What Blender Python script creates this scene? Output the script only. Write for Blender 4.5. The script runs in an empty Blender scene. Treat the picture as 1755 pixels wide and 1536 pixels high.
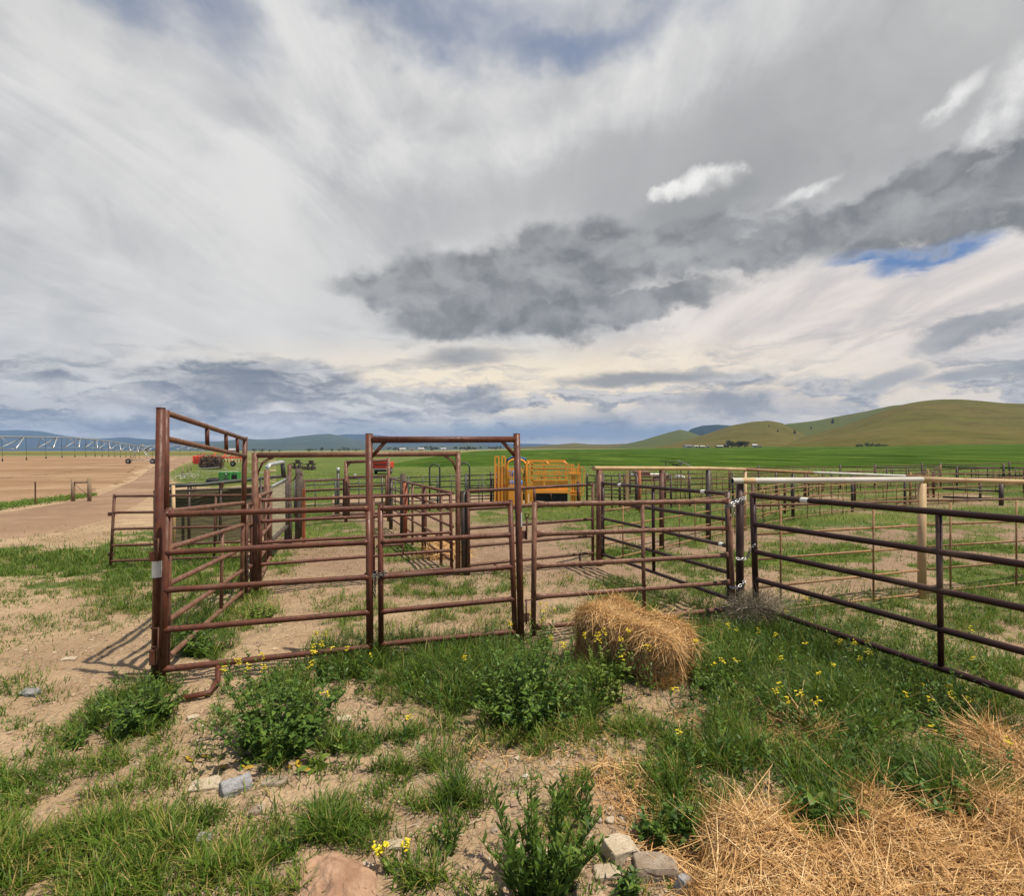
import bpy, bmesh, math, random
import numpy as np
from mathutils import Vector, Matrix
random.seed(7)
RNG = np.random.default_rng(11)
scene = bpy.context.scene
COL = scene.collection
R = math.radians

# ---------------------------------------------------------------- camera
CAM_H = 2.0            # eye height above the ground at the photographer's feet
FOC = 900.0            # focal length in photograph pixels (1755 wide)
CX, CY = 877.5, 768.0
cam_data = bpy.data.cameras.new('camera')
cam_data.sensor_fit = 'HORIZONTAL'
cam_data.sensor_width = 36.0
cam_data.lens = 36.0 * FOC / 1755.0
cam_data.clip_start = 0.05
cam_data.clip_end = 60000.0
cam = bpy.data.objects.new('camera', cam_data)
cam.location = (0, 0, CAM_H)
cam.rotation_euler = (R(90), 0, 0)
COL.objects.link(cam)
scene.camera = cam
scene.view_settings.view_transform = 'Standard'
scene.view_settings.look = 'None'
scene.view_settings.exposure = 0.24
scene.view_settings.gamma = 1.0

# ---------------------------------------------------------------- sun
SUN_DIR = Vector((1.0, -0.37, 2.29)).normalized()      # towards the sun
sun_data = bpy.data.lights.new('sun', 'SUN')
sun_data.energy = 5.0
sun_data.angle = R(0.9)
sun_data.color = (1.0, 0.90, 0.74)
sun = bpy.data.objects.new('sun', sun_data)
sun.rotation_euler = SUN_DIR.to_track_quat('Z', 'Y').to_euler()
sun.location = (20, -10, 40)
COL.objects.link(sun)

# ---------------------------------------------------------------- node helpers
class NT:
    """small expression builder for shader nodes"""
    def __init__(self, tree):
        self.t = tree; self.n = tree.nodes; self.l = tree.links
    def node(self, typ, **kw):
        nd = self.n.new(typ)
        for k, v in kw.items(): setattr(nd, k, v)
        return nd
    def put(self, sock, v):
        if hasattr(v, 'links') or isinstance(v, bpy.types.NodeSocket): self.l.new(v, sock)
        else:
            if isinstance(v, (tuple, list)) and len(v) == 3 and sock.type == 'RGBA': v = (*v, 1)
            sock.default_value = v
    def m(self, op, a, b=None, c=None, clamp=False):
        nd = self.node('ShaderNodeMath', operation=op, use_clamp=clamp)
        self.put(nd.inputs[0], a)
        if b is not None: self.put(nd.inputs[1], b)
        if c is not None: self.put(nd.inputs[2], c)
        return nd.outputs[0]
    def vm(self, op, a, b=None, scale=None):
        nd = self.node('ShaderNodeVectorMath', operation=op)
        self.put(nd.inputs[0], a)
        if b is not None: self.put(nd.inputs[1], b)
        if scale is not None: self.put(nd.inputs['Scale'], scale)
        return nd.outputs['Value'] if op in ('LENGTH', 'DOT_PRODUCT') else nd.outputs[0]
    def mix(self, f, a, b, blend='MIX'):
        nd = self.node('ShaderNodeMix', data_type='RGBA', blend_type=blend)
        self.put(nd.inputs[0], f); self.put(nd.inputs[6], a); self.put(nd.inputs[7], b)
        return nd.outputs[2]
    def ss(self, x, lo, hi, o0=0.0, o1=1.0):
        nd = self.node('ShaderNodeMapRange', interpolation_type='SMOOTHSTEP')
        self.put(nd.inputs[0], x); self.put(nd.inputs[1], lo); self.put(nd.inputs[2], hi)
        self.put(nd.inputs[3], o0); self.put(nd.inputs[4], o1)
        return nd.outputs[0]
    def noise(self, vec, scale, detail=4.0, rough=0.55, dist=0.0, out=0, lac=2.0):
        nd = self.node('ShaderNodeTexNoise')
        if vec is not None: self.put(nd.inputs['Vector'], vec)
        nd.inputs['Scale'].default_value = scale
        nd.inputs['Detail'].default_value = detail
        nd.inputs['Roughness'].default_value = rough
        nd.inputs['Lacunarity'].default_value = lac
        nd.inputs['Distortion'].default_value = dist
        return nd.outputs[out]
    def xyz(self, x, y, z=0.0):
        nd = self.node('ShaderNodeCombineXYZ')
        self.put(nd.inputs[0], x); self.put(nd.inputs[1], y); self.put(nd.inputs[2], z)
        return nd.outputs[0]
    def attr(self, name, out='Fac'):
        nd = self.node('ShaderNodeAttribute', attribute_name=name)
        return nd.outputs[out]
    def ramp(self, f, stops):
        nd = self.node('ShaderNodeValToRGB')
        el = nd.color_ramp.elements
        while len(el) < len(stops): el.new(0.5)
        for e, (p, c) in zip(el, stops):
            e.position = p; e.color = (*c, 1)
        self.put(nd.inputs[0], f)
        return nd.outputs[0]

def srgb(r, g, b):
    f = lambda c: (c / 255 / 12.92) if c <= 10 else ((c / 255 + 0.055) / 1.055) ** 2.4
    return (f(r), f(g), f(b))

# ---------------------------------------------------------------- sky
world = bpy.data.worlds.new('World')
scene.world = world
world.use_nodes = True
wt = world.node_tree
wt.nodes.clear()
W = NT(wt)
sky = W.node('ShaderNodeTexSky', sky_type='NISHITA', sun_disc=False)
sky.sun_elevation = math.asin(SUN_DIR.z)
sky.sun_rotation = math.atan2(SUN_DIR.x, SUN_DIR.y)
sky.altitude = 1200; sky.air_density = 1.0; sky.dust_density = 0.6
geo = W.node('ShaderNodeTexCoord')
D = geo.outputs['Generated']
sep = W.node('ShaderNodeSeparateXYZ'); W.put(sep.inputs[0], D)
dx, dy, dz = sep.outputs
AZ = W.m('ARCTAN2', dx, dy)                                    # azimuth, 0 = north
HL = W.m('SQRT', W.m('ADD', W.m('MULTIPLY', dx, dx), W.m('MULTIPLY', dy, dy)))
EL = W.m('ARCTAN2', dz, HL)                                    # elevation
# cloud-deck coordinates: the point where the ray meets a layer overhead
zc = W.m('ADD', W.m('MAXIMUM', dz, 0.0), 0.06)
PX = W.m('DIVIDE', dx, zc); PY = W.m('DIVIDE', dy, zc)
DECK = W.xyz(PX, PY, 0.0)
AE = W.xyz(AZ, EL, 0.0)

def azel(px, py):
    tx = (px - CX) / FOC; ty = (CY - py) / FOC
    return math.atan(tx), math.atan2(ty, math.hypot(1, tx))
# warped sky coordinates so that cloud edges break up
def warp(scale, amp, detail, seed, stretch=1.0):
    v = W.vm('ADD', W.vm('MULTIPLY', AE, (1.0, stretch, 1.0)), (seed, seed * 0.37, 0))
    nz = W.noise(v, scale, detail, 0.6, 0.0, out=1)
    return W.vm('ADD', AE, W.vm('SCALE', W.vm('SUBTRACT', nz, (0.5, 0.5, 0.5)), scale=amp))
WARP_A = warp(7.0, 0.115, 7.0, 3.1, 1.35)      # cumulus-like edges
WARP_D = warp(8.0, 0.125, 9.0, 3.1, 1.35)     # crisp billows
WARP_B = warp(2.2, 0.30, 5.0, 9.7, 1.6)      # soft veils
WARP_C = warp(9.0, 0.045, 7.0, 5.3, 2.4)     # thin streaks

def blob(coord, px, py, rx, ry, rot=0.0, soft=0.5, p0=0.0):
    """elliptical mask fixed in the sky; px,py,rx,ry measured on the photograph, turned into azimuth/elevation"""
    a, e = azel(px, py)
    ax, ex = azel(px + 20, py); ay, ey = azel(px, py - 20)
    sx = (ax - a) / 20; sy = (ey - e) / 20
    v = W.vm('SUBTRACT', coord, (a, e, 0))
    c, s = math.cos(rot), math.sin(rot)
    u1 = W.vm('DOT_PRODUCT', v, (c / (rx * sx), s / (rx * sx), 0))
    u2 = W.vm('DOT_PRODUCT', v, (-s / (ry * sy), c / (ry * sy), 0))
    r = W.m('SQRT', W.m('ADD', W.m('MULTIPLY', u1, u1), W.m('MULTIPLY', u2, u2)))
    return W.ss(r, 1.0 + soft, max(0.0, 1.0 - soft), 0.0, 1.0), u2
def union(masks):
    o = masks[0]
    for k in masks[1:]: o = W.m('MAXIMUM', o, k)
    return o

n_big = W.noise(DECK, 0.9, 6.0, 0.55, 0.4)
n_fine = W.noise(W.vm('MULTIPLY', WARP_A, (1.0, 1.7, 1.0)), 5.5, 5.0, 0.5, 0.2)
n_fine_up = W.noise(W.vm('MULTIPLY', W.vm('ADD', WARP_A, (0.010, 0.026, 0)), (1.0, 1.7, 1.0)), 5.5, 5.0, 0.5, 0.2)
RELIEF = W.ss(W.m('SUBTRACT', n_fine, n_fine_up), -0.12, 0.14)      # lit crowns, dark bellies
n_puff = W.noise(AE, 22.0, 5.0, 0.55, 0.0)
n_veil = W.noise(WARP_B, 3.0, 6.0, 0.55, 0.5)
# long streaks running away overhead, like the high veil in the photograph
rotd = W.vm('ADD', W.xyz(W.m('ADD', W.m('MULTIPLY', PX, 1.0), W.m('MULTIPLY', PY, -0.10)),
                         W.m('ADD', W.m('MULTIPLY', PX, 0.12), W.m('MULTIPLY', PY, 1.0)), 0), (4.0, 2.0, 0))
n_streak = W.noise(W.vm('MULTIPLY', rotd, (1.5, 0.42, 1.0)), 1.6, 8.0, 0.6, 0.7)

SKYC = W.vm('SCALE', sky.outputs[0], scale=0.11)
# high veil
n_mid = W.noise(W.vm('ADD', WARP_B, (7.0, 3.0, 0)), 3.4, 8.0, 0.6, 0.3)
n_mix = W.m('ADD', W.m('MULTIPLY', n_streak, W.ss(EL, 0.12, 0.45, 0.25, 0.6)), W.m('MULTIPLY', n_mid, W.ss(EL, 0.12, 0.45, 0.75, 0.4)))
veil = W.mix(W.ss(n_mix, 0.36, 0.64), (0.47, 0.475, 0.485), (0.76, 0.75, 0.735))
veil = W.mix(W.m('MULTIPLY', W.ss(n_veil, 0.45, 0.68), 0.5), veil, (0.76, 0.745, 0.72))
col = veil
def layer(col, mask, c, amt=1.0):
    return W.mix(W.m('MULTIPLY', mask, amt), col, c)
# big grey middle deck, upper right
g, _ = blob(WARP_B, 1400, 245, 520, 135, R(8), 0.75)
col = layer(col, g, W.mix(W.ss(n_veil, 0.3, 0.7), (0.35, 0.35, 0.35), (0.46, 0.455, 0.45)), 0.85)
g, _ = blob(WARP_B, 950, 330, 260, 60, R(10), 0.9)
col = layer(col, g, (0.46, 0.46, 0.46), 0.6)
# bright sweep of veil from the upper right to the middle
g, _ = blob(WARP_B, 1080, 150, 330, 45, R(14), 0.9)
col = layer(col, g, W.mix(W.ss(n_mix, 0.38, 0.6), (0.62, 0.615, 0.61), (0.84, 0.83, 0.80)), 0.85)
g, _ = blob(WARP_B, 560, 560, 330, 130, R(0), 0.95)
col = layer(col, g, (0.73, 0.715, 0.69), 0.6)
# blue showing through thin veil along the top
blueveil = W.mix(0.3, SKYC, (0.36, 0.40, 0.50))
b1, _ = blob(WARP_B, 345, 10, 90, 80, R(-35), 0.8)
b2, _ = blob(WARP_B, 960, 45, 210, 45, R(-4), 0.9)
b3, _ = blob(WARP_B, 620, -30, 330, 50, R(0), 0.9)
b4, _ = blob(WARP_B, 150, -40, 200, 60, R(0), 0.9)
col = layer(col, union([b1, b2, b3, b4]), W.mix(W.ss(n_streak, 0.35, 0.7), blueveil, (0.37, 0.39, 0.45)), 0.95)
b5, _ = blob(WARP_B, 400, 215, 60, 40, R(0), 0.95)
col = layer(col, b5, (0.42, 0.43, 0.45), 0.5)
# warm light low in the sky and pale right-hand sky
g, _ = blob(WARP_C, 1420, 560, 430, 120, R(3), 0.7)
col = layer(col, g, W.mix(W.ss(n_streak, 0.35, 0.65), (0.66, 0.60, 0.57), (0.88, 0.78, 0.70)), 0.9)
g, _ = blob(WARP_C, 900, 660, 420, 55, R(0), 0.8)
col = layer(col, g, (1.08, 0.90, 0.64), 0.85)
g, _ = blob(WARP_C, 1400, 690, 420, 40, R(0), 0.8)
col = layer(col, g, (1.0, 0.83, 0.62), 0.75)
# streaky grey bars low in the middle and right
s1 = W.noise(W.vm('MULTIPLY', WARP_C, (2.6, 17.0, 1.0)), 1.5, 6.0, 0.6, 0.3)
lowband = W.m('MULTIPLY', W.ss(EL, 0.26, 0.13), W.ss(EL, 0.0, 0.03))
col = layer(col, W.m('MULTIPLY', W.ss(s1, 0.50, 0.64), lowband), (0.38, 0.38, 0.39), 0.7)
# small broken clouds low down, everywhere round the horizon
n_low = W.noise(W.vm('MULTIPLY', W.vm('ADD', WARP_C, (2.0, 1.0, 0)), (3.0, 10.0, 1.0)), 2.6, 8.0, 0.62, 0.2)
n_low_up = W.noise(W.vm('MULTIPLY', W.vm('ADD', WARP_C, (2.004, 1.008, 0)), (3.0, 10.0, 1.0)), 2.6, 8.0, 0.62, 0.2)
REL2 = W.ss(W.m('SUBTRACT', n_low, n_low_up), -0.07, 0.07)
lowcl = W.m('MULTIPLY', W.ss(n_low, 0.48, 0.56), W.m('MULTIPLY', W.ss(EL, 0.17, 0.09), W.ss(EL, 0.0, 0.02)))
col = layer(col, lowcl, W.mix(REL2, (0.21, 0.235, 0.28), (0.62, 0.60, 0.58)), 0.85)
# blue-grey bank on the horizon
bank = [blob(WARP_D, 430, 664, 200, 42, 0, 0.25), blob(WARP_D, 110, 668, 110, 25, 0, 0.3),
        blob(WARP_D, 600, 690, 220, 26, 0, 0.3), blob(WARP_D, 800, 678, 70, 18, 0, 0.3),
        blob(WARP_A, 330, 725, 330, 18, 0, 0.8)]
bm_ = union([b[0] for b in bank])
bcol = W.mix(W.m('MULTIPLY', W.m('ADD', W.m('MULTIPLY', RELIEF, 0.5), W.m('MULTIPLY', REL2, 0.5)), W.ss(n_fine, 0.3, 0.6)), (0.17, 0.195, 0.24), (0.78, 0.75, 0.72))
col = layer(col, bm_, bcol, 0.9)
g, _ = blob(WARP_C, 940, 742, 270, 17, 0, 0.7)
col = layer(col, g, (0.21, 0.285, 0.39), 0.9)
g, _ = blob(WARP_A, 1210, 705, 190, 25, R(6), 0.6)
col = layer(col, g, W.mix(RELIEF, (0.25, 0.27, 0.31), (0.68, 0.62, 0.57)), 0.85)
# dark lower clouds: lumpy, grey undersides, paler tops
dk_list = [(1640, 366, 330, 52, R(6)), (1330, 410, 230, 42, R(8)), (1130, 425, 150, 36, R(8)),
           (900, 470, 260, 66, R(7)), (760, 505, 175, 42, R(-2)), (850, 550, 190, 38, R(0)), (1080, 515, 170, 30, R(4)),
           (1560, 345, 330, 50, R(12))]
dks = [blob(WARP_D, *k, soft=0.24) for k in dk_list]
dmask = W.m('MULTIPLY', union([k[0] for k in dks]), W.ss(n_fine, 0.27, 0.40))
dcol = W.mix(W.m('ADD', W.m('MULTIPLY', RELIEF, 0.6), W.m('MULTIPLY', W.ss(n_fine, 0.35, 0.65), 0.4)), (0.17, 0.178, 0.184), (0.40, 0.402, 0.40))
dcol = W.mix(W.m('MULTIPLY', W.ss(n_veil, 0.48, 0.66), 0.35), dcol, (0.44, 0.44, 0.43))
col = layer(col, dmask, dcol, 0.95)
# clear blue gap under the dark band
gap_1, _ = blob(WARP_C, 1600, 438, 112, 23, R(7), 0.30)
gap_2, _ = blob(WARP_C, 1500, 440, 85, 14, R(-4), 0.35)
gap_a = W.m('MULTIPLY', union([gap_1, gap_2]), W.m('SUBTRACT', 1.0, W.m('MULTIPLY', dmask, 0.75)))
col = layer(col, gap_a, W.mix(0.25, W.vm('SCALE', sky.outputs[0], scale=0.09), (0.06, 0.17, 0.52)), 1.0)
dk2 = [blob(WARP_D, 1650, 577, 100, 28, R(4), 0.3)[0], blob(WARP_C, 1690, 640, 150, 12, R(7), 0.5)[0],
       blob(WARP_C, 1530, 652, 60, 14, R(12), 0.5)[0], blob(WARP_C, 1740, 535, 60, 16, R(8), 0.5)[0], blob(WARP_C, 1080, 648, 130, 12, R(0), 0.5)[0],
       blob(WARP_C, 800, 612, 70, 15, R(0), 0.6)[0]]
col = layer(col, union(dk2), W.mix(W.ss(n_fine, 0.36, 0.64), (0.24, 0.25, 0.27), (0.42, 0.42, 0.42)), 0.85)
# sunlit cumulus heads
PUFF = W.vm('ADD', AE, W.vm('SCALE', W.vm('SUBTRACT', W.noise(AE, 20.0, 7.0, 0.62, 0.0, out=1), (0.5, 0.5, 0.5)), scale=0.042))
ub = union([blob(PUFF, *k, soft=0.6)[0] for k in ((1180, 356, 90, 26, R(8)), (1240, 335, 60, 24, R(14)))])
col = layer(col, ub, (0.33, 0.335, 0.335), 0.8)
w1, u2 = blob(PUFF, 1200, 316, 95, 40, R(14), 0.4)
heads = [blob(PUFF, *k, soft=0.34)[0] for k in ((1138, 338, 26, 15), (1163, 326, 32, 20), (1198, 314, 38, 25), (1238, 301, 38, 23), (1268, 293, 20, 14))]
col = layer(col, union(heads), W.mix(W.ss(W.m('ADD', u2, W.m('MULTIPLY', W.m('SUBTRACT', n_puff, 0.5), 2.2)), -0.55, 0.75), (0.40, 0.40, 0.40), (0.92, 0.905, 0.875)), 0.95)
tears = [blob(PUFF, *k, soft=0.95)[0] for k in ((1770, 130, 50, 42, R(40)), (1725, 180, 52, 22, R(40)), (1690, 215, 48, 14, R(35)), (1642, 165, 46, 14, R(30)), (1612, 186, 26, 7, R(20)), (1385, 325, 42, 8, R(12)))]
col = layer(col, union(tears), W.mix(W.ss(n_puff, 0.3, 0.6), (0.60, 0.595, 0.59), (0.88, 0.87, 0.85)), 0.85)
# unseen sky behind the camera and overhead, cleared round the sun to deepen shadows
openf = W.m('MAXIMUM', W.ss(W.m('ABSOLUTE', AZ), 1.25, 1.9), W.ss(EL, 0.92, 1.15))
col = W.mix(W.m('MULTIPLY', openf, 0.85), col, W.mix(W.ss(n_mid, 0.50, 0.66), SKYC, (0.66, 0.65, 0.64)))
# below the horizon: plain grey
col = W.mix(W.ss(EL, 0.0, -0.02), col, (0.30, 0.31, 0.31))
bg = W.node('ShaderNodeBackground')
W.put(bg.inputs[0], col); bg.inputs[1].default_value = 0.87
wo = W.node('ShaderNodeOutputWorld')
wt.links.new(bg.outputs[0], wo.inputs[0])
world.cycles.sampling_method = 'MANUAL'
world.cycles.sample_map_resolution = 512
scene.cycles.max_bounces = 6
scene.cycles.transparent_max_bounces = 6

# ---------------------------------------------------------------- terrain
TD = np.array([0, 4.5, 7.5, 10, 15, 20, 25, 33, 60, 111, 250, 500, 1000, 2000, 6000, 20000.0])
TT = np.array([-1.0, -0.6, -0.25, 0.1, 0.5, 1.0])
TZ = np.array([
    [0, 0, -.20, -.33, -.60, -.80, -1.0, -1.25, -1.35, -1.40, -1.9, -3.0, -5.0, -9.5, -31, -105],
    [0, 0, -.21, -.33, -.58, -.80, -1.0, -1.25, -1.35, -1.40, -1.9, -3.0, -5.0, -9.5, -31, -105],
    [0, 0, -.20, -.27, -.42, -.58, -.78, -1.05, -1.50, -1.70, -1.9, -2.2, -3.5, -7.0, -22, -80],
    [0, 0, -.15, -.24, -.33, -.44, -.54, -.64, -.78, -.80, -.70, -.10, -.10, -.50, -6, -60],
    [0, 0, -.10, -.22, -.30, -.40, -.50, -.50, -.48, -.30, .60, 2.0, 3.5, 5.0, 0, -50],
    [0, 0, -.10, -.20, -.30, -.40, -.45, -.40, -.25, .25, 2.2, 5.3, 8.0, 10., 5, -50]])
LTD = np.log(TD + 3.0)
def G(x, y):
    """large-scale ground height (y = distance north of the camera)"""
    x = np.asarray(x, float); y = np.asarray(y, float)
    d = np.clip(np.maximum(y, np.abs(x) * 0.75), 0, 19000)
    t = np.clip(x / np.maximum(d, 2.0), -1, 1)
    ld = np.log(d + 3.0)
    cols = []
    for r in TZ:
        # smooth the table by averaging shifted lookups
        cols.append((np.interp(ld - .06, LTD, r) + 2 * np.interp(ld, LTD, r) + np.interp(ld + .06, LTD, r)) / 4)
    cols = np.array(cols)
    i = np.clip(np.searchsorted(TT, t, side='right') - 1, 0, len(TT) - 2)
    f = (t - TT[i]) / (TT[i + 1] - TT[i]); f = f * f * (3 - 2 * f)
    flat = cols.reshape(len(TT), -1); ii = i.reshape(-1); k = np.arange(ii.size)
    z = flat[ii, k] * (1 - f.reshape(-1)) + flat[ii + 1, k] * f.reshape(-1)
    return z.reshape(x.shape)

_P = np.random.default_rng(5).random((256, 256))
def vnoise(x, y):
    x = np.asarray(x, float); y = np.asarray(y, float)
    xi = np.floor(x).astype(int); yi = np.floor(y).astype(int)
    fx = x - xi; fy = y - yi
    fx = fx * fx * (3 - 2 * fx); fy = fy * fy * (3 - 2 * fy)
    a = _P[xi % 256, yi % 256]; b = _P[(xi + 1) % 256, yi % 256]
    c = _P[xi % 256, (yi + 1) % 256]; e = _P[(xi + 1) % 256, (yi + 1) % 256]
    return (a * (1 - fx) + b * fx) * (1 - fy) + (c * (1 - fx) + e * fx) * fy
def fbm(x, y, o=4):
    s = 0; a = 0.5; tot = 0
    for k in range(o):
        s = s + a * vnoise(x * 2 ** k + 17.3 * k, y * 2 ** k + 9.1 * k); tot += a; a *= 0.55
    return s / tot
def H(x, y):
    """ground height with the small lumps near the camera"""
    x = np.asarray(x, float); y = np.asarray(y, float)
    d = np.hypot(x, y)
    near = np.clip((14 - d) / 5, 0, 1)
    crumb = np.clip((8 - d) / 2.5, 0, 1)
    return G(x, y) + near * ((fbm(x * 0.9, y * 0.9, 3) - .5) * .10 + (fbm(x * 5, y * 5, 3) - .5) * .05) + crumb * ((fbm(x * 13, y * 13, 3) - .5) * .036 * (.4 + 1.2 * fbm(x * 1.3 + 3, y * 1.3, 2)))
def Hs(x, y): return float(H(np.array([x]), np.array([y]))[0])
def Gs(x, y): return float(G(np.array([x]), np.array([y]))[0])

def P(px, d): return ((px - CX) / FOC * d, d)
def Zp(py, d): return CAM_H - (py - CY) / FOC * d
def P3(px, py, d): return Vector(((px - CX) / FOC * d, d, Zp(py, d)))
def on_ground(px, py, lo=1.5, hi=4000):
    """where the sight line of a photograph pixel meets the terrain"""
    ds = np.geomspace(lo, hi, 6000)
    xs = (px - CX) / FOC * ds
    gap = (CAM_H - (py - CY) / FOC * ds) - G(xs, ds)
    k = np.argmax(gap < 0)
    if gap[k] >= 0: k = len(ds) - 1
    d = ds[k]
    return ((px - CX) / FOC * d, d)

# ---------------------------------------------------------------- mesh helpers
def origin(o):
    v = Vector((0, 0, 0))
    while o is not None:
        v = v + o.location; o = o.parent
    return v
def tag(o, label=None, cat=None, group=None, kind=None):
    if label: o['label'] = label
    if cat: o['category'] = cat
    if group: o['group'] = group
    if kind: o['kind'] = kind
    return o
def thing(name, label, cat, loc=(0, 0, 0), group=None):
    o = bpy.data.objects.new(name, None)
    o.empty_display_size = 0.2
    COL.objects.link(o)
    o.location = loc
    return tag(o, label, cat, group)
def link_mesh(name, me, mat, parent=None, loc=None):
    o = bpy.data.objects.new(name, me)
    COL.objects.link(o)
    if mat is not None:
        for m_ in (mat if isinstance(mat, (list, tuple)) else [mat]): me.materials.append(m_)
    if parent is not None: o.parent = parent
    if loc is not None: o.location = loc
    return o

class MB:
    """collects shapes in world space; build() links them as one mesh object"""
    def __init__(self): self.v = []; self.f = []; self.fm = []; self.sm = []; self.mi = 0
    def add(self, vs, fs, smooth=True):
        b = len(self.v); self.v += [tuple(v) for v in vs]
        for q in fs:
            self.f.append(tuple(b + i for i in q)); self.fm.append(self.mi); self.sm.append(smooth)
        return self
    def tube(self, pts, r, n=10, cap=True, squash=None):
        pts = [Vector(p) for p in pts]
        rs = r if isinstance(r, (list, tuple)) else [r] * len(pts)
        vs = []; up = Vector((0, 0, 1))
        for i, p in enumerate(pts):
            a = pts[max(i - 1, 0)]; b = pts[min(i + 1, len(pts) - 1)]
            d = (b - a).normalized()
            ref = up if abs(d.z) < 0.9 else Vector((0, 1, 0))
            s = d.cross(ref).normalized(); u = s.cross(d).normalized()
            q = squash[i] if squash else (1, 1)
            for k in range(n):
                t = 2 * math.pi * k / n
                vs.append(p + s * (math.cos(t) * rs[i] * q[0]) + u * (math.sin(t) * rs[i] * q[1]))
        fs = []
        for i in range(len(pts) - 1):
            for k in range(n):
                k2 = (k + 1) % n
                fs.append((i * n + k, i * n + k2, (i + 1) * n + k2, (i + 1) * n + k))
        self.add(vs, fs, True)
        if cap:
            b = len(self.v) - len(vs); L = (len(pts) - 1) * n
            self.f.append(tuple(b + k for k in range(n - 1, -1, -1))); self.fm.append(self.mi); self.sm.append(False)
            self.f.append(tuple(b + L + k for k in range(n))); self.fm.append(self.mi); self.sm.append(False)
        return self
    def box(self, c, s, rz=0.0, rx=0.0, ry=0.0):
        M = Matrix.Rotation(rz, 3, 'Z') @ Matrix.Rotation(ry, 3, 'Y') @ Matrix.Rotation(rx, 3, 'X')
        c = Vector(c); h = Vector(s) / 2; vs = []
        for sx in (-1, 1):
            for sy in (-1, 1):
                for sz in (-1, 1):
                    vs.append(c + M @ Vector((sx * h.x, sy * h.y, sz * h.z)))
        return self.add(vs, [(0, 1, 3, 2), (4, 6, 7, 5), (0, 4, 5, 1), (2, 3, 7, 6), (0, 2, 6, 4), (1, 5, 7, 3)], False)
    def beam(self, a, b, w, h):
        """rectangular bar from a to b"""
        a = Vector(a); b = Vector(b); d = (b - a).normalized()
        ref = Vector((0, 0, 1)) if abs(d.z) < 0.9 else Vector((0, 1, 0))
        s = d.cross(ref).normalized() * (w / 2); u = s.cross(d).normalized() * (h / 2)
        vs = [a - s - u, a + s - u, a + s + u, a - s + u, b - s - u, b + s - u, b + s + u, b - s + u]
        return self.add(vs, [(0, 3, 2, 1), (4, 5, 6, 7), (0, 1, 5, 4), (1, 2, 6, 5), (2, 3, 7, 6), (3, 0, 4, 7)], False)
    def prism(self, outline, a, b):
        """outline: 3D points of one face; extruded by vector (b - a)"""
        off = Vector(b) - Vector(a); o = [Vector(p) for p in outline]; n = len(o)
        vs = o + [p + off for p in o]
        fs = [tuple(range(n - 1, -1, -1)), tuple(range(n, 2 * n))] + [(k, (k + 1) % n, n + (k + 1) % n, n + k) for k in range(n)]
        return self.add(vs, fs, False)
    def build(self, name, mat, parent=None, loc=None, bevel=0.0):
        o0 = origin(parent) if parent is not None else Vector(loc or (0, 0, 0))
        me = bpy.data.meshes.new(name)
        me.from_pydata([(v[0] - o0.x, v[1] - o0.y, v[2] - o0.z) for v in self.v], [], self.f)
        me.polygons.foreach_set('use_smooth', self.sm)
        me.polygons.foreach_set('material_index', self.fm)
        bm = bmesh.new(); bm.from_mesh(me); bmesh.ops.recalc_face_normals(bm, faces=bm.faces)
        if bevel > 0:
            bmesh.ops.bevel(bm, geom=list(bm.edges), offset=bevel, segments=1, affect='EDGES', clamp_overlap=True)
        bm.to_mesh(me); bm.free()
        return link_mesh(name, me, mat, parent, None if parent is not None else tuple(o0))

def quads_mesh(name, V, F, mat, attrs=None, parent=None, loc=None, smooth=True):
    """fast mesh from numpy: V (n,3), F (m,4)"""
    o0 = origin(parent) if parent is not None else Vector(loc or (0, 0, 0))
    V = np.asarray(V, np.float64) - np.array(o0)
    me = bpy.data.meshes.new(name)
    me.vertices.add(len(V)); me.vertices.foreach_set('co', V.astype(np.float32).ravel())
    me.loops.add(F.size); me.loops.foreach_set('vertex_index', F.astype(np.int32).ravel())
    me.polygons.add(len(F))
    me.polygons.foreach_set('loop_start', (np.arange(len(F)) * F.shape[1]).astype(np.int32))
    me.update(calc_edges=True)
    me.polygons.foreach_set('use_smooth', np.full(len(F), smooth))
    for k, a in (attrs or {}).items():
        at = me.attributes.new(k, 'FLOAT', 'POINT'); at.data.foreach_set('value', np.asarray(a, np.float32))
    me.validate()
    return link_mesh(name, me, mat, parent, None if parent is not None else tuple(o0))

def ribbons(P0, Dr, Sd, L, Wd, bend, prof=(1.0, 0.9, 0.6, 0.08), ts=(0, .36, .72, 1.0)):
    """curved tapering strips. P0 start, Dr unit direction, Sd unit side vector, L length, Wd half width,
    bend (n,3) displacement of the tip added with t^2. Returns V, F and the strip index of each vertex"""
    n = len(P0); k = len(ts)
    V = np.empty((n, k, 2, 3))
    for j, t in enumerate(ts):
        c = P0 + Dr * (L * t)[:, None] + bend * (t * t)
        off = Sd * (Wd * prof[j])[:, None]
        V[:, j, 0] = c - off; V[:, j, 1] = c + off
    base = (np.arange(n) * k * 2)[:, None, None]
    q = np.array([[2 * j, 2 * j + 1, 2 * j + 3, 2 * j + 2] for j in range(k - 1)])[None]
    F = (base + q).reshape(-1, 4)
    return V.reshape(-1, 3), F, np.repeat(np.arange(n), k * 2), np.tile(np.repeat(np.array(ts), 2), n)
def unit(a): return a / np.maximum(np.linalg.norm(a, axis=1, keepdims=True), 1e-9)

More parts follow.
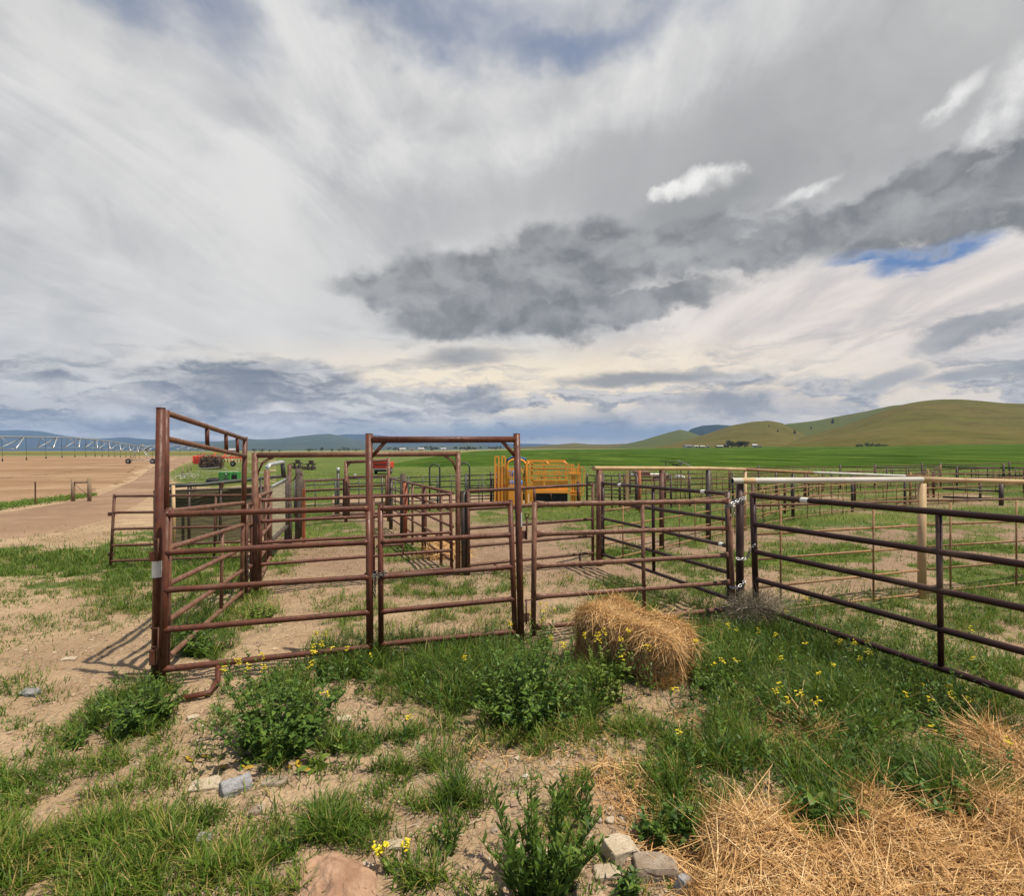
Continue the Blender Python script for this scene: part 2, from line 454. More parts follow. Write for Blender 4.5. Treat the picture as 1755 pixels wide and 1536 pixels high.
# ---------------------------------------------------------------- materials
def material(name):
    m = bpy.data.materials.new(name); m.use_nodes = True
    t = NT(m.node_tree); b = m.node_tree.nodes['Principled BSDF']
    return m, t, b
def objcoord(t): return t.node('ShaderNodeTexCoord').outputs['Object']
def worldpos(t): return t.node('ShaderNodeNewGeometry').outputs['Position']
def bump(t, b, h, strength=0.4, dist=0.01):
    nd = t.node('ShaderNodeBump'); nd.inputs['Strength'].default_value = strength
    nd.inputs['Distance'].default_value = dist
    t.put(nd.inputs['Height'], h); t.l.new(nd.outputs[0], b.inputs['Normal'])
def rusty(name, c1, c2, c3, rough=0.5, spec=0.5, scale=6.0, thr=(0.45, 0.7)):
    m, t, b = material(name)
    p = worldpos(t)
    n1 = t.noise(p, scale, 6, 0.6); n2 = t.noise(t.vm('MULTIPLY', p, (1, 1, 0.35)), scale * 6, 5, 0.65)
    n3 = t.noise(p, scale * 0.35, 3, 0.5)
    c = t.mix(t.ss(n1, 0.35, 0.65), c1, c2)
    c = t.mix(t.ss(n2, *thr), c, c3)
    c = t.mix(t.m('MULTIPLY', t.ss(n3, 0.52, 0.72), 0.45), c, t.mix(0.5, c3, (0.25, 0.17, 0.12)))
    t.put(b.inputs['Base Color'], c)
    t.put(b.inputs['Roughness'], t.ss(n2, 0.3, 0.7, rough - 0.12, rough + 0.2))
    b.inputs['Specular IOR Level'].default_value = spec
    bump(t, b, n2, 0.25, 0.003)
    return m
def plain(name, c, rough=0.6, metal=0.0, var=0.25, scale=8.0):
    m, t, b = material(name)
    n1 = t.noise(worldpos(t), scale, 5, 0.6)
    c2 = tuple(k * (1 - var) for k in c); c1 = tuple(min(1, k * (1 + var * 0.6)) for k in c)
    t.put(b.inputs['Base Color'], t.mix(t.ss(n1, 0.3, 0.7), c2, c1))
    b.inputs['Roughness'].default_value = rough; b.inputs['Metallic'].default_value = metal
    return m
RUST = rusty('oxide_red_pipe', (0.085, 0.027, 0.0145), (0.118, 0.041, 0.023), (0.055, 0.019, 0.012), 0.46, 0.3)
RUST_OLD = rusty('faded_rust_pipe', (0.135, 0.062, 0.038), (0.195, 0.098, 0.062), (0.08, 0.034, 0.021), 0.52, 0.3)
RUST_DULL = rusty('dull_brown_pipe', (0.085, 0.036, 0.023), (0.12, 0.053, 0.034), (0.06, 0.027, 0.018), 0.58, 0.3)
DARKP = rusty('dark_maroon_pipe', (0.022, 0.007, 0.006), (0.032, 0.010, 0.009), (0.058, 0.022, 0.015), 0.42, 0.35, 5, (0.62, 0.8))
TANP = rusty('tan_bare_pipe', (0.40, 0.27, 0.135), (0.50, 0.35, 0.19), (0.24, 0.13, 0.06), 0.55, 0.4, 2.0, (0.6, 0.75))
WHITEP = rusty('chalky_white_pipe', (0.44, 0.42, 0.37), (0.54, 0.52, 0.47), (0.33, 0.25, 0.17), 0.5, 0.4, 2.0, (0.66, 0.8))
TANTHIN = rusty('ochre_rod', (0.24, 0.135, 0.06), (0.32, 0.19, 0.09), (0.17, 0.075, 0.035), 0.6, 0.3)
GREENP = rusty('dark_green_pipe', (0.028, 0.04, 0.034), (0.04, 0.055, 0.046), (0.07, 0.055, 0.04), 0.5)
BLACKP = rusty('black_brown_pipe', (0.03, 0.022, 0.018), (0.045, 0.032, 0.026), (0.08, 0.045, 0.03), 0.55)
YELLOW = rusty('yellow_enamel', (0.80, 0.315, 0.032), (0.86, 0.37, 0.05), (0.54, 0.20, 0.025), 0.4, 0.5, 3.0, (0.62, 0.8))
RED = rusty('red_enamel', (0.66, 0.035, 0.02), (0.72, 0.05, 0.025), (0.42, 0.03, 0.02), 0.4, 0.5, 3.0, (0.62, 0.8))
ORANGE = rusty('orange_steel', (0.30, 0.085, 0.04), (0.36, 0.115, 0.055), (0.20, 0.06, 0.03), 0.6, 0.3)
GREENM = rusty('green_enamel', (0.035, 0.20, 0.035), (0.05, 0.25, 0.05), (0.03, 0.13, 0.03), 0.4, 0.5, 3.0, (0.6, 0.8))
BLUEM = plain('blue_enamel', (0.06, 0.16, 0.42), 0.4)
GALV = plain('galvanised_steel', (0.50, 0.52, 0.52), 0.38, 0.55, 0.2, 14)
GALVM = plain('dull_galvanised', (0.34, 0.36, 0.36), 0.5, 0.4, 0.25, 14)
CHAINM = plain('chain_steel', (0.40, 0.40, 0.41), 0.32, 0.85, 0.4, 60)
CHAIND = plain('dark_chain_steel', (0.15, 0.14, 0.13), 0.42, 0.8, 0.4, 60)
BLACK = plain('black_rubber', (0.012, 0.012, 0.012), 0.8, 0, 0.3)
WHITE = plain('white_label', (0.68, 0.68, 0.64), 0.6, 0, 0.08, 40)
STICKYEL = plain('yellow_label_print', (0.50, 0.44, 0.08), 0.6, 0, 0.2, 60)
WOODD = rusty('weathered_dark_wood', (0.065, 0.052, 0.044), (0.11, 0.09, 0.075), (0.035, 0.028, 0.024), 0.85, 0.2, 8)
WOODG = rusty('weathered_post_wood', (0.21, 0.15, 0.095), (0.30, 0.22, 0.14), (0.11, 0.08, 0.055), 0.85, 0.2, 8)
def wood_sheet(name, c1, c2, c3):
    m, t, b = material(name)
    p = worldpos(t)
    w = t.node('ShaderNodeTexWave', wave_type='BANDS', bands_direction='Z')
    t.put(w.inputs['Vector'], t.vm('MULTIPLY', p, (0.5, 0.5, 0.9)))
    w.inputs['Scale'].default_value = 3.0; w.inputs['Distortion'].default_value = 16.0
    w.inputs['Detail'].default_value = 3.0; w.inputs['Detail Scale'].default_value = 0.6
    n1 = t.noise(p, 3.0, 5, 0.6)
    c = t.mix(t.ss(w.outputs[0], 0.2, 0.85), c1, c2)
    c = t.mix(t.ss(n1, 0.4, 0.75), c, c3)
    t.put(b.inputs['Base Color'], c); b.inputs['Roughness'].default_value = 0.85
    return m
PLY = wood_sheet('weathered_plywood', (0.060, 0.055, 0.027), (0.115, 0.10, 0.05), (0.085, 0.07, 0.036))
PLYP = wood_sheet('pale_chipboard', (0.30, 0.28, 0.19), (0.42, 0.39, 0.27), (0.33, 0.29, 0.18))

def leafmat(name, stops, trans=0.3, rough=0.5):
    m, t, b = material(name)
    mt = m.node_tree
    f = t.attr('tint')
    n1 = t.noise(worldpos(t), 1.3, 3, 0.6)
    f = t.m('ADD', f, t.m('MULTIPLY', t.m('SUBTRACT', n1, 0.5), 0.55), clamp=True)
    c = t.ramp(f, stops)
    t.put(b.inputs['Base Color'], c); b.inputs['Roughness'].default_value = rough
    b.inputs['Specular IOR Level'].default_value = 0.3
    tr = t.node('ShaderNodeBsdfTranslucent'); t.put(tr.inputs[0], t.mix(0.5, c, (0.16, 0.22, 0.03)))
    mx = t.node('ShaderNodeMixShader'); mx.inputs[0].default_value = trans
    mt.links.new(b.outputs[0], mx.inputs[1]); mt.links.new(tr.outputs[0], mx.inputs[2])
    out = mt.nodes['Material Output']; mt.links.new(mx.outputs[0], out.inputs[0])
    return m
GRASSM = leafmat('grass_blades', [(0.0, (0.024, 0.060, 0.010)), (0.35, (0.078, 0.142, 0.016)), (0.7, (0.140, 0.235, 0.022)), (0.92, (0.27, 0.26, 0.055)), (1.0, (0.45, 0.32, 0.13))], 0.36, 0.5)
WEEDM = leafmat('weed_leaves', [(0.0, (0.028, 0.072, 0.013)), (0.5, (0.080, 0.152, 0.022)), (1.0, (0.18, 0.25, 0.04))], 0.28)
WEEDL = leafmat('pale_weed_leaves', [(0.0, (0.08, 0.14, 0.02)), (0.5, (0.14, 0.20, 0.03)), (1.0, (0.24, 0.27, 0.05))], 0.3)
FLOWER = leafmat('yellow_petals', [(0.0, (0.55, 0.42, 0.01)), (0.5, (0.72, 0.58, 0.02)), (1.0, (0.78, 0.68, 0.06))], 0.25)
STRAWM = leafmat('straw_stalks', [(0.0, (0.15, 0.066, 0.020)), (0.3, (0.39, 0.205, 0.074)), (0.7, (0.63, 0.38, 0.155)), (1.0, (0.78, 0.56, 0.30))], 0.15, 0.55)
DRYM = leafmat('dry_twigs', [(0.0, (0.17, 0.125, 0.09)), (0.5, (0.32, 0.255, 0.185)), (1.0, (0.47, 0.40, 0.30))], 0.1, 0.7)
STONE = rusty('field_stone', (0.24, 0.185, 0.135), (0.34, 0.285, 0.225), (0.17, 0.13, 0.10), 0.9, 0.2, 17)
STONEP = rusty('pale_stone', (0.38, 0.315, 0.225), (0.46, 0.39, 0.295), (0.25, 0.195, 0.14), 0.9, 0.2, 17)
STONEG = rusty('grey_stone', (0.20, 0.20, 0.205), (0.30, 0.30, 0.31), (0.13, 0.125, 0.125), 0.85, 0.2, 17)

# ground: pale dry soil, with short growth where the 'green' attribute says so
def ground_material():
    m, t, b = material('dry_soil_and_turf')
    p = worldpos(t)
    n1 = t.noise(p, 0.8, 6, 0.6); n2 = t.noise(p, 6.0, 6, 0.65); n3 = t.noise(p, 38.0, 4, 0.6)
    vor = t.node('ShaderNodeTexVoronoi'); t.put(vor.inputs['Vector'], p); vor.inputs['Scale'].default_value = 21.0
    c = t.mix(t.ss(n1, 0.35, 0.68), (0.30, 0.205, 0.125), (0.43, 0.31, 0.198))
    c = t.mix(t.m('MULTIPLY', t.ss(n2, 0.50, 0.70), 0.7), c, (0.20, 0.13, 0.082))
    c = t.mix(t.m('MULTIPLY', t.ss(n3, 0.55, 0.72), 0.6), c, (0.50, 0.40, 0.29))
    c = t.mix(t.m('MULTIPLY', t.ss(vor.outputs[0], 0.30, 0.1), t.ss(n2, 0.42, 0.6)), c, (0.46, 0.37, 0.275))
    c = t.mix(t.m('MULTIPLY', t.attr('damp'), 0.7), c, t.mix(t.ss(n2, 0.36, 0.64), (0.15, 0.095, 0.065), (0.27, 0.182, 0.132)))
    gr = t.attr('green')
    e = t.ss(t.m('ADD', gr, t.m('MULTIPLY', t.m('SUBTRACT', n2, 0.5), 0.9)), 0.35, 0.72)
    n4 = t.noise(t.vm('MULTIPLY', p, (1, 1, 1)), 0.25, 6, 0.65); n5 = t.noise(p, 14.0, 4, 0.7)
    gc = t.mix(t.ss(n4, 0.35, 0.65), (0.058, 0.098, 0.016), (0.11, 0.14, 0.024))
    gc = t.mix(t.m('MULTIPLY', t.ss(n5, 0.45, 0.7), 0.5), gc, (0.17, 0.16, 0.06))
    c = t.mix(e, c, gc)
    st = t.attr('straw')
    c = t.mix(t.ss(t.m('ADD', st, t.m('MULTIPLY', t.m('SUBTRACT', n2, 0.5), 0.8)), 0.35, 0.7), c, t.mix(n3, (0.22, 0.13, 0.055), (0.42, 0.28, 0.13)))
    dry = t.attr('dry')
    n6 = t.noise(t.vm('MULTIPLY', p, (0.006, 0.02, 0.0)), 1.0, 5, 0.6)
    c = t.mix(dry, c, t.mix(t.ss(n6, 0.35, 0.65), (0.20, 0.175, 0.075), (0.13, 0.15, 0.05)))
    t.put(b.inputs['Base Color'], c); b.inputs['Roughness'].default_value = 0.95
    b.inputs['Specular IOR Level'].default_value = 0.15
    hh = t.m('ADD', t.m('MULTIPLY', n2, 0.6), t.m('ADD', t.m('MULTIPLY', n3, 0.35), t.m('MULTIPLY', t.m('SUBTRACT', 1.0, vor.outputs[0]), 0.25)))
    bump(t, b, hh, 1.0, 0.075)
    return m
GROUNDM = ground_material()
def field_material(name, c1, c2, c3, sx, sy, bs=0.6, bd=0.3, fine=3.0, streak=0.0, sv=(0.45, 0.13, 0)):
    m, t, b = material(name)
    p = worldpos(t)
    n1 = t.noise(t.vm('MULTIPLY', p, (sx, sy, 0)), 1.0, 6, 0.6, 0.4)
    n2 = t.noise(t.vm('MULTIPLY', p, (1, 0.6, 0)), fine, 5, 0.7); n3 = t.noise(t.vm('MULTIPLY', p, (0.12, 0.3, 0)), 1.0, 4, 0.6)
    c = t.mix(t.ss(n1, 0.36, 0.64), c1, c2)
    c = t.mix(t.m('MULTIPLY', t.ss(n3, 0.45, 0.7), 0.6), c, c3)
    n4 = t.noise(t.vm('MULTIPLY', p, sv), 1.0, 7, 0.72)
    c = t.mix(t.m('MULTIPLY', t.ss(n4, 0.47, 0.66), streak), c, tuple(k * 0.42 for k in c1))
    c = t.mix(t.m('MULTIPLY', t.ss(n4, 0.46, 0.32), streak), c, tuple(min(1, k * 1.35) for k in c3))
    c = t.mix(t.m('MULTIPLY', t.ss(n2, 0.5, 0.68), 0.35), c, tuple(k * 0.55 for k in c1))
    t.put(b.inputs['Base Color'], c); b.inputs['Roughness'].default_value = 0.95
    b.inputs['Specular IOR Level'].default_value = 0.0
    bump(t, b, n2, bs, bd)
    return m
CROPM = field_material('green_crop', (0.043, 0.088, 0.014), (0.066, 0.116, 0.020), (0.10, 0.138, 0.028), 0.02, 0.05, 1.0, 0.5, 1.6, 0.75, (0.10, 0.028, 0))
TILLM = field_material('tilled_soil', (0.255, 0.16, 0.098), (0.345, 0.235, 0.152), (0.20, 0.125, 0.08), 0.022, 0.09, 0.7, 0.25, 3.0, 0.3)
ROADM = field_material('dirt_road_soil', (0.25, 0.165, 0.112), (0.32, 0.222, 0.155), (0.20, 0.128, 0.086), 0.12, 0.12, 0.8, 0.15, 3.0, 0.35)
HILLM = field_material('hill_pasture', (0.094, 0.083, 0.021), (0.120, 0.094, 0.030), (0.070, 0.091, 0.018), 0.008, 0.006, 0.6, 3.0, 0.06, 0.45, (0.02, 0.035, 0.02))
HILLG = field_material('hill_green', (0.062, 0.078, 0.018), (0.082, 0.09, 0.024), (0.10, 0.088, 0.03), 0.006, 0.006, 0.4, 3.0, 0.06)
MOUNTM = field_material('mountain_forest', (0.014, 0.028, 0.036), (0.024, 0.040, 0.046), (0.045, 0.055, 0.045), 0.0012, 0.0012, 0.4, 20.0, 0.006)
FOOTM = field_material('foothill_grass', (0.042, 0.056, 0.034), (0.062, 0.072, 0.04), (0.032, 0.046, 0.03), 0.002, 0.002, 0.4, 10.0, 0.01)

# ---------------------------------------------------------------- where things grow
# patches of short growth, read off the photograph: centre, radii (px), density, blade height (m), tint shift
PATCH = [
 (90,1460,250,110,1.0,.21,.16),(250,1340,160,60,.95,.18,.10),(50,1350,90,45,.7,.18,.05),(420,1500,150,60,.75,.18,.16),
 (330,1405,85,32,.8,.15,-.1),(280,1270,70,35,.7,.18,.0),(130,1250,90,28,.65,.14,.0),(60,1185,70,22,.75,.16,-.05),(30,1235,50,18,.5,.12,0),
 (235,1225,75,60,.9,.2,-.1),(470,1270,120,60,.9,.22,-.05),(640,1300,120,55,.9,.2,.0),(620,1350,90,40,.8,.17,.05),
 (735,1330,110,50,.85,.18,.0),(600,1430,120,42,.95,.2,-.05),(530,1470,110,32,.95,.2,-.05),(785,1385,58,42,.95,.2,-.15),(690,1395,90,30,.7,.16,.1),
 (700,1140,150,45,1.0,.26,-.1),(620,1120,70,40,.9,.24,-.1),(850,1170,160,70,1.0,.28,-.15),(1000,1190,120,70,.9,.24,-.05),
 (780,1225,150,40,.8,.2,.0),(980,1255,190,50,.75,.18,.15),(1130,1270,120,40,.75,.18,.15),(1250,1170,130,120,1.0,.27,-.1),
 (1380,1160,160,120,1.0,.27,-.08),(1520,1180,140,100,.95,.24,-.05),(1650,1180,140,80,.8,.18,.05),(1330,1270,190,70,.85,.22,.05),
 (1200,1330,120,70,.85,.22,-.02),(1500,1290,160,70,.85,.24,.0),(1420,1420,60,36,.75,.2,.05),(1620,1415,80,30,.7,.2,0),(1600,1360,130,70,.95,.26,-.1),(1440,1370,100,60,.7,.22,.0),(1300,1360,110,50,.7,.2,.1),
 (1720,1140,90,60,.8,.14,.05),(880,1330,100,35,.35,.14,.1),(930,1470,90,70,.6,.18,.1),(760,1450,40,50,.7,.16,0),(700,1510,80,40,.6,.16,.1),(840,1530,60,30,.5,.14,.1),
 (1010,1360,50,36,.6,.16,0),(1190,1410,40,45,.6,.18,0),(1140,1400,40,40,.5,.16,0),(1080,1520,60,30,.4,.12,.1),
 # left of the pens
 (90,965,190,26,1.0,.16,-.02),(230,960,90,40,.95,.18,-.02),(120,1010,150,18,.7,.13,.0),(30,1030,60,12,.55,.12,0),(220,1020,70,34,.9,.16,-.05),
 (60,1075,90,14,.55,.12,.0),(190,1060,60,20,.6,.13,0),(120,1085,60,9,.4,.1,0),(20,1095,40,14,.4,.1,0),(250,920,60,18,.8,.14,0),(60,925,90,8,.4,.1,0),
 (345,985,70,60,.95,.2,-.05),(360,925,60,30,.8,.14,.05),(340,1090,60,42,.95,.2,-.08),(430,1045,50,40,.9,.18,.2),(300,1180,50,25,.6,.15,.0),
 (470,965,40,24,.7,.14,.1),(560,910,90,18,.9,.12,.0),(540,945,70,6,.3,.08,.2),(600,1030,60,28,.6,.12,.1),(520,1015,40,12,.4,.1,.1),(625,1065,50,35,.75,.16,.1),(580,1085,40,20,.5,.12,.1),
 (735,1000,95,24,.9,.15,-.02),(850,1000,60,18,.8,.15,0),(745,1070,45,20,.8,.14,0),(840,1055,60,22,.7,.13,.05),(690,940,50,26,.8,.14,-.05),(720,1035,40,10,.3,.1,.1),(690,905,70,10,.4,.1,.1),
 (730,875,60,10,.7,.1,.05),(870,885,90,10,.6,.1,.05),(960,880,140,16,.95,.12,-.03),(1000,925,60,16,.5,.1,.1),(980,1000,60,18,.6,.12,.05),(1000,1060,70,22,.7,.15,0),(1110,1060,70,26,.75,.15,-.05),(1150,1095,70,20,.8,.2,-.05),
 (1130,880,170,22,1.0,.13,-.05),(1080,905,120,14,.9,.12,-.03),(1190,920,60,20,.8,.12,0),(1330,890,110,18,1.0,.16,-.03),(1420,905,130,14,.8,.12,.05),(1340,930,60,20,.6,.1,.1),
 (1560,905,120,12,.7,.1,.08),(1480,925,60,8,.5,.1,.08),(1700,905,70,12,.6,.1,.1),(1440,985,90,14,.55,.1,.08),(1370,1010,60,14,.4,.1,.1),(1420,1030,60,12,.5,.1,.1),(1540,1045,90,24,.95,.15,-.05),(1650,1040,90,24,.95,.16,-.05),
 (1700,1040,90,30,.9,.16,0),(1340,965,50,14,.7,.12,.05),(1640,925,100,10,.7,.12,.08),(1470,950,80,10,.6,.12,.08),(470,1185,110,26,.8,.18,0),(760,1190,120,24,.9,.22,-.05),(1700,960,60,12,.35,.1,.1),(1500,1060,80,16,.7,.12,.1),(1480,900,160,14,.8,.12,.05),(1660,885,120,12,.8,.12,.1),(1420,960,70,10,.4,.1,.1),(1560,955,60,8,.4,.1,.1),(1640,985,80,9,.3,.1,.1),(1730,1000,50,20,.5,.1,.05),(1560,1085,110,22,.75,.12,.1),(1440,1075,70,20,.6,.12,.1),(1700,1090,80,22,.8,.12,.05),
]
PATCH = np.array(PATCH)
STRAWP = [(1480,1470,300,80,1.0),(1660,1500,200,80,1.0),(1290,1490,90,60,1.0),(1380,1250,60,25,.9),(1330,1245,40,18,.7),(1080,1330,90,30,.7),(1120,1370,80,40,.6),(1700,1290,60,50,.9),
          (1580,1340,90,18,.6),(1240,1260,60,20,.4),(1000,1240,80,20,.35),(900,1290,110,18,.3),(1140,1430,50,40,.5),(1200,1230,60,14,.5),(860,925,70,12,.35),(800,905,60,10,.2)]
STRAWP = np.array(STRAWP)
# bare ground kept open inside the growth
BARE = np.array([(250,1390,90,16,.8),(60,1440,50,10,.6),(380,1290,50,20,.7),(180,1340,50,12,.7),(500,1360,60,22,.8),(640,1395,40,12,.6),(200,1500,50,10,.5),(560,1380,50,14,.6),(1120,1200,110,26,.8),(150,1300,70,14,.6),(330,1380,120,16,.7),(120,1395,90,14,.7),(230,1300,50,14,.6),(690,1240,50,18,.6),(430,1450,80,18,.7),(680,1440,60,20,.7),(1010,1300,110,20,.6),(420,1370,110,30,1),(330,1250,40,50,.8),(60,1400,60,18,.6),(180,1400,60,14,.5),(330,1330,40,20,.6),(420,1330,60,20,.6),(60,1270,50,14,.7),(500,1400,60,20,.8),(300,1430,40,14,.6),(800,1300,40,16,.5),(620,1225,55,28,1.0),(560,1330,60,30,.8),(880,1320,110,32,.75),(860,1420,60,55,.8),(1060,1400,60,70,.8),(580,1500,80,40,1),(1130,1490,110,50,.9),(745,1290,30,25,.6),(150,1140,110,45,.9),(720,1475,60,20,.8),(440,1420,60,40,.7),(380,1460,50,30,.5)])
def to_px(x, y, z):
    y = np.maximum(y, .2)
    return CX + FOC * x / y, CY + FOC * (CAM_H - z) / y
def ell(tab, px, py):
    out = np.zeros(px.shape)
    for r in tab:
        q = ((px - r[0]) / r[2]) ** 2 + ((py - r[1]) / r[3]) ** 2
        out = np.maximum(out, r[4] * np.clip(1.35 - q * .75, 0, 1))
    return out
def growth(x, y, z=None):
    """density 0..1, blade height and tint of the short growth at ground points"""
    x = np.asarray(x, float); y = np.asarray(y, float)
    if z is None: z = G(x, y)
    px, py = to_px(x, y, z)
    dens = np.zeros(x.shape); hh = np.full(x.shape, .12); tt = np.zeros(x.shape)
    wob = (fbm(x * 1.7, y * 1.7, 3) - .5)
    for r in PATCH:
        q = ((px - r[0]) / r[2]) ** 2 + ((py - r[1]) / r[3]) ** 2
        v = r[4] * np.clip(1.3 - q * .72 + wob * 1.1, 0, 1)
        k = v > dens
        dens = np.where(k, v, dens); hh = np.where(k, r[5], hh); tt = np.where(k, r[6], tt)
    bare = ell(BARE, px + wob * 40, py + wob * 25)
    dens = dens * (1 - .9 * bare)
    nz = fbm(x * 2.3 + 5, y * 2.3, 3)
    dens = dens * (.45 + .55 * np.clip((nz - .36) * 7, 0, 1))
    # paddock behind the front row: thin patchy turf
    padd = np.clip((fbm(x * .75 + 3, y * .75 + 8, 4) - .405) * 6, 0, .9) * np.clip((px - 960) / 80, 0, 1) * np.clip((y - 5.2) / .8, 0, 1) * np.clip((14 - y) / 2, 0, 1)
    dens = np.maximum(dens, padd)
    # outside the view the same sparse mix carries on
    amb = np.clip((fbm(x * .8 + 40, y * .8, 3) - .5) * 4, 0, .6)
    out = np.abs(px - CX) > 960
    out = out | (y < 2.0)
    dens = np.where(out, np.maximum(dens, amb), np.maximum(dens, amb * .10))
    d = np.hypot(x, y)
    # beyond the near pens: grassy paddocks, with trodden lanes between the fences
    far = np.clip((y - 11) / 6, 0, 1)
    t = x / np.maximum(y, 1)
    fz = np.clip(.78 + (fbm(x * .22, y * .22, 4) - .5) * 2.2, 0, 1)
    fz = np.where(t > -.45, np.maximum(fz, np.clip((y - 24) / 8, 0, 1)), fz)
    lane = np.exp(-((py - 856) / 9) ** 2) * (np.abs(px - 740) < 170) + .8 * np.exp(-((py - 882) / 7) ** 2) * (np.abs(px - 640) < 70)
    fz = fz * (1 - np.clip(lane, 0, 1))
    dens = np.maximum(dens, far * fz * np.clip((y - 9) / 3, 0, 1) * np.where(py > 905, .5, 1.0))
    # the bare side: road and tilled ground left of the pens
    left = np.clip((-.50 - t) * 12, 0, 1) * np.clip((915 - py) / 14, 0, 1) * (y > 8)
    island = np.exp(-(((px - 370) / 95) ** 2 + ((py - 812) / 26) ** 2) ** 2)
    dens = dens * (1 - left * (1 - island)); dens = np.maximum(dens, island * .95)
    return np.clip(dens, 0, 1), hh, tt

# ---------------------------------------------------------------- ground sheet
azs = np.concatenate([np.linspace(-180, -62, 40, endpoint=False), np.linspace(-62, 62, 520), np.linspace(62, 180, 41)[1:-1]])
rad = np.concatenate([[0.02], np.geomspace(.5, 1.7, 40, endpoint=False), np.geomspace(1.7, 13, 360, endpoint=False), np.geomspace(13, 16000, 380)])
A_, R_ = np.meshgrid(np.radians(azs), rad, indexing='ij')
gx = np.sin(A_) * R_; gy = np.cos(A_) * R_
gz = H(gx, gy)
na, nr = gx.shape
idx = np.arange(na * nr).reshape(na, nr)
nxt = np.roll(idx, -1, axis=0)
F = np.stack([idx[:, :-1], nxt[:, :-1], nxt[:, 1:], idx[:, 1:]], -1).reshape(-1, 4)[:, ::-1]
gd, gh, gt_ = growth(gx, gy, gz)
gd = np.where(np.hypot(gx, gy) < 11, gd * .62, gd)
ppx, ppy = to_px(gx, gy, gz)
front = (gy > .5)
straw_a = ell(STRAWP, ppx, ppy) * front
dry = np.clip((np.hypot(gx, gy) - 210) / 120, 0, 1)
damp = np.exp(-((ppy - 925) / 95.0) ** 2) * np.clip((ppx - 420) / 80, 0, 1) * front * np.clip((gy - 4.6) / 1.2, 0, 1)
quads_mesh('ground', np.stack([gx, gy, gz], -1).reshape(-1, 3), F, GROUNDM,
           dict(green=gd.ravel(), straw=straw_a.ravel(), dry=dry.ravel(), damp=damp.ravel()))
tag(bpy.data.objects['ground'], 'pale dry soil with patches of grass around the pens', 'ground', kind='structure')

def sheet(name, left, right, mat, label, off, n=140, mcols=24, jag=0.0):
    """a strip of ground between two outlines (photograph pixels), laid on the terrain"""
    def resample(pts, n):
        w = np.array([on_ground(*p) for p in pts])
        s = np.concatenate([[0], np.cumsum(np.hypot(*np.diff(np.log(np.abs(w[:, 1]) + 1)[:, None] * np.ones((1, 2)), axis=0).T) + .05)])
        u = np.linspace(0, s[-1], n)
        return np.stack([np.interp(u, s, w[:, 0]), np.interp(u, s, w[:, 1])], -1)
    l = resample(left, n); r = resample(right, n)
    k = np.linspace(0, 1, mcols)[None, :, None]
    q = l[:, None] * (1 - k) + r[:, None] * k
    x = q[..., 0]; y = q[..., 1]
    if jag:
        e = (np.abs(k[..., 0] - .5) > .45)
        x = x + np.where(e, (fbm(x * .4, y * .4, 3) - .5) * jag * np.maximum(1, y / 40), 0)
    z = G(x, y) + off * np.maximum(1, y / 60)
    z[:, 0] -= off * 2 + .05; z[:, -1] -= off * 2 + .05; z[0] -= off * 2 + .05; z[-1] -= off * 2 + .05      # edges dip into the soil
    i = np.arange(n * mcols).reshape(n, mcols)
    F = np.stack([i[:-1, :-1], i[:-1, 1:], i[1:, 1:], i[1:, :-1]], -1).reshape(-1, 4)
    o = quads_mesh(name, np.stack([x, y, z], -1).reshape(-1, 3), F, mat)
    tag(o, label, name.replace('_', ' '), kind='structure')
    return o
sheet('tilled_field', [(-700, 905), (-500, 880), (-300, 850), (-200, 800), (-150, 783)], [(120, 857), (165, 845), (225, 822), (255, 800), (305, 782.5)], TILLM,
      'wide bare tilled field left of the dirt road', .03, 160, 60, 2.0)
sheet('dirt_road', [(-350, 930), (0, 879), (100, 863), (170, 848), (228, 824), (262, 800), (312, 783)],
      [(-350, 985), (0, 930), (110, 915), (190, 893), (272, 842), (284, 815), (338, 782.5)], ROADM,
      'pale dirt road curving away past the tilled field', .04, 160, 16, .8)
sheet('crop_field', [(640, 800), (700, 790), (760, 781), (800, 775.5), (830, 773.3)],
      [(2100, 812), (2100, 795), (2100, 780), (2100, 768), (2100, 759)], CROPM,
      'level green crop field stretching to the foot of the hills', .06, 160, 80, 0)
sheet('far_stubble_field', [(-700, 780), (-700, 778), (-700, 776)], [(420, 779.5), (420, 778), (420, 775.5)], field_material('olive_stubble', (0.13, 0.13, 0.035), (0.17, 0.16, 0.05), (0.20, 0.16, 0.07), 0.004, 0.01),
      'olive strip of stubble beyond the tilled field', .08, 20, 40, 0)

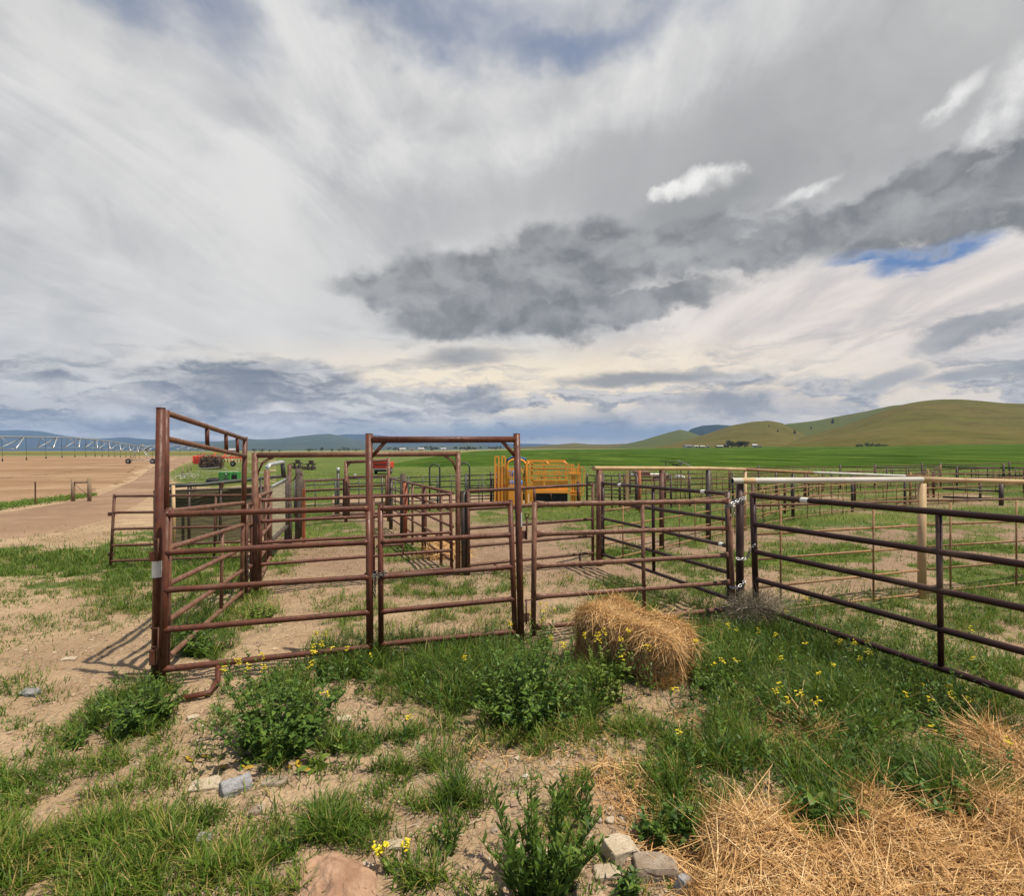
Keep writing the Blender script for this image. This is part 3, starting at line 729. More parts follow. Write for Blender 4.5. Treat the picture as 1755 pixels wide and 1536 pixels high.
# ---------------------------------------------------------------- grass (uncountable)
def scatter(n, dmin, dmax, tmax=1.2):
    d = np.exp(RNG.uniform(np.log(dmin), np.log(dmax), n))
    t = RNG.uniform(-tmax, tmax, n)
    return t * d, d
def grass(name, n, dmin, dmax, wmul, hmul, label, lod):
    x, y = scatter(n, dmin, dmax)
    # clump the blades
    cl = fbm(x * 9, y * 9, 2) * .6 + fbm(x * 3.6 + 20, y * 3.6, 2) * .4
    dens, hh, tt = growth(x, y)
    keep = RNG.random(n) < dens * np.clip((cl - .40) * 7, .03, 1)
    x = x[keep]; y = y[keep]; dens = dens[keep]; hh = hh[keep]; tt = tt[keep]
    m = len(x)
    P0 = np.stack([x, y, H(x, y) - .01], -1)
    yaw = RNG.uniform(0, 2 * np.pi, m)
    lean = RNG.uniform(.05, .55, m)
    Dr = unit(np.stack([np.cos(yaw) * lean, np.sin(yaw) * lean, np.ones(m)], -1))
    sy = yaw + np.pi / 2 + RNG.normal(0, .5, m)
    Sd = np.stack([np.cos(sy), np.sin(sy), np.zeros(m)], -1)
    L = hh * hmul * np.where((x < -.6) & (y < 4.6), .78, 1.0) * RNG.uniform(.4, 1.15, m) * (.55 + .45 * dens) * np.clip(.55 + (cl[keep] - .38) * 3.2, .5, 1.25)
    Wd = RNG.uniform(.0018, .0042, m) * wmul * np.maximum(1, y * lod)
    bd = np.stack([np.cos(yaw), np.sin(yaw), -np.full(m, .55)], -1) * (L * RNG.uniform(.05, .75, m))[:, None]
    V, F, si, tv = ribbons(P0, Dr, Sd, L, Wd, bd)
    base = np.clip(RNG.normal(.42, .24, m) + tt, 0, 1)
    base = np.where(RNG.random(m) < .05, RNG.uniform(.85, 1, m), base)
    o = quads_mesh(name, V, F, GRASSM, dict(tint=base[si] + .1 * (tv - .4)))
    tag(o, label, 'grass', kind='stuff')
    return m
NG = grass('grass', 700000, 1.4, 12.5, 1.0, 1.0, 'green grass growing in tufts on the pale soil around and inside the pens', .16)
NG2 = grass('meadow_grass', 170000, 11, 75, 2.0, 1.5, 'rough green grass filling the paddocks behind the pens', .055)

# straw scattered on the ground
def strands(P0, Dr, L, W, bend, name, mat, label=None, cat=None, parent=None, kind=None, tint=None):
    m = len(P0)
    up = np.stack([RNG.normal(0, .5, m), RNG.normal(0, .5, m), np.ones(m)], -1)
    Sd = unit(np.cross(Dr, unit(up)))
    V, F, si, tv = ribbons(P0, Dr, Sd, L, W, bend, (.9, 1, 1, .7))
    tn = RNG.beta(2.2, 1.8, m) if tint is None else tint
    o = quads_mesh(name, V, F, mat, dict(tint=tn[si]), parent)
    if label: tag(o, label, cat, kind=kind)
    return o
n = 260000
x, y = scatter(n, 1.7, 9)
px, py = to_px(x, y, G(x, y))
k = RNG.random(n) < ell(STRAWP, px, py) * .42
x = x[k]; y = y[k]; m = len(x)
yaw = RNG.uniform(0, 2 * np.pi, m)
Dr = unit(np.stack([np.cos(yaw), np.sin(yaw), RNG.uniform(-.05, .35, m)], -1))
L = RNG.uniform(.05, .22, m)
bd = np.stack([RNG.normal(0, .3, m), RNG.normal(0, .3, m), -np.abs(RNG.normal(.15, .1, m))], -1) * L[:, None]
strands(np.stack([x, y, H(x, y) + RNG.uniform(0, .03, m)], -1), Dr, L, RNG.uniform(.0012, .0026, m), bd, 'scattered_straw', STRAWM,
        'loose golden straw scattered over the soil and grass', 'straw', kind='stuff')

# dead leaves of grass and twigs littering the soil
n = 60000
x, y = scatter(n, 1.7, 9)
k = RNG.random(n) < np.clip((fbm(x * 2.1 + 31, y * 2.1, 3) - .42) * 3, .05, .55)
x = x[k]; y = y[k]; m = len(x)
yaw = RNG.uniform(0, 2 * np.pi, m)
Dr = unit(np.stack([np.cos(yaw), np.sin(yaw), RNG.uniform(0, .3, m)], -1)); L = RNG.uniform(.02, .09, m)
bd = np.stack([RNG.normal(0, .4, m), RNG.normal(0, .4, m), -np.full(m, .15)], -1) * L[:, None]
strands(np.stack([x, y, H(x, y) + RNG.uniform(.001, .012, m)], -1), Dr, L, RNG.uniform(.0009, .0020, m), bd, 'dry_litter', DRYM,
        'dead grass blades and twigs littering the soil', 'litter', kind='stuff')

# pebbles and clods lying on the bare soil (uncountable)
def pebbles():
    n = 34000
    x, y = scatter(n, 1.7, 11)
    dens, _, _ = growth(x, y)
    k = (RNG.random(n) < (1 - dens) ** 2) & (RNG.random(n) < np.clip((fbm(x * 1.5 + 9, y * 1.5, 3) - .3) * 3.5, .12, 1))
    x = x[k]; y = y[k]; m = len(x)
    s = RNG.gamma(1.3, .0052, m) + .0035; s = np.minimum(s, .05)
    # octahedra squashed and jittered
    ov = np.array([[1, 0, 0], [0, 1, 0], [-1, 0, 0], [0, -1, 0], [.2, .1, 1], [0, 0, -1]])
    of = np.array([[0, 1, 4], [1, 2, 4], [2, 3, 4], [3, 0, 4], [1, 0, 5], [2, 1, 5], [3, 2, 5], [0, 3, 5]])
    yaw = RNG.uniform(0, 6.28, m); c = np.cos(yaw); sn = np.sin(yaw)
    V = ov[None] * (1 + RNG.normal(0, .22, (m, 6, 3)))
    V = V * (s[:, None, None] * np.stack([np.ones(m), RNG.uniform(.5, 1, m), RNG.uniform(.3, .7, m)], -1)[:, None])
    Vx = V[..., 0] * c[:, None] - V[..., 1] * sn[:, None]; Vy = V[..., 0] * sn[:, None] + V[..., 1] * c[:, None]
    V = np.stack([Vx + x[:, None], Vy + y[:, None], V[..., 2] + (H(x, y) + s * .15)[:, None]], -1)
    F = (np.arange(m) * 6)[:, None, None] + of[None]
    mt, t, b = material('pebble_mix')
    t.put(b.inputs['Base Color'], t.ramp(t.attr('tint'), [(0, (.17, .115, .08)), (.45, (.30, .21, .14)), (.85, (.40, .29, .195)), (.97, (.46, .38, .29)), (1, (.5, .46, .4))]))
    b.inputs['Roughness'].default_value = .9
    o = quads_mesh('pebbles', V.reshape(-1, 3), F.reshape(-1, 3), mt, dict(tint=np.repeat(RNG.random(m), 6)), smooth=False)
    tag(o, 'small stones and clods strewn over the bare soil', 'pebbles', kind='stuff')
pebbles()

# ---------------------------------------------------------------- pipe panels and gates
def lerp(a, b, t): return a + (b - a) * t
def pipe_post(name, label, px0, py0, d, px1=None, r=.045, mat=RUST, group=None, d1=None, bottom=None, cat='post', capped=True):
    """upright from (px0,py0) down into the ground; px1 is where it meets the ground"""
    px1 = px0 if px1 is None else px1; d1 = d if d1 is None else d1
    top = P3(px0, py0, d); bx, by = P(px1, d1); gz_ = Hs(bx, by)
    t = thing(name, label, cat, (bx, by, gz_), group)
    MB().tube([(bx, by, gz_ - .15), top], r, 14).build('pipe', mat, t)
    if capped:
        MB().tube([top - Vector((0, 0, .003)), top + Vector((0, 0, .006))], r * 1.04, 14).build('cap', mat, t)
    return t
def panel(name, label, A, B, mat=RUST, r=.026, cat='fence panel', group=None, braces=(), feet=(), stile_up=.03, stile_dn=.10, stile_r=None,
          flare=(False, False), up_b=None, dn_b=None, top_r=None, extra_top=None):
    """A, B = (pixel x at top rail, pixel x at bottom rail, distance, [pixel y of the rails])"""
    stile_r = stile_r or r * 1.02
    def ends(E):
        pt, pb, d, ys = E; n = len(ys)
        return [P3(lerp(pt, pb, i / max(1, n - 1)), ys[i], d) for i in range(n)]
    a = ends(A); b = ends(B); n = len(a)
    base = Vector((a[-1].x, a[-1].y, Hs(a[-1].x, a[-1].y)))
    T = thing(name, label, cat, base, group)
    for i in range(n):
        rr = (top_r if (i == 0 and top_r) else r)
        v = b[i] - a[i]; dn = v.normalized()
        pts = [a[i], a[i] + dn * .05, a[i] + dn * .13, b[i] - dn * .13, b[i] - dn * .05, b[i]]
        s0 = [(.35, 1.45), (.4, 1.4), (1, 1)] if flare[0] else [(1, 1)] * 3
        s1 = [(1, 1), (.4, 1.4), (.35, 1.45)] if flare[1] else [(1, 1)] * 3
        wr = (1.0 if flare[0] else 1.13, 1.0 if flare[1] else 1.13)
        pts = [pts[0], a[i] + dn * .036] + pts[1:5] + [b[i] - dn * .036, pts[5]]
        s0.insert(1, s0[0]); s1.insert(2, s1[2])
        MB().tube(pts, [rr * wr[0], rr * wr[0]] + [rr] * 4 + [rr * wr[1]] * 2, 12, True, s0 + s1).build('rail', mat, T)
    for E, up, dn in ((a, stile_up, stile_dn), (b, stile_up if up_b is None else up_b, stile_dn if dn_b is None else dn_b)):
        v = (E[0] - E[-1]).normalized()
        st = MB().tube([E[-1] - v * dn, E[0] + v * up], stile_r, 14).build('stile', mat, T)
        MB().tube([E[0] + v * (up - .002), E[0] + v * (up + .004)], stile_r * 1.03, 14).build('cap', mat, st)
    for t_ in braces:
        MB().tube([lerp(a[-1], b[-1], t_), lerp(a[0], b[0], t_)], r * .82, 12).build('brace', mat, T)
    for t_, kind in feet:
        p = lerp(a[-1], b[-1], t_); g = Hs(p.x, p.y)
        if kind == 'stub': pts = [p, (p.x, p.y, g - .03)]
        else:
            k = Vector(kind)
            pts = [p, (p.x, p.y, g + .12), (p.x + k.x * .15, p.y + k.y * .15, g + .06), (p.x + k.x * .4, p.y + k.y * .4, g + .035), (p.x + k.x, p.y + k.y, g + .03)]
        MB().tube(pts, r * .86, 12).build('foot', mat, T)
    return T, a, b

# --- front line -------------------------------------------------
pipe_post('gate_post', 'tall leaning rust red pipe post at the near left corner of the pens', 275.6, 700, 4.42, 265.5, .034, RUST, cat='gate post')
L1, L1a, L1b = panel('corral_fence', 'rust red five rail panel between the tall corner post and the walk-through frame',
   (286, 280, 4.36, [882, 947.6, 1011.8, 1079.8, 1147.8]), (631, 634, 4.9, [872, 929.7, 989.5, 1050, 1109]), RUST, .026,
   feet=[(.765, 'stub')], stile_dn=.12, up_b=-.02, dn_b=.0)
FT = [P3(374, 1136, 4.5), P3(373.5, 1160, 4.43), P3(372.5, 1178, 4.33), P3(369, 1188, 4.24), P3(360, 1196, 4.17), P3(304, 1206, 4.08)]
for k, dz_ in ((3, .07), (4, .035), (5, .03)): FT[k].z = Hs(FT[k].x, FT[k].y) + dz_
MB().tube(FT, .022, 12).build('foot', RUST, L1)
FR = thing('walk_through_arch', 'rust red pipe frame with gusset corners standing over the walk-through gate', 'gate frame', (*P(634, 4.95), Hs(*P(634, 4.95))))
fl = (P3(632.5, 744, 4.95), Vector((*P(634, 4.95), Hs(*P(634, 4.95)) - .12)))
fr = (P3(885.5, 744, 5.3), Vector((*P(894, 5.3), Hs(*P(894, 5.3)) - .12)))
for q in (fl, fr): MB().tube([q[1], lerp(q[1], q[0], .5), q[0]], .034, 14).build('post', RUST, FR)
hl = fl[0] - Vector((0, 0, .055)); hr = fr[0] - Vector((0, 0, .055))
MB().tube([hl, hr], .032, 14).build('header', RUST, FR)
hv = (hr - hl).normalized()
for p, s in ((hl, 1), (hr, -1)):
    a_ = p + hv * (.155 * s) - Vector((0, 0, .012)); b_ = p + hv * (.02 * s) - Vector((0, 0, .165))
    MB().tube([a_, b_], .018, 10).build('gusset', RUST, FR)
MB().tube([fl[0] - Vector((0, 0, .002)), fl[0] + Vector((0, 0, .005))], .0345, 14).build('cap', RUST, FR)
MB().tube([fr[0] - Vector((0, 0, .002)), fr[0] + Vector((0, 0, .005))], .0345, 14).build('cap', RUST, FR)
pm = lerp(fr[0], fr[1], .37)
MB().beam(pm + Vector((.030, -.022, .065)), pm + Vector((.031, -.022, -.075)), .012, .012).build('paint_mark', WHITE, FR)
G1, G1a, G1b = panel('walk_gate', 'rust red five rail walk-through gate chained inside the tall pipe frame',
   (652, 653, 4.98, [872, 929, 989, 1049, 1105]), (874.5, 882.5, 5.27, [863, 917, 972, 1027, 1083]), RUST, .026, 'gate', stile_dn=.06)
for zq in (0.04, .96):
    c = lerp(G1b[0], G1b[-1], zq); e = lerp(fr[0], fr[1], .30 + .62 * zq)
    MB().tube([c, (e.x, e.y, c.z)], .009, 8).build('hinge', RUST, G1)
L3, L3a, L3b = panel('sorting_gate', 'faded rust five rail gate with flared rail ends behind the hay bale',
   (916, 914, 5.5, [865, 916, 971, 1024, 1076]), (1249, 1257, 6.2, [859, 905, 951.6, 998, 1043.6]), RUST_OLD, .027, 'gate', braces=[.525],
   feet=[(.84, 'stub')], stile_dn=.08, flare=(True, True))
MB().tube([L3a[0], L3a[0] + Vector((0, 0, .16))], .014, 10).build('latch_pin', RUST_DULL, L3)
# slam latch with a D-handle between the walk gate frame and the sorting gate
SL = thing('gate_latch', 'rust brown slam latch with D shaped handle beside the walk-through frame', 'latch', P3(903, 925, 5.42))
d_ = 5.42
MB().tube([P3(902, 925, d_), P3(903, 889, d_)], .010, 8).build('latch_rod', RUST_DULL, SL)
hd = [P3(903, 889, d_), P3(900, 884.5, d_), P3(900.5, 880.5, d_), P3(906, 880.5, d_), P3(906, 884.5, d_), P3(903, 889, d_)]
MB().tube(hd, .006, 8).build('handle', RUST_DULL, SL)
MB().box(P3(897, 917, d_), (.085, .012, .085), rz=.33).build('strike_plate', RUST_DULL, SL)
MB().tube([P3(900, 889, d_), P3(915, 888, 5.48)], .007, 8).build('latch_bolt', RUST_DULL, SL)
SL2 = thing('gate_latch', 'low rust brown hinge plate and pin near the ground beside the walk-through frame', 'latch', P3(903, 1068, 5.42))
MB().tube([P3(902, 1070, d_), P3(902, 1027, d_)], .009, 8).build('latch_rod', RUST_DULL, SL2)
MB().box(P3(900, 1059, d_), (.085, .012, .09), rz=.33).build('strike_plate', RUST_DULL, SL2)
MB().tube([P3(900, 1030, d_), P3(913, 1028, 5.48)], .007, 8).build('latch_bolt', RUST_DULL, SL2)
MB().tube([P3(900, 1064, d_), P3(913, 1062, 5.48)], .007, 8).build('latch_bolt', RUST_DULL, SL2)
# hardware on the near left post
for nm, lab, ya, yb in (('pin_latch', 'rusty latch box and pin on the left corner post above the white label', 925, 962), ('pin_latch', 'rusty latch brackets low on the left corner post', 1078, 1135)):
    q = P3(262, (ya + yb) / 2, 4.36)
    T = thing(nm, lab, 'latch', q)
    hgt = (yb - ya) / FOC * 4.36
    MB().box(P3(262.5, yb - 8, 4.34), (.052, .03, hgt * .45), rz=.3).build('latch_box', RUST, T, bevel=.004)
    for yy in (ya, (ya + yb) / 2 + 3):
        MB().beam(P3(259, yy, 4.335), P3(272, yy - 1, 4.33), .012, .010).build('bracket', RUST_DULL, T)
    MB().tube([P3(271.5, ya - 1, 4.325), P3(270, yb + 1, 4.325)], .006, 8).build('pin', RUST_DULL, T)
ring = [P3(259 + 3 * math.cos(t), 1073 + 3.2 * math.sin(t), 4.33) for t in np.linspace(0, 6.28, 12)]
RG = thing('wire_ring', 'small wire ring hooked on the left corner post latch', 'ring', ring[0]); MB().tube(ring, .0035, 6).build('loop', RUST_DULL, RG)
WLp = MB(); c0 = P3(270, 975, 4.385)
WLp.tube([P3(269.6, 961, 4.415), P3(268.9, 989, 4.415)], .0375, 18, False)
tag(WLp.build('paper_label', WHITE, None, tuple(c0)), 'white paper label wrapped round the left corner post', 'label')

# --- bow gate running back from the left corner ------------------
BG, BGa, BGb = panel('bow_gate', 'rust pipe bow gate with high overhead rails running back from the left corner post', (290, 286, 4.66, [877, 940, 1002, 1064.6, 1129]),
   (417, 414, 7.5, [862, 900, 940, 978.7, 1015.5]), RUST_OLD, .026, 'gate', braces=[], stile_dn=.1)
bn = (P3(285, 708, 4.66), P3(285.5, 752, 4.66)); bf = (P3(420, 753, 7.5), P3(420.5, 782, 7.5))
MB().tube([BGa[0] + Vector((-.03, 0, -.3)), P3(284.5, 703, 4.66)], .027, 14).build('bow_post', RUST, BG)
MB().tube([BGb[0] + Vector((0, 0, -.3)), P3(420, 749, 7.5)], .034, 14).build('bow_post', RUST, BG)
for k in (0, 1): MB().tube([bn[k], bf[k]], .027, 12).build('overhead_rail', RUST_OLD, BG)
for t_ in (.40, .66, .85):
    MB().tube([lerp(bn[1], bf[1], t_), lerp(bn[0], bf[0], t_)], .022, 10).build('spacer', RUST, BG)
MB().tube([lerp(BGa[4], BGb[4], .62), lerp(BGa[1], BGb[1], .62)], .020, 10).build('brace', RUST_OLD, BG)

# --- right hand corner post, tan rail fence ----------------------
PF = thing('pipe_fence', 'long pipe fence with a chalky white to tan top rail along the right pen', 'fence', (*P(1268, 6.3), Hs(*P(1268, 6.3))))
def line_pt(px):     # the front line continued beyond the corner post
    t = (px - CX) / FOC; s = (2.73 - t * 6.3) / (.344 * t - 1)
    return 6.3 + .344 * s
pts = [(1268, 6.3, 826, RUST_DULL, .045), (1580, line_pt(1580), 829, TANP, .052), (1830, line_pt(1830), 834, TANP, .05)]
for px_, d_, ytop, mt_, r_ in pts:
    bx, by = P(px_, d_)
    MB().tube([(bx, by, Hs(bx, by) - .15), P3(px_, ytop, d_)], r_, 16).build('post', mt_ if mt_ is not RUST_DULL else DARKP, PF)  # corner post swaps to the dark pipe: its shaded side painted in
e0 = P3(1254, 824.5, 6.2); e1 = P3(1580, 822, pts[1][1]); e2 = P3(1755, 826, line_pt(1755)); e3 = P3(1930, 830, line_pt(1930))
tr = MB()
tr.tube([e0, e1], .036, 16, False)
ro = tr.build('top_rail', WHITEP, PF)
ib = MB(); ib.tube([e0 + (e1 - e0).normalized() * .03, e0 + (e1 - e0).normalized() * .034], .0355, 14).build('bore_shade', BLACK, ro)  # black disc stands in for the shade inside the open pipe
MB().tube([lerp(e0, e1, .045), lerp(e0, e1, .10)], .0366, 16, False).build('rust_sleeve', TANP, PF)
MB().tube([lerp(e0, e1, .998), e2, e3], .0355, 16).build('top_rail', TANP, PF)
rz0 = [1.30, .95, .645, .30, -.005]; rz1 = [1.26, .92, .615, .295, -.035]; rz2 = [1.19, .85, .555, .245, -.08]
for i in range(5):
    a_ = Vector((*P(1290, line_pt(1290)), rz0[i])); b_ = Vector((*P(1574, line_pt(1574)), rz1[i]))
    MB().tube([a_, b_], .0155, 10).build('rail', TANTHIN if i else RUST_OLD, PF)
    a_ = Vector((*P(1590, line_pt(1590)), rz1[i])); b_ = Vector((*P(1930, line_pt(1930)), rz2[i] - .03))
    MB().tube([a_, b_], .0155, 10).build('rail', TANTHIN if i else RUST_OLD, PF)
for px_ in (1338, 1497, 1629, 1742, 1860):
    d_ = line_pt(px_) - .025; f_ = (px_ - 1290) / 460
    MB().tube([(*P(px_, d_), lerp(1.30, 1.19, f_)), (*P(px_, d_), lerp(-.03, -.1, f_))], .0125, 8).build('picket', TANTHIN, PF)
# --- dark gates hung on the corner post --------------------------
d0, d1 = 6.04, 3.24
X0 = P(1290, d0)[0]; X1 = X0 + .417 * (d0 - d1); pxe = CX + FOC * X1 / d1
def zat(y0, y1, d): return None
zA = [CAM_H - (v - CY) / FOC * d0 for v in (850, 898.6, 946, 993, 1041)]
zB = [zA[i] + .04 for i in range(5)]
DG, DGa, DGb = panel('tube_gate', 'near black five rail gate swinging towards the camera at the right edge',
   (1290, 1296, d0, [850, 898.6, 946, 993, 1041]), (pxe, pxe + 2, d1, [CY + (CAM_H - z) / d1 * FOC for z in zB]), DARKP, .028, 'gate',
   braces=[(d0 - 4.30) / (d0 - d1)], stile_dn=.05, stile_up=.02, stile_r=.034)
def sticker(T, a, b, t, w=.085, r=.0292):
    v = (b - a).normalized(); c = lerp(a, b, t)
    s = MB().tube([c - v * w / 2, c + v * w / 2], r, 14, False).build('label', WHITE, T)
    MB().box(c + Vector((0, -r * .93, r * .15)), (w * .45, .006, r * .7), rz=math.atan2(v.y, v.x)).build('print', STICKYEL, s)
def t_for_px(a, b, px):
    k = (px - CX) / FOC
    return (a.x - k * a.y) / (k * (b.y - a.y) - (b.x - a.x))
sticker(DG, DGa[0], DGb[0], t_for_px(DGa[0], DGb[0], 1380))
DG2, DGa2, DGb2 = panel('tube_gate', 'near black five rail gate leading back from the chained corner post', (1033, 1033, 9.66, [829, 859.5, 889, 920.5, 950.5]),
   (1247, 1251, 6.44, [846.6, 891, 936.4, 982, 1027]), DARKP, .026, 'gate', braces=[], stile_dn=.05, stile_r=.034)
tb = t_for_px(DGa2[0], DGb2[0], 1119)
MB().tube([lerp(DGa2[-1], DGb2[-1], tb), lerp(DGa2[0], DGb2[0], tb)], .026, 12).build('brace', DARKP, DG2)
sticker(DG2, DGa2[0], DGb2[0], t_for_px(DGa2[0], DGb2[0], 1063), .11, .0272)
sticker(DG2, DGa2[0], DGb2[0], t_for_px(DGa2[0], DGb2[0], 1206), .085, .0272)
sticker(DG2, DGa2[2], DGb2[2], t_for_px(DGa2[2], DGb2[2], 1237), .07, .0272)
# --- post and fence running back to the right --------------------
RB = thing('pipe_fence', 'older pipe fence with a tan top rail running back from the far pen corner', 'fence', (*P(1027, 9.9), Hs(*P(1027, 9.9))))
seq = [(1027, 9.9, 806, .06, RUST_OLD), (1134, 11.5, 806, .055, RUST_DULL), (1214, 13.0, 806, .065, BLACKP), (1277, 14.6, 808, .045, TANP), (1359, 17.0, 812, .05, BLACKP), (1461, 19.6, 815.5, .05, BLACKP), (1551, 21.6, 819, .05, BLACKP), (1680, 24.0, 826, .05, BLACKP), (1850, 27, 832, .05, BLACKP)]
tops = []
for px_, d_, yt, r_, mt_ in seq:
    bx, by = P(px_, d_)
    MB().tube([(bx, by, Gs(bx, by) - .15), P3(px_, yt, d_)], r_, 12).build('post', mt_, RB)
    tops.append(P3(px_, yt - 3.0, d_))
MB().tube([P3(1017, 803, 9.75)] + tops[:4], .042, 12).build('top_rail', TANP, RB)
MB().tube(tops[3:5] + [lerp(tops[4], tops[5], .3)], .045, 12).build('top_rail', ORANGE if False else TANTHIN, RB)
MB().tube([lerp(tops[4], tops[5], .3)] + tops[5:7], .045, 12).build('top_rail', WHITEP, RB)
MB().tube(tops[6:], .045, 12).build('top_rail', TANTHIN, RB)
for i in range(len(seq) - 1):
    (pa, da), (pb, db) = seq[i][:2], seq[i + 1][:2]
    A3 = Vector((*P(pa, da), 0)); B3 = Vector((*P(pb, db), 0)); ga = Gs(*P(pa, da)); gb = Gs(*P(pb, db))
    for hgt in (.10, .40, .72, 1.05):
        MB().tube([A3 + Vector((0, -.05, ga + hgt)), B3 + Vector((0, -.05, gb + hgt))], .017, 8).build('rail', TANTHIN, RB)
    n_ = 2 if i < 4 else 4
    for k in range(1, n_ + 1):
        t_ = k / (n_ + 1); c = lerp(A3, B3, t_); g_ = lerp(ga, gb, t_)
        MB().tube([c + Vector((0, -.07, g_)), c + Vector((0, -.07, g_ + 1.1))], .013, 8).build('picket', TANTHIN, RB)

# --- second row: alley gate frame and its panel -------------------
F2 = thing('alley_arch', 'wide rust pipe frame with gusset corners over the alley gate behind the front row', 'gate frame', (*P(437, 7.95), Hs(*P(437, 7.95))))
f2l = P3(437, 776, 7.95); f2r = P3(785, 774, 9.1)
for q, px_ in ((f2l, 437), (f2r, 786)):
    MB().tube([(q.x, q.y, Hs(q.x, q.y) - .15), q], .046, 14).build('post', RUST_OLD, F2)
MB().tube([f2l - Vector((0, 0, .04)), f2r - Vector((0, 0, .04))], .042, 14).build('header', RUST_OLD, F2)
hv = (f2r - f2l).normalized()
for p, s in ((f2l, 1), (f2r, -1)):
    a0 = p + hv * (.26 * s) - Vector((0, 0, .06)); a1 = p + hv * (.10 * s) - Vector((0, 0, .16)); a2 = p + hv * (.02 * s) - Vector((0, 0, .36))
    MB().tube([a0, a1, a2], .022, 10).build('gusset', RUST_OLD, F2)
panel('alley_gate', 'rust red five rail gate filling the wide alley frame', (447, 445, 7.87, [857.6, 894, 930.6, 968, 1004]), (772, 774, 9.06, [847.6, 879.6, 912.6, 943.4, 974]),
      RUST, .027, 'gate', braces=[.56], stile_dn=.04)
tl = P3(655, 934, 8.4)
AL = thing('latch_bar', 'short rust latch bar on the alley gate', 'latch', tl)
MB().tube([P3(645, 937, 8.36), P3(691, 933, 8.52)], .02, 8).build('bar', RUST_DULL, AL)
MB().tube([P3(691, 933, 8.52), P3(691, 952, 8.52)], .012, 8).build('drop', RUST_DULL, AL)
pipe_post('alley_post', 'dark weathered post next to the right leg of the alley frame', 795, 842, 9.1, 796, .055, BLACKP)
panel('corral_fence', 'brown five rail panel between the alley frame and the far pen corner post', (803, 803, 9.05, [842, 873, 906, 937, 969.6]), (1016, 1016, 9.86, [830.6, 860, 890, 919, 948]),
      RUST_DULL, .028, braces=[], feet=[(.2, 'stub'), (.89, 'stub')], stile_dn=.2)
panel('corral_fence', 'rust panel stub between the bow gate and the alley frame', (423, 422, 7.55, [866, 902, 939, 976, 1012]), (431, 431, 7.9, [864, 898, 934, 970, 1006]),
      RUST_DULL, .024, stile_dn=.04)
# --- alley side fence going back ----------------------------------
AS = thing('alley_fence', 'rust side fence of the alley with one orange and two wood posts', 'fence', (*P(776, 9.3), Hs(*P(776, 9.3))))
an = Vector((*P(776, 9.3), 1.20)); af = Vector((*P(668, 16.0), 1.08))
def on_line(px_):
    k = (px_ - CX) / FOC; t_ = (an.x - k * an.y) / (k * (af.y - an.y) - (af.x - an.x)); return lerp(an, af, t_)
for i in range(5):
    o_ = Vector((0, 0, -.30 * i))
    MB().tube([an + o_, af + o_], .026 if i else .03, 10).build('rail', RUST_OLD, AS)
for px_, up, r_, mt_ in ((670, .0, .06, BLACKP), (691, .18, .085, WOODD), (707, 0, .03, RUST_OLD), (727, .0, .06, RUST_DULL), (756, .0, .03, RUST_OLD)):
    q = on_line(px_); MB().tube([(q.x, q.y, Gs(q.x, q.y) - .1), q + Vector((0, 0, .02 + up))], r_, 12).build('post', mt_, AS)
q = on_line(700); MB().tube([(q.x - .1, q.y + .1, Gs(q.x, q.y) - .1), q + Vector((-.1, .1, -.02))], .055, 12).build('post', ORANGE, AS)
# --- far alley frame with its gate --------------------------------
F3 = thing('alley_arch', 'smaller far rust frame at the end of the alley below the red spreader', 'gate frame', (*P(593, 18), Gs(*P(593, 18))))
for px_, yt in ((593, 791), (666, 785)):
    q = P3(px_, yt, 18); MB().tube([(q.x, q.y, Gs(q.x, q.y) - .2), q], .06, 12).build('post', RUST_OLD, F3)
MB().tube([P3(593, 792.5, 18), P3(666, 788.5, 18)], .055, 12).build('header', RUST_OLD, F3)
MB().tube([P3(594, 800, 18), P3(600, 793.5, 18)], .035, 8).build('gusset', RUST_OLD, F3)
panel('alley_gate', 'thin dark rust gate in the smaller far alley frame', (598, 598, 17.9, [818, 834, 850, 866, 882]), (662, 662, 17.9, [816, 832, 848, 864, 880]), RUST_DULL, .035, 'gate', stile_dn=.1)
panel('corral_fence', 'thin rust panel left of the smaller far alley frame', (522, 522, 17.0, [825, 841, 857, 874, 890]), (589, 589, 18.0, [822, 838, 852, 866, 882]), RUST_DULL, .032, stile_dn=.1)
# --- dark green run of panels at the back --------------------------
def run(name, label, pts, hs, rr, mat, npick=0, pr=.012, group=None, posts=True, post_r=.05, ptop=1.4, cat='fence', pmat=None):
    T = thing(name, label, cat, (*pts[0], Gs(*pts[0])), group)
    for i in range(len(pts) - 1):
        a = Vector((*pts[i], Gs(*pts[i]))); b = Vector((*pts[i + 1], Gs(*pts[i + 1])))
        for h in hs: MB().tube([a + Vector((0, 0, h)), b + Vector((0, 0, h))], rr, 8).build('rail', mat, T)
        for k in range(1, npick + 1):
            c = lerp(a, b, k / (npick + 1)); MB().tube([c + Vector((0, -rr, hs[0])), c + Vector((0, -rr, hs[-1]))], pr, 6).build('picket', mat, T)
    if posts:
        for q in pts:
            g = Gs(*q); MB().tube([(*q, g - .1), (*q, g + ptop)], post_r, 10).build('post', pmat or mat, T)
    return T
run('panel_fence', 'dark green portable panels at the back of the alley', [P(505, 20.5), P(575, 21), P(655, 21.5), P(700, 22), P(750, 22), P(798, 22), P(855, 22.2)], (.15, .42, .7, .98, 1.22, 1.42), .026, GREENP, 1, .02, ptop=1.45, post_r=.04)
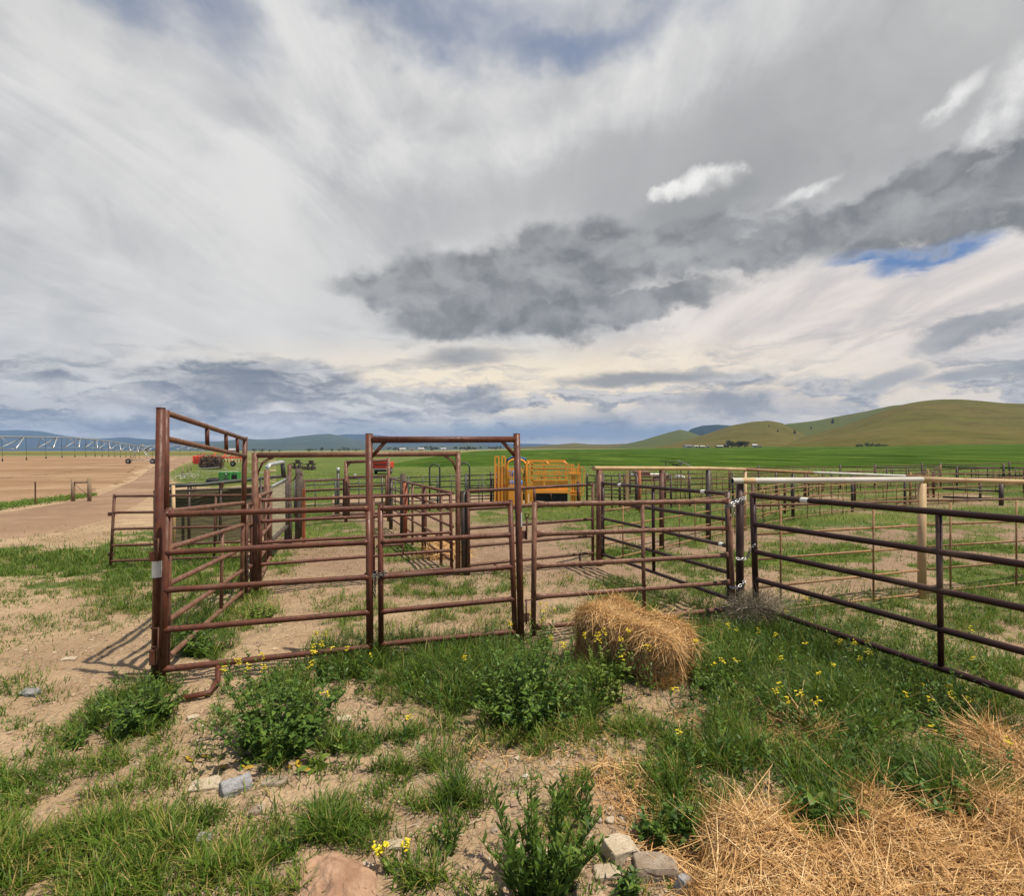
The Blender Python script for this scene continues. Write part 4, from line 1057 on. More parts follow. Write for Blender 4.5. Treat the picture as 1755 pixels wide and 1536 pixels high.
for px_, lab in ((745, 'dark green arched panel end standing left of the second arch'), (796, 'dark green arched panel end standing nearer the yellow squeeze chute')):
    d_ = 21.7; g_ = Gs(*P(px_, d_)); w = .21
    T = thing('arched_barrier', lab, 'panel', (*P(px_, d_), g_))
    c = Vector((*P(px_, d_), g_)); arc = [c + Vector((-w, 0, 0)), c + Vector((-w, 0, 1.7))] + [c + Vector((-w * math.cos(t), 0, 1.75 + .2 * math.sin(t))) for t in np.linspace(.15, 2.99, 8)] + [c + Vector((w, 0, 1.7)), c + Vector((w, 0, 0))]
    MB().tube(arc, .035, 10).build('arch', GREENP, T)
    for h in (.5, 1.1): MB().tube([c + Vector((-w, 0, h)), c + Vector((w, 0, h))], .025, 8).build('rung', GREENP, T)
T = thing('steel_stake', 'upright dark steel stake with a pale tip among the green panels', 'post', (*P(579.5, 20.2), Gs(*P(579.5, 20.2))))
q = P3(579.5, 803, 20.2); MB().tube([(q.x, q.y, Gs(q.x, q.y) - .1), q], .06, 10).build('pipe', GREENP, T); MB().tube([q - Vector((0, 0, .15)), q + Vector((0, 0, .03))], .07, 10).build('tip', GALVM, T)
q = P3(609, 814, 21.15); T = thing('insulator_tag', 'small white tag on the dark green panels', 'tag', q)
MB().box(q, (.09, .02, .08), ry=.4).build('plate', WHITE, T)
# --- paddock fences behind the right pen ---------------------------
run('paddock_fence', 'brown thin rail fence with close pickets behind the tan rail fence', [P(1034, 20), P(1092, 20.5), P(1150, 21.5), P(1182, 22), P(1256, 23.5), P(1330, 25), P(1425, 27), P(1520, 29), P(1640, 31), P(1780, 33)], (.1, .38, .66, .94, 1.2), .021, RUST_DULL, 3, .016, ptop=1.35, post_r=.045, pmat=BLACKP)
run('paddock_fence', 'ochre thin rail fence crossing the middle of the paddocks', [P(1070, 25), P(1140, 26), P(1250, 28), P(1380, 24), P(1465, 23.5), P(1600, 26), P(1755, 28)], (.15, .5, .85, 1.15), .018, TANTHIN, 2, .016, ptop=1.3, post_r=.05, pmat=RUST_DULL)
run('paddock_fence', 'dark far fence of broad black rails at the edge of the green field', [P(1500, 33), P(1612, 34), P(1720, 32), P(1800, 31)], (.3, .75, 1.2), .04, BLACKP, 3, .03, ptop=1.45, post_r=.06)
run('paddock_fence', 'short dark panel fence beside the tail of the yellow squeeze chute', [P(1006, 23), P(1034, 22.5), P(1062, 22), P(1090, 22.2)], (.1, .4, .7, 1.0, 1.3), .024, BLACKP, 1, .02, ptop=1.4, post_r=.045)
run('paddock_fence', 'black fence line left of the yellow squeeze chute', [P(800, 23), P(842, 22.8), P(850, 22.6)], (.15, .5, .85, 1.2), .028, BLACKP, 1, .02, ptop=1.5, post_r=.06)
T = thing('swing_post', 'thick black post standing in the paddocks near the right edge', 'post', (*P(1716, 22), Gs(*P(1716, 22))))
q = P3(1716, 830, 22); MB().tube([(q.x, q.y, Gs(q.x, q.y) - .1), q], .085, 12).build('pipe', BLACKP, T)
for k in (0, 1): MB().tube([P3(1716, 842 + 14 * k, 22), P3(1616, 838 + 14 * k, 23)], .045, 8).build('arm', BLACKP, T)
T = thing('pale_post', 'pale square post in the paddocks beside the orange post', 'post', (*P(1075, 20), Gs(*P(1075, 20)))); q = P3(1075, 808, 20)
MB().box(((q.x), q.y, (q.z + Gs(q.x, q.y)) / 2 - .05), (.10, .10, q.z - Gs(q.x, q.y) + .1)).build('timber', TANP, T)
T = thing('orange_post', 'orange rust pipe post beside the pale square post', 'post', (*P(1096, 19.6), Gs(*P(1096, 19.6)))); q = P3(1096, 806, 19.6)
MB().tube([(q.x, q.y, Gs(q.x, q.y) - .1), q], .06, 12).build('pipe', ORANGE, T)

run('paddock_fence', 'low rust rail fence behind the ochre one across the paddocks', [P(1080, 29), P(1180, 30), P(1300, 30), P(1440, 31.5), P(1580, 33), P(1730, 35), P(1850, 37)], (.15, .45, .75, 1.05, 1.35), .026, RUST_DULL, 4, .018, ptop=1.5, post_r=.05, pmat=BLACKP)
run('paddock_fence', 'thin ochre cross fence running back from the tan rail fence', [P(1290, 15.2), P(1345, 19), P(1385, 24), P(1410, 30)], (.2, .5, .8, 1.1), .02, TANTHIN, 3, .016, ptop=1.3, post_r=.045, pmat=RUST_DULL)
run('paddock_fence', 'thin dull cross fence near the thick black swing post', [P(1560, 22.5), P(1590, 26), P(1612, 32)], (.2, .5, .8, 1.1, 1.3), .022, RUST_DULL, 3, .016, ptop=1.4, post_r=.045, pmat=TANTHIN)
# --- left side: sheeted fence, brown panel -------------------------
panel('corral_fence', 'brown five rail panel standing on the grass left of the corner post', (196, 190, 10.2, [850.5, 878.7, 907, 935.5, 962]), (440, 438, 10.9, [849, 876, 902, 928.5, 953]), RUST_DULL, .026,
      feet=[(.7, 'stub')], braces=[.7], stile_dn=.12)
for yy in (881.5, 951):
    T = thing('hinge_lug', 'hinge lug on the end of the brown left panel, ' + ('upper one' if yy < 900 else 'lower one'), 'hinge', P3(190, yy, 10.2))
    MB().box(P3(190, yy, 10.2), (.10, .03, .07)).build('plate', RUST_DULL, T)
SF = thing('sheeted_fence', 'pen fence sheeted in weathered olive plywood under a dark top pipe', 'fence', (*P(297, 12.9), Gs(*P(297, 12.9))))
sa = Vector((*P(262, 12.6), 0)); sb = Vector((*P(452, 15.0), 0))
za, zb_ = Zp(840.5, 12.6), Zp(837, 15.0)
for k in range(3):
    u0, u1 = k / 3 + .002, (k + 1) / 3 - .002
    a_ = lerp(sa, sb, u0); b_ = lerp(sa, sb, u1)
    ta = lerp(za, zb_, u0); tb_ = lerp(za, zb_, u1)
    ga, gb = Gs(a_.x, a_.y) + .03, Gs(b_.x, b_.y) + .03
    MB().prism([(a_.x, a_.y, ga), (b_.x, b_.y, gb), (b_.x, b_.y, tb_), (a_.x, a_.y, ta)], (0, 0, 0), (.006, .018, 0)).build('plywood_sheet', PLY, SF)
MB().tube([P3(292, 833, 12.75), P3(350, 830.5, 13.4), P3(440, 821, 14.7), P3(487, 816, 15.5)], .05, 10).build('top_pipe', GREENP, SF)
MB().tube([P3(292, 842, 12.7), P3(440, 836, 14.7), P3(487, 832, 15.4)], .03, 10).build('rail', BLACKP, SF)
for px_, yt, d_ in ((294.5, 831, 12.75), (324, 829, 13.1), (378, 826, 13.8), (447, 820, 14.8)):
    q = P3(px_, yt, d_); MB().tube([(q.x, q.y, Gs(q.x, q.y) - .1), q], .035, 10).build('post', BLACKP, SF)
T = thing('white_stake', 'pale peeled stake in front of the plywood sheeted fence', 'post', (*P(297.5, 12.4), Gs(*P(297.5, 12.4))))
q = P3(297, 832, 12.4); MB().tube([(q.x + .01, q.y, Gs(q.x, q.y) - .1), lerp(Vector((q.x, q.y, Gs(q.x, q.y))), q, .5) + Vector((.015, 0, 0)), q], .036, 10).build('pole', TANP, T)
q = P3(380, 832, 13.7); T = thing('pipe_clamp', 'rusty clamp hanging from the dark top pipe over the plywood', 'clamp', q)
MB().box(q, (.08, .06, .16), ry=.25).build('jaw', RUST_DULL, T, bevel=.01)
# --- alley left wall: panel, chipboard sheet, galvanised bow, posts -
T = thing('galvanised_bow', 'bent galvanised tube bow rising above the left alley wall', 'bow pipe', (*P(458, 11.2), Gs(*P(458, 11.2))))
q = Vector((*P(458, 11.2), Gs(*P(458, 11.2))))
MB().tube([q, P3(457.5, 806, 11.2)], .06, 12).build('post', RUST_OLD, T)
MB().tube([P3(457.5, 812, 11.2), P3(458, 801, 11.2), P3(462, 796.5, 11.3), P3(472, 795, 11.6), P3(481, 792.5, 11.9), P3(485, 793, 12.0)], .045, 12).build('bow', GALV, T)
MB().tube([P3(484, 792.5, 12.0), P3(486.5, 818, 12.1)], .05, 12).build('drop_leg', GREENP, T)
CB = thing('chipboard_sheet', 'pale chipboard sheet lining the left wall of the alley', 'board', (*P(467, 10.4), Gs(*P(467, 10.4))))
MB().prism([P3(467, 921, 10.4), P3(489.5, 899, 12.6), P3(488.5, 822, 12.6), P3(466.5, 834, 10.4)], (0, 0, 0), (-.03, .0, 0)).build('sheet', PLYP, CB)
MB().tube([P3(466, 834, 10.4), P3(489, 821.5, 12.6)], .025, 8).build('edge_rail', GALVM, CB)
MB().beam(P3(464, 926, 10.3), P3(490, 902, 12.5), .12, .05).build('kick_board', WOODD, CB)
panel('corral_fence', 'short rust panel along the left alley wall next to the alley frame', (444, 444, 8.0, [850, 886, 922, 958, 994]), (464, 463, 10.2, [842, 870, 900, 928, 956]), RUST_OLD, .03, braces=[.5], stile_dn=.05)
for px_, yt, d_, r_, lab in ((491, 815, 12.9, .055, 'weathered dark wood post just past the chipboard sheet'), (496.5, 829, 12.6, .05, 'shorter dark wood post against the chipboard sheet'), (510, 803, 14.2, .07, 'tall dark wood post with a wired top left of the alley'), (516, 807, 14.6, .06, 'dark wood post with a split top beside the wired post')):
    T = thing('wood_post', lab, 'post', (*P(px_, d_), Gs(*P(px_, d_))), 'wood posts of the alley wall')
    q = P3(px_, yt, d_); g_ = Gs(q.x, q.y)
    MB().tube([(q.x, q.y, g_ - .15), (q.x + .01, q.y, (g_ + q.z) / 2), q], [r_ * 1.08, r_, r_ * .93], 9).build('log', WOODD, T)
T = thing('steel_upright', 'thin rust upright pipe between the dark wood posts', 'post', (*P(496, 13.4), Gs(*P(496, 13.4)))); q = P3(496, 796, 13.4)
MB().tube([(q.x, q.y, Gs(q.x, q.y) - .1), q], .05, 10).build('pipe', RUST_DULL, T)
T = thing('orange_post', 'flat orange steel post at the mouth of the alley', 'post', (*P(520.5, 13.2), Gs(*P(520.5, 13.2)))); q = P3(520.5, 838, 13.2)
MB().box((q.x, q.y, (q.z + Gs(q.x, q.y)) / 2 - .03), (.07, .05, q.z - Gs(q.x, q.y) + .06)).build('bar', ORANGE, T)
T = thing('wire_bundle', 'loose wire twisted round the top of the wired wood post', 'wire', P3(511, 812, 14.05))
for k in range(3):
    MB().tube([P3(505 - 3 * k, 822 + 2 * k, 14.0), P3(508, 812 + 2 * k, 13.98), P3(513, 808 + 3 * k, 13.98), P3(518, 814 + k, 14.0)], .010, 6).build('strand', WOODD, T)

# --- chains ---------------------------------------------------------
def chain(label, pts, mat, link=.042, wire=.0042, group='steel chains on the gates'):
    pts = [Vector(p) for p in pts]
    seg = [0]
    for a, b in zip(pts, pts[1:]): seg.append(seg[-1] + (b - a).length)
    n_ = max(2, int(seg[-1] / (link * .74))); mb = MB()
    def at(s):
        for i in range(len(pts) - 1):
            if s <= seg[i + 1] or i == len(pts) - 2:
                return lerp(pts[i], pts[i + 1], (s - seg[i]) / max(1e-6, seg[i + 1] - seg[i]))
    for k in range(n_):
        c0 = at(seg[-1] * k / n_); c1 = at(seg[-1] * (k + 1) / n_); d = (c1 - c0).normalized(); c = (c0 + c1) / 2
        ref = Vector((0, 0, 1)) if abs(d.z) < .8 else Vector((0, 1, 0))
        s = d.cross(ref).normalized(); u = s.cross(d)
        s2 = (s + u).normalized() if k % 2 else (s - u).normalized()
        ring = []
        for t in np.linspace(0, 2 * math.pi, 11):
            ring.append(c + d * (math.cos(t) * link * .5) + s2 * (math.sin(t) * link * .30))
        mb.tube(ring, wire, 6, False)
    return tag(mb.build('gate_chain', mat, None, tuple(pts[0])), label, 'chain', group)
def wrap(c, d, r, n=9, turn=1.0):
    return [Vector((c.x + r * math.cos(t), c.y - r * math.sin(t), c.z)) for t in np.linspace(math.pi * (1 - 0), math.pi * (1 - turn), n)]
ca = P3(634, 986, 4.95); cb = P3(653, 985, 4.99)
w_ = []
for k in range(2):
    z_ = -.02 * k + .015
    w_ += [ca + Vector((-.045, -.01, z_)), ca + Vector((-.02, -.05, z_ + .008)), (ca + cb) / 2 + Vector((0, -.055, z_ - .01)), cb + Vector((.02, -.045, z_ + .005)), cb + Vector((.045, .0, z_)), cb + Vector((.0, .05, z_)), ca + Vector((0, .05, z_))]
chain('dark steel chain looped twice round the walk gate and its frame post', w_, CHAIND)
chain('loose tail of dark chain hanging beside the walk gate stile', [P3(643, 988, 4.93), P3(642.5, 1003, 4.93), P3(642, 1023, 4.94)], CHAIND, .036)
cc = P3(1268, 860, 6.3); ce = P3(1249, 868, 6.2)
chain('bright steel chain tying the faded rust gate high on the corner post', [ce + Vector((-.05, -.01, -.01)), ce + Vector((0, -.055, .0)), (cc + ce) / 2 + Vector((0, -.075, .025)), cc + Vector((0, -.06, .03)), cc + Vector((.05, -.03, .05)), cc + Vector((.05, .03, .05)), cc + Vector((0, .06, .03)), ce + Vector((0, .05, .03)), ce + Vector((-.04, .0, .02)), ce + Vector((0, -.06, .03)), (cc + ce) / 2 + Vector((0, -.08, .045)), cc + Vector((.02, -.06, .055))], CHAINM, .05, .006)
chain('bright chain tail dangling behind the high corner chain', [P3(1258, 868, 6.15), P3(1257.5, 878, 6.15), P3(1258, 886, 6.15)], CHAINM, .05, .006)
chain('chain looped half way up the corner post to the dark gate', [P3(1262, 957, 6.23), P3(1270, 960, 6.22), P3(1276, 958, 6.24), P3(1282, 955, 6.18), P3(1284, 946, 6.06), P3(1288, 938, 6.0), P3(1294, 934, 5.98)], CHAINM, .05, .005)
chain('chain tying the bottom of the faded rust gate to the corner post', [P3(1250, 1006, 6.14), P3(1258, 1009, 6.13), P3(1266, 1006, 6.2), P3(1273, 1001, 6.22), P3(1276, 996, 6.26)], CHAINM, .05, .006)
chain('long chain tail hanging down the corner post', [P3(1275, 998, 6.22), P3(1274, 1015, 6.22), P3(1271, 1032, 6.22), P3(1270, 1050, 6.22)], CHAIND, .045, .0045)
chain('short chain tail hanging off the bottom of the faded rust gate', [P3(1246, 1008, 6.12), P3(1245.5, 1020, 6.12)], CHAIND, .045, .0045)
chain('dark chain hanging on the far end of the middle dark gate', [P3(1031, 884, 9.6), P3(1032, 900, 9.6), P3(1031.5, 922, 9.6), P3(1032, 942, 9.6)], CHAIND, .055, .007)
chain('dark chain hanging between the bow gate and the alley frame', [P3(425, 950, 7.4), P3(425.5, 966, 7.4), P3(425, 985, 7.4)], CHAIND, .045, .005)

# ---------------------------------------------------------------- weeds
def leaves_mesh(name, T, P0, Dr, L, Wd, mat, tint, droop=.5, prof=(.25, 1.0, .75, .05), ts=(0, .35, .7, 1.0)):
    m = len(P0)
    up = np.tile(np.array([[0, 0, 1.0]]), (m, 1)) + RNG.normal(0, .35, (m, 3))
    Sd = unit(np.cross(Dr, up))
    bd = np.stack([RNG.normal(0, .12, m), RNG.normal(0, .12, m), -np.full(m, droop) * RNG.uniform(.3, 1.2, m)], -1) * L[:, None]
    V, F, si, tv = ribbons(P0, Dr, Sd, L, Wd, bd, prof, ts)
    return quads_mesh(name, V, F, mat, dict(tint=np.clip(tint, 0, 1)[si]), T)
def weed(label, px, py, hgt, spread, nstem, nleaf, kind='mustard', flowers=0, mat=None, group='weeds growing along the pens', leaf=.07, fl_up=.0):
    x0, y0 = on_ground(px, py); z0 = Hs(x0, y0)
    name = {'mustard': 'mustard_plant', 'cress': 'pepperweed_plant', 'broad': 'broadleaf_weed', 'tuft': 'grass_tuft'}[kind]
    T = thing(name, label, 'weed', (x0, y0, z0), group)
    mat = mat or WEEDM
    st = MB(); lp = []; ld = []; ll = []; lw = []; tips = []
    for s in range(nstem):
        a = random.uniform(0, 6.283); rr = spread * math.sqrt(random.random())
        bx, by = x0 + math.cos(a) * rr * .45, y0 + math.sin(a) * rr * .45
        h = hgt * random.uniform(.55, 1.05) * (1 - .25 * rr / spread)
        lean = Vector((math.cos(a), math.sin(a), 0)) * (rr * .75)
        b = Vector((bx, by, Hs(bx, by) - .01)); pts = []
        jx = Vector((random.gauss(0, .02), random.gauss(0, .02), 0))
        for t in (0, .35, .7, 1): pts.append(b + lean * (t ** 1.5) + jx * math.sin(t * 3) + Vector((0, 0, h * t)))
        st.tube(pts, [.0042, .0036, .0028, .0016], 5, False)
        tips.append(pts[-1])
        for k in range(nleaf):
            t = random.random() ** (1.25 if kind != 'cress' else .85)
            i = min(2, int(t * 3)); p = lerp(pts[i], pts[i + 1], t * 3 - i)
            az = random.uniform(0, 6.283); elv = random.uniform(.15, 1.0) if kind != 'cress' else random.uniform(.6, 1.25)
            lp.append(p); ld.append((math.cos(az) * math.cos(elv), math.sin(az) * math.cos(elv), math.sin(elv)))
            l_ = leaf * random.uniform(.5, 1.35) * (1.25 - .7 * t); ll.append(l_)
            lw.append(l_ * (random.uniform(.13, .26) if kind in ('mustard', 'broad') else random.uniform(.09, .16)))
    st.build('stems', WEEDL, T)
    lp = np.array([tuple(p) for p in lp]); ld = np.array(ld); ll = np.array(ll); lw = np.array(lw)
    leaves_mesh('leaves', T, lp, ld, ll, lw, mat, RNG.normal(.45, .22, len(lp)), .55 if kind != 'cress' else .2)
    if flowers:
        random.shuffle(tips)
        tall = sorted(tips, key=lambda p: -p.z)[:flowers]
        for p in tall:
            fp = []; fd = []; sm = MB()
            q = p + Vector((random.gauss(0, .01), random.gauss(0, .01), .03 + fl_up * random.uniform(.5, 1)))
            sm.tube([p, q], .0016, 5, False)
            for k in range(random.randint(7, 15)):
                c = q + Vector((random.gauss(0, .011), random.gauss(0, .011), random.uniform(-.03, .014)))
                for j in range(4):
                    az = j * 1.57 + random.random(); fp.append(c); fd.append((math.cos(az), math.sin(az), random.uniform(.1, .9)))
            fp = np.array([tuple(p) for p in fp]); fd = unit(np.array(fd)); m = len(fp)
            hd_ = leaves_mesh('flower_head', T, fp, fd, np.full(m, .0095), np.full(m, .0042), FLOWER, RNG.random(m), .1, (.4, 1, 1, .6))
            sm.build('flower_stalk', WEEDL, hd_)
    return T
weed('large leafy mustard weed with yellow flowers in front of the front panel foot', 475, 1285, .60, .44, 54, 40, 'mustard', 7, leaf=.066)
weed('leafy weed clump at the foot of the tall corner post', 243, 1245, .38, .30, 32, 36, 'mustard', 0, leaf=.066)
weed('big dark leafy mustard weed against the right leg of the walk-through frame', 905, 1225, .66, .48, 58, 42, 'mustard', 3, leaf=.062)
weed('lanky mustard with yellow flowers left of the hay bale', 1040, 1200, .58, .26, 20, 18, 'mustard', 8, WEEDL, leaf=.06, fl_up=.03)
weed('tall thin flowering mustard by the front panel foot post', 556, 1165, .42, .12, 7, 12, 'mustard', 6, leaf=.06, fl_up=.04)
weed('mustard in flower between the latch and the walk-through frame', 935, 1110, .48, .16, 9, 14, 'mustard', 6, leaf=.06, fl_up=.05)
weed('upright bushy pepperweed in the bare soil near the camera', 925, 1525, .52, .27, 40, 36, 'cress', 0, leaf=.07)
weed('slim pepperweed spray rising behind the bushy pepperweed', 985, 1400, .30, .16, 9, 22, 'cress', 0, leaf=.06)
weed('thin upright weed in the middle of the bare soil', 765, 1468, .24, .08, 7, 22, 'cress', 0, leaf=.05)
weed('small green weed between the rocks and the straw', 1122, 1432, .17, .10, 10, 20, 'broad', 0, leaf=.06)
weed('weed at the left edge of the straw heap', 1185, 1438, .26, .13, 12, 20, 'broad', 0, leaf=.06)
weed('little yellow flowered mustard beside the soil mound', 672, 1500, .12, .05, 5, 10, 'mustard', 4, WEEDL, leaf=.04)
weed('low weed among the rocks at the bottom of the scene', 1075, 1530, .14, .07, 8, 16, 'broad', 0, leaf=.05)
weed('broad leaved weed standing in the middle of the straw', 1420, 1415, .30, .13, 9, 14, 'broad', 0, leaf=.11)
weed('dark weeds hanging over the back of the straw heap', 1605, 1395, .28, .24, 18, 24, 'broad', 0, leaf=.09)
weed('small weed growing on the dirt in front of the brown panel', 120, 1275, .13, .12, 8, 16, 'broad', 0, leaf=.05)
weed('leafy weed inside the bow gate by its lowest rail', 345, 1120, .28, .26, 20, 24, 'mustard', 0, leaf=.085)
weed('pale green weed at the foot of the alley frame', 445, 1062, .24, .22, 16, 22, 'mustard', 0, WEEDL, leaf=.07)
weed('weed at the inner foot of the walk-through frame near its left leg', 610, 1140, .26, .16, 12, 18, 'mustard', 0, leaf=.07)
weed('dark weed in the shade under the hay bale', 1060, 1160, .16, .14, 10, 18, 'broad', 0, leaf=.07)
weed('weed clump in front of the tumbleweed', 1290, 1130, .28, .2, 14, 20, 'mustard', 3, leaf=.06)
weed('round leaved weed near the grey stone', 540, 1320, .10, .08, 6, 8, 'broad', 0, WEEDL, leaf=.09)
weed('dense dark weed clump right of the bale', 1235, 1195, .30, .2, 18, 24, 'mustard', 2, leaf=.06)
weed('tall weed in flower inside the meadow near the dark gate', 1470, 1160, .34, .2, 14, 20, 'mustard', 6, leaf=.055)
weed('flowering weed beside the straw clump by the dark gate', 1600, 1235, .26, .2, 12, 18, 'mustard', 5, leaf=.055)
weed('thin flowering weed in the middle of the meadow', 1370, 1250, .30, .2, 12, 18, 'mustard', 5, leaf=.055)

# withered yellow leaves round the base of the large mustard weed
wp = [on_ground(px, py) for px, py in ((420, 1318), (436, 1322), (470, 1326), (500, 1330), (514, 1328), (527, 1337), (390, 1322), (452, 1312), (330, 1318), (345, 1310), (505, 1322), (250, 1262), (258, 1266))]
wp3 = np.array([(x, y, Hs(x, y) + .012) for x, y in wp]); wn = len(wp3); wa = RNG.uniform(0, 6.28, wn)
leaves_mesh('withered_leaves', bpy.data.objects['mustard_plant'], wp3, np.stack([np.cos(wa), np.sin(wa), 0 * wa + .15], -1), RNG.uniform(.04, .07, wn), RNG.uniform(.012, .02, wn),
            leafmat('withered_leaf', [(0, (.30, .17, .02)), (1, (.62, .42, .04))], .2), RNG.random(wn), .1)
# upright herbs filling the meadow beside the bale (uncountable)
def meadow():
    n = 6400
    x, y = scatter(n, 2.9, 7.2)
    px, py = to_px(x, y, G(x, y))
    reg = np.array([(1270, 1150, 150, 95, 1), (1400, 1150, 170, 110, 1), (1530, 1190, 150, 80, 1), (1330, 1260, 170, 55, .6), (1560, 1330, 150, 70, .6), (1190, 1320, 90, 50, .6), (830, 1180, 150, 60, .8), (690, 1145, 110, 40, .6), (480, 1200, 110, 40, .5), (980, 1210, 80, 50, .6), (620, 1290, 90, 40, .3), (240, 1215, 60, 40, .5), (1650, 1200, 90, 50, .6), (1290, 1340, 120, 50, .5)])
    k = RNG.random(n) < ell(reg, px, py) * .75
    x = x[k]; y = y[k]; m = len(x)
    h = RNG.uniform(.14, .36, m)
    ax = np.stack([RNG.normal(0, .14, m), RNG.normal(0, .14, m), np.ones(m)], -1) * h[:, None]
    b = np.stack([x, y, H(x, y)], -1)
    nl = 16
    t = RNG.uniform(.1, 1.0, (m, nl)); P0 = (b[:, None] + ax[:, None] * t[..., None]).reshape(-1, 3)
    az = RNG.uniform(0, 6.283, m * nl); el = RNG.uniform(.3, 1.1, m * nl)
    Dr = np.stack([np.cos(az) * np.cos(el), np.sin(az) * np.cos(el), np.sin(el)], -1)
    L = RNG.uniform(.02, .06, m * nl) * (1.25 - .6 * t.ravel())
    Wd = L * RNG.uniform(.10, .2, m * nl)
    tn = np.clip(np.repeat(RNG.normal(.40, .22, m), nl) + RNG.normal(0, .1, m * nl), 0, 1)
    leaves_mesh('meadow_herbs', None, P0, Dr, L, Wd, WEEDM, tn, .2)
    tag(bpy.data.objects['meadow_herbs'], 'thick green herbs filling the ground right of the hay bale', 'herbs', kind='stuff')
    # yellow heads
    kf = np.where(RNG.random(m) < .022)[0]
    fp = []; fd = []
    for i in kf:
        c0 = b[i] + ax[i] * 1.08
        for q in range(int(RNG.integers(5, 12))):
            c = c0 + RNG.normal(0, .011, 3)
            for j in range(4):
                a_ = j * 1.57 + RNG.random(); fp.append(c); fd.append((math.cos(a_), math.sin(a_), .5))
    fp = np.array(fp); mm = len(fp)
    leaves_mesh('meadow_flowers', None, fp, unit(np.array(fd)), np.full(mm, .010), np.full(mm, .0045), FLOWER, RNG.random(mm), .1, (.4, 1, 1, .6))
    tag(bpy.data.objects['meadow_flowers'], 'specks of yellow blossom over the herbs right of the bale', 'flowers', kind='stuff')
meadow()

# ---------------------------------------------------------------- hay
HAYCORE = rusty('packed_hay', (0.20, 0.115, 0.045), (0.34, 0.21, 0.09), (0.12, 0.065, 0.028), 0.9, 0.1, 14)
def strand_set(P0, N, L, W, name, mat, T, along=None, spread=.9, lift=(.0, .35), sag=.25, tint=None):
    """stalks lying on a surface with normals N"""
    m = len(P0)
    r = RNG.normal(0, 1, (m, 3))
    if along is not None: r = r * spread + np.asarray(along)
    r = r - N * np.sum(r * N, 1, keepdims=True)
    Dr = unit(unit(r) + N * RNG.uniform(*lift, m)[:, None])
    Sd = unit(np.cross(Dr, N + RNG.normal(0, .3, (m, 3))))
    bd = (RNG.normal(0, .36, (m, 3)) - N * RNG.uniform(0, .3, m)[:, None]) * L[:, None]
    bd[:, 2] -= sag * L * RNG.uniform(0, 1, m)
    V, F, si, tv = ribbons(P0 - Dr * (L * .3)[:, None], Dr, Sd, L, W, bd, (.9, 1, 1, .6))
    tn = RNG.beta(2.4, 1.6, m) if tint is None else tint
    return quads_mesh(name, V, F, mat, dict(tint=np.clip(tn, 0, 1)[si]), T)
def bale():
    # long axis runs from the far left end to the near right end
    a = Vector((*P(1012, 5.15), 0)); b = Vector((*P(1168, 4.45), 0))
    ctr = (a + b) / 2; ax = (b - a).normalized(); Lh = (b - a).length / 2 + .06
    side = Vector((-ax.y, ax.x, 0)); g = Hs(ctr.x, ctr.y)
    T = thing('hay_bale', 'broken golden hay bale slumped in the weeds before the faded rust gate', 'hay bale', (ctr.x, ctr.y, g))
    n_u, n_v = 60, 44
    U = np.linspace(-1, 1, n_u); Vv = np.linspace(0, 2 * np.pi, n_v, endpoint=False)
    def surf(u, v):
        # superellipse cross section, drooping ends, humped top at the far end
        e = .30
        c = np.sign(np.cos(v)) * np.abs(np.cos(v)) ** e; s = np.sign(np.sin(v)) * np.abs(np.sin(v)) ** e
        endf = (1 - np.abs(u) ** 10) ** .5
        hump = 1.08 + .22 * np.exp(-((u + .55) / .25) ** 2) - .06 * np.exp(-((u - .05) / .3) ** 2) - .17 * np.exp(-((u - 1) / .4) ** 2)
        nz = (fbm(u * 3 + 7, v * 1.4, 4) - .5)
        w = .235 * endf * (1 + .26 * nz); h = .235 * endf * hump * (1 + .26 * nz)
        lx = u * Lh * (1 + .05 * nz); ly = c * w; lz = .225 + s * h
        lz = np.maximum(lz, -.02)
        return lx, ly, lz
    uu, vv = np.meshgrid(U, Vv, indexing='ij')
    lx, ly, lz = surf(uu, vv)
    W_ = lambda lx, ly, lz: np.stack([ctr.x + ax.x * lx + side.x * ly, ctr.y + ax.y * lx + side.y * ly, g + lz], -1)
    V = W_(lx, ly, lz).reshape(-1, 3)
    i = np.arange(n_u * n_v).reshape(n_u, n_v); j = np.roll(i, -1, 1)
    F = np.stack([i[:-1], i[1:], j[1:], j[:-1]], -1).reshape(-1, 4)
    quads_mesh('packed_core', V, F, HAYCORE, None, T)
    m = 19000
    u = RNG.uniform(-.99, .99, m); v = RNG.uniform(-.5, 2 * np.pi - .5, m)
    p = W_(*surf(u, v)); e = .01
    du = W_(*surf(np.clip(u + e, -1, 1), v)) - W_(*surf(np.clip(u - e, -1, 1), v)); dv = W_(*surf(u, v + e)) - W_(*surf(u, v - e))
    N = unit(np.cross(du, dv)); cen = W_(u * Lh, 0 * u, 0 * u + .2); N = np.where(np.sum(N * (p - cen), 1, keepdims=True) < 0, -N, N)
    L = RNG.gamma(3, .028, m) + .04
    along = np.stack([np.full(m, ax.x), np.full(m, ax.y), -1.3 * np.ones(m)], -1) * .6
    strand_set(p + N * RNG.uniform(0, .016, (m, 1)), N, L, RNG.uniform(.0011, .0023, m), 'loose_stalks', STRAWM, T, along, 1.0, (0, .13), .2)
    tw = MB()   # a slack twine across the front
    tp = [ctr + ax * .02 + side * -.24 + Vector((0, 0, g + .42)), ctr + ax * .0 + side * -.27 + Vector((0, 0, g + .28)), ctr + ax * .05 + side * -.28 + Vector((0, 0, g + .12)), ctr + ax * .13 + side * -.27 + Vector((0, 0, g + .02))]
    tw.tube(tp, .003, 6).build('twine', ORANGE, T)
bale()
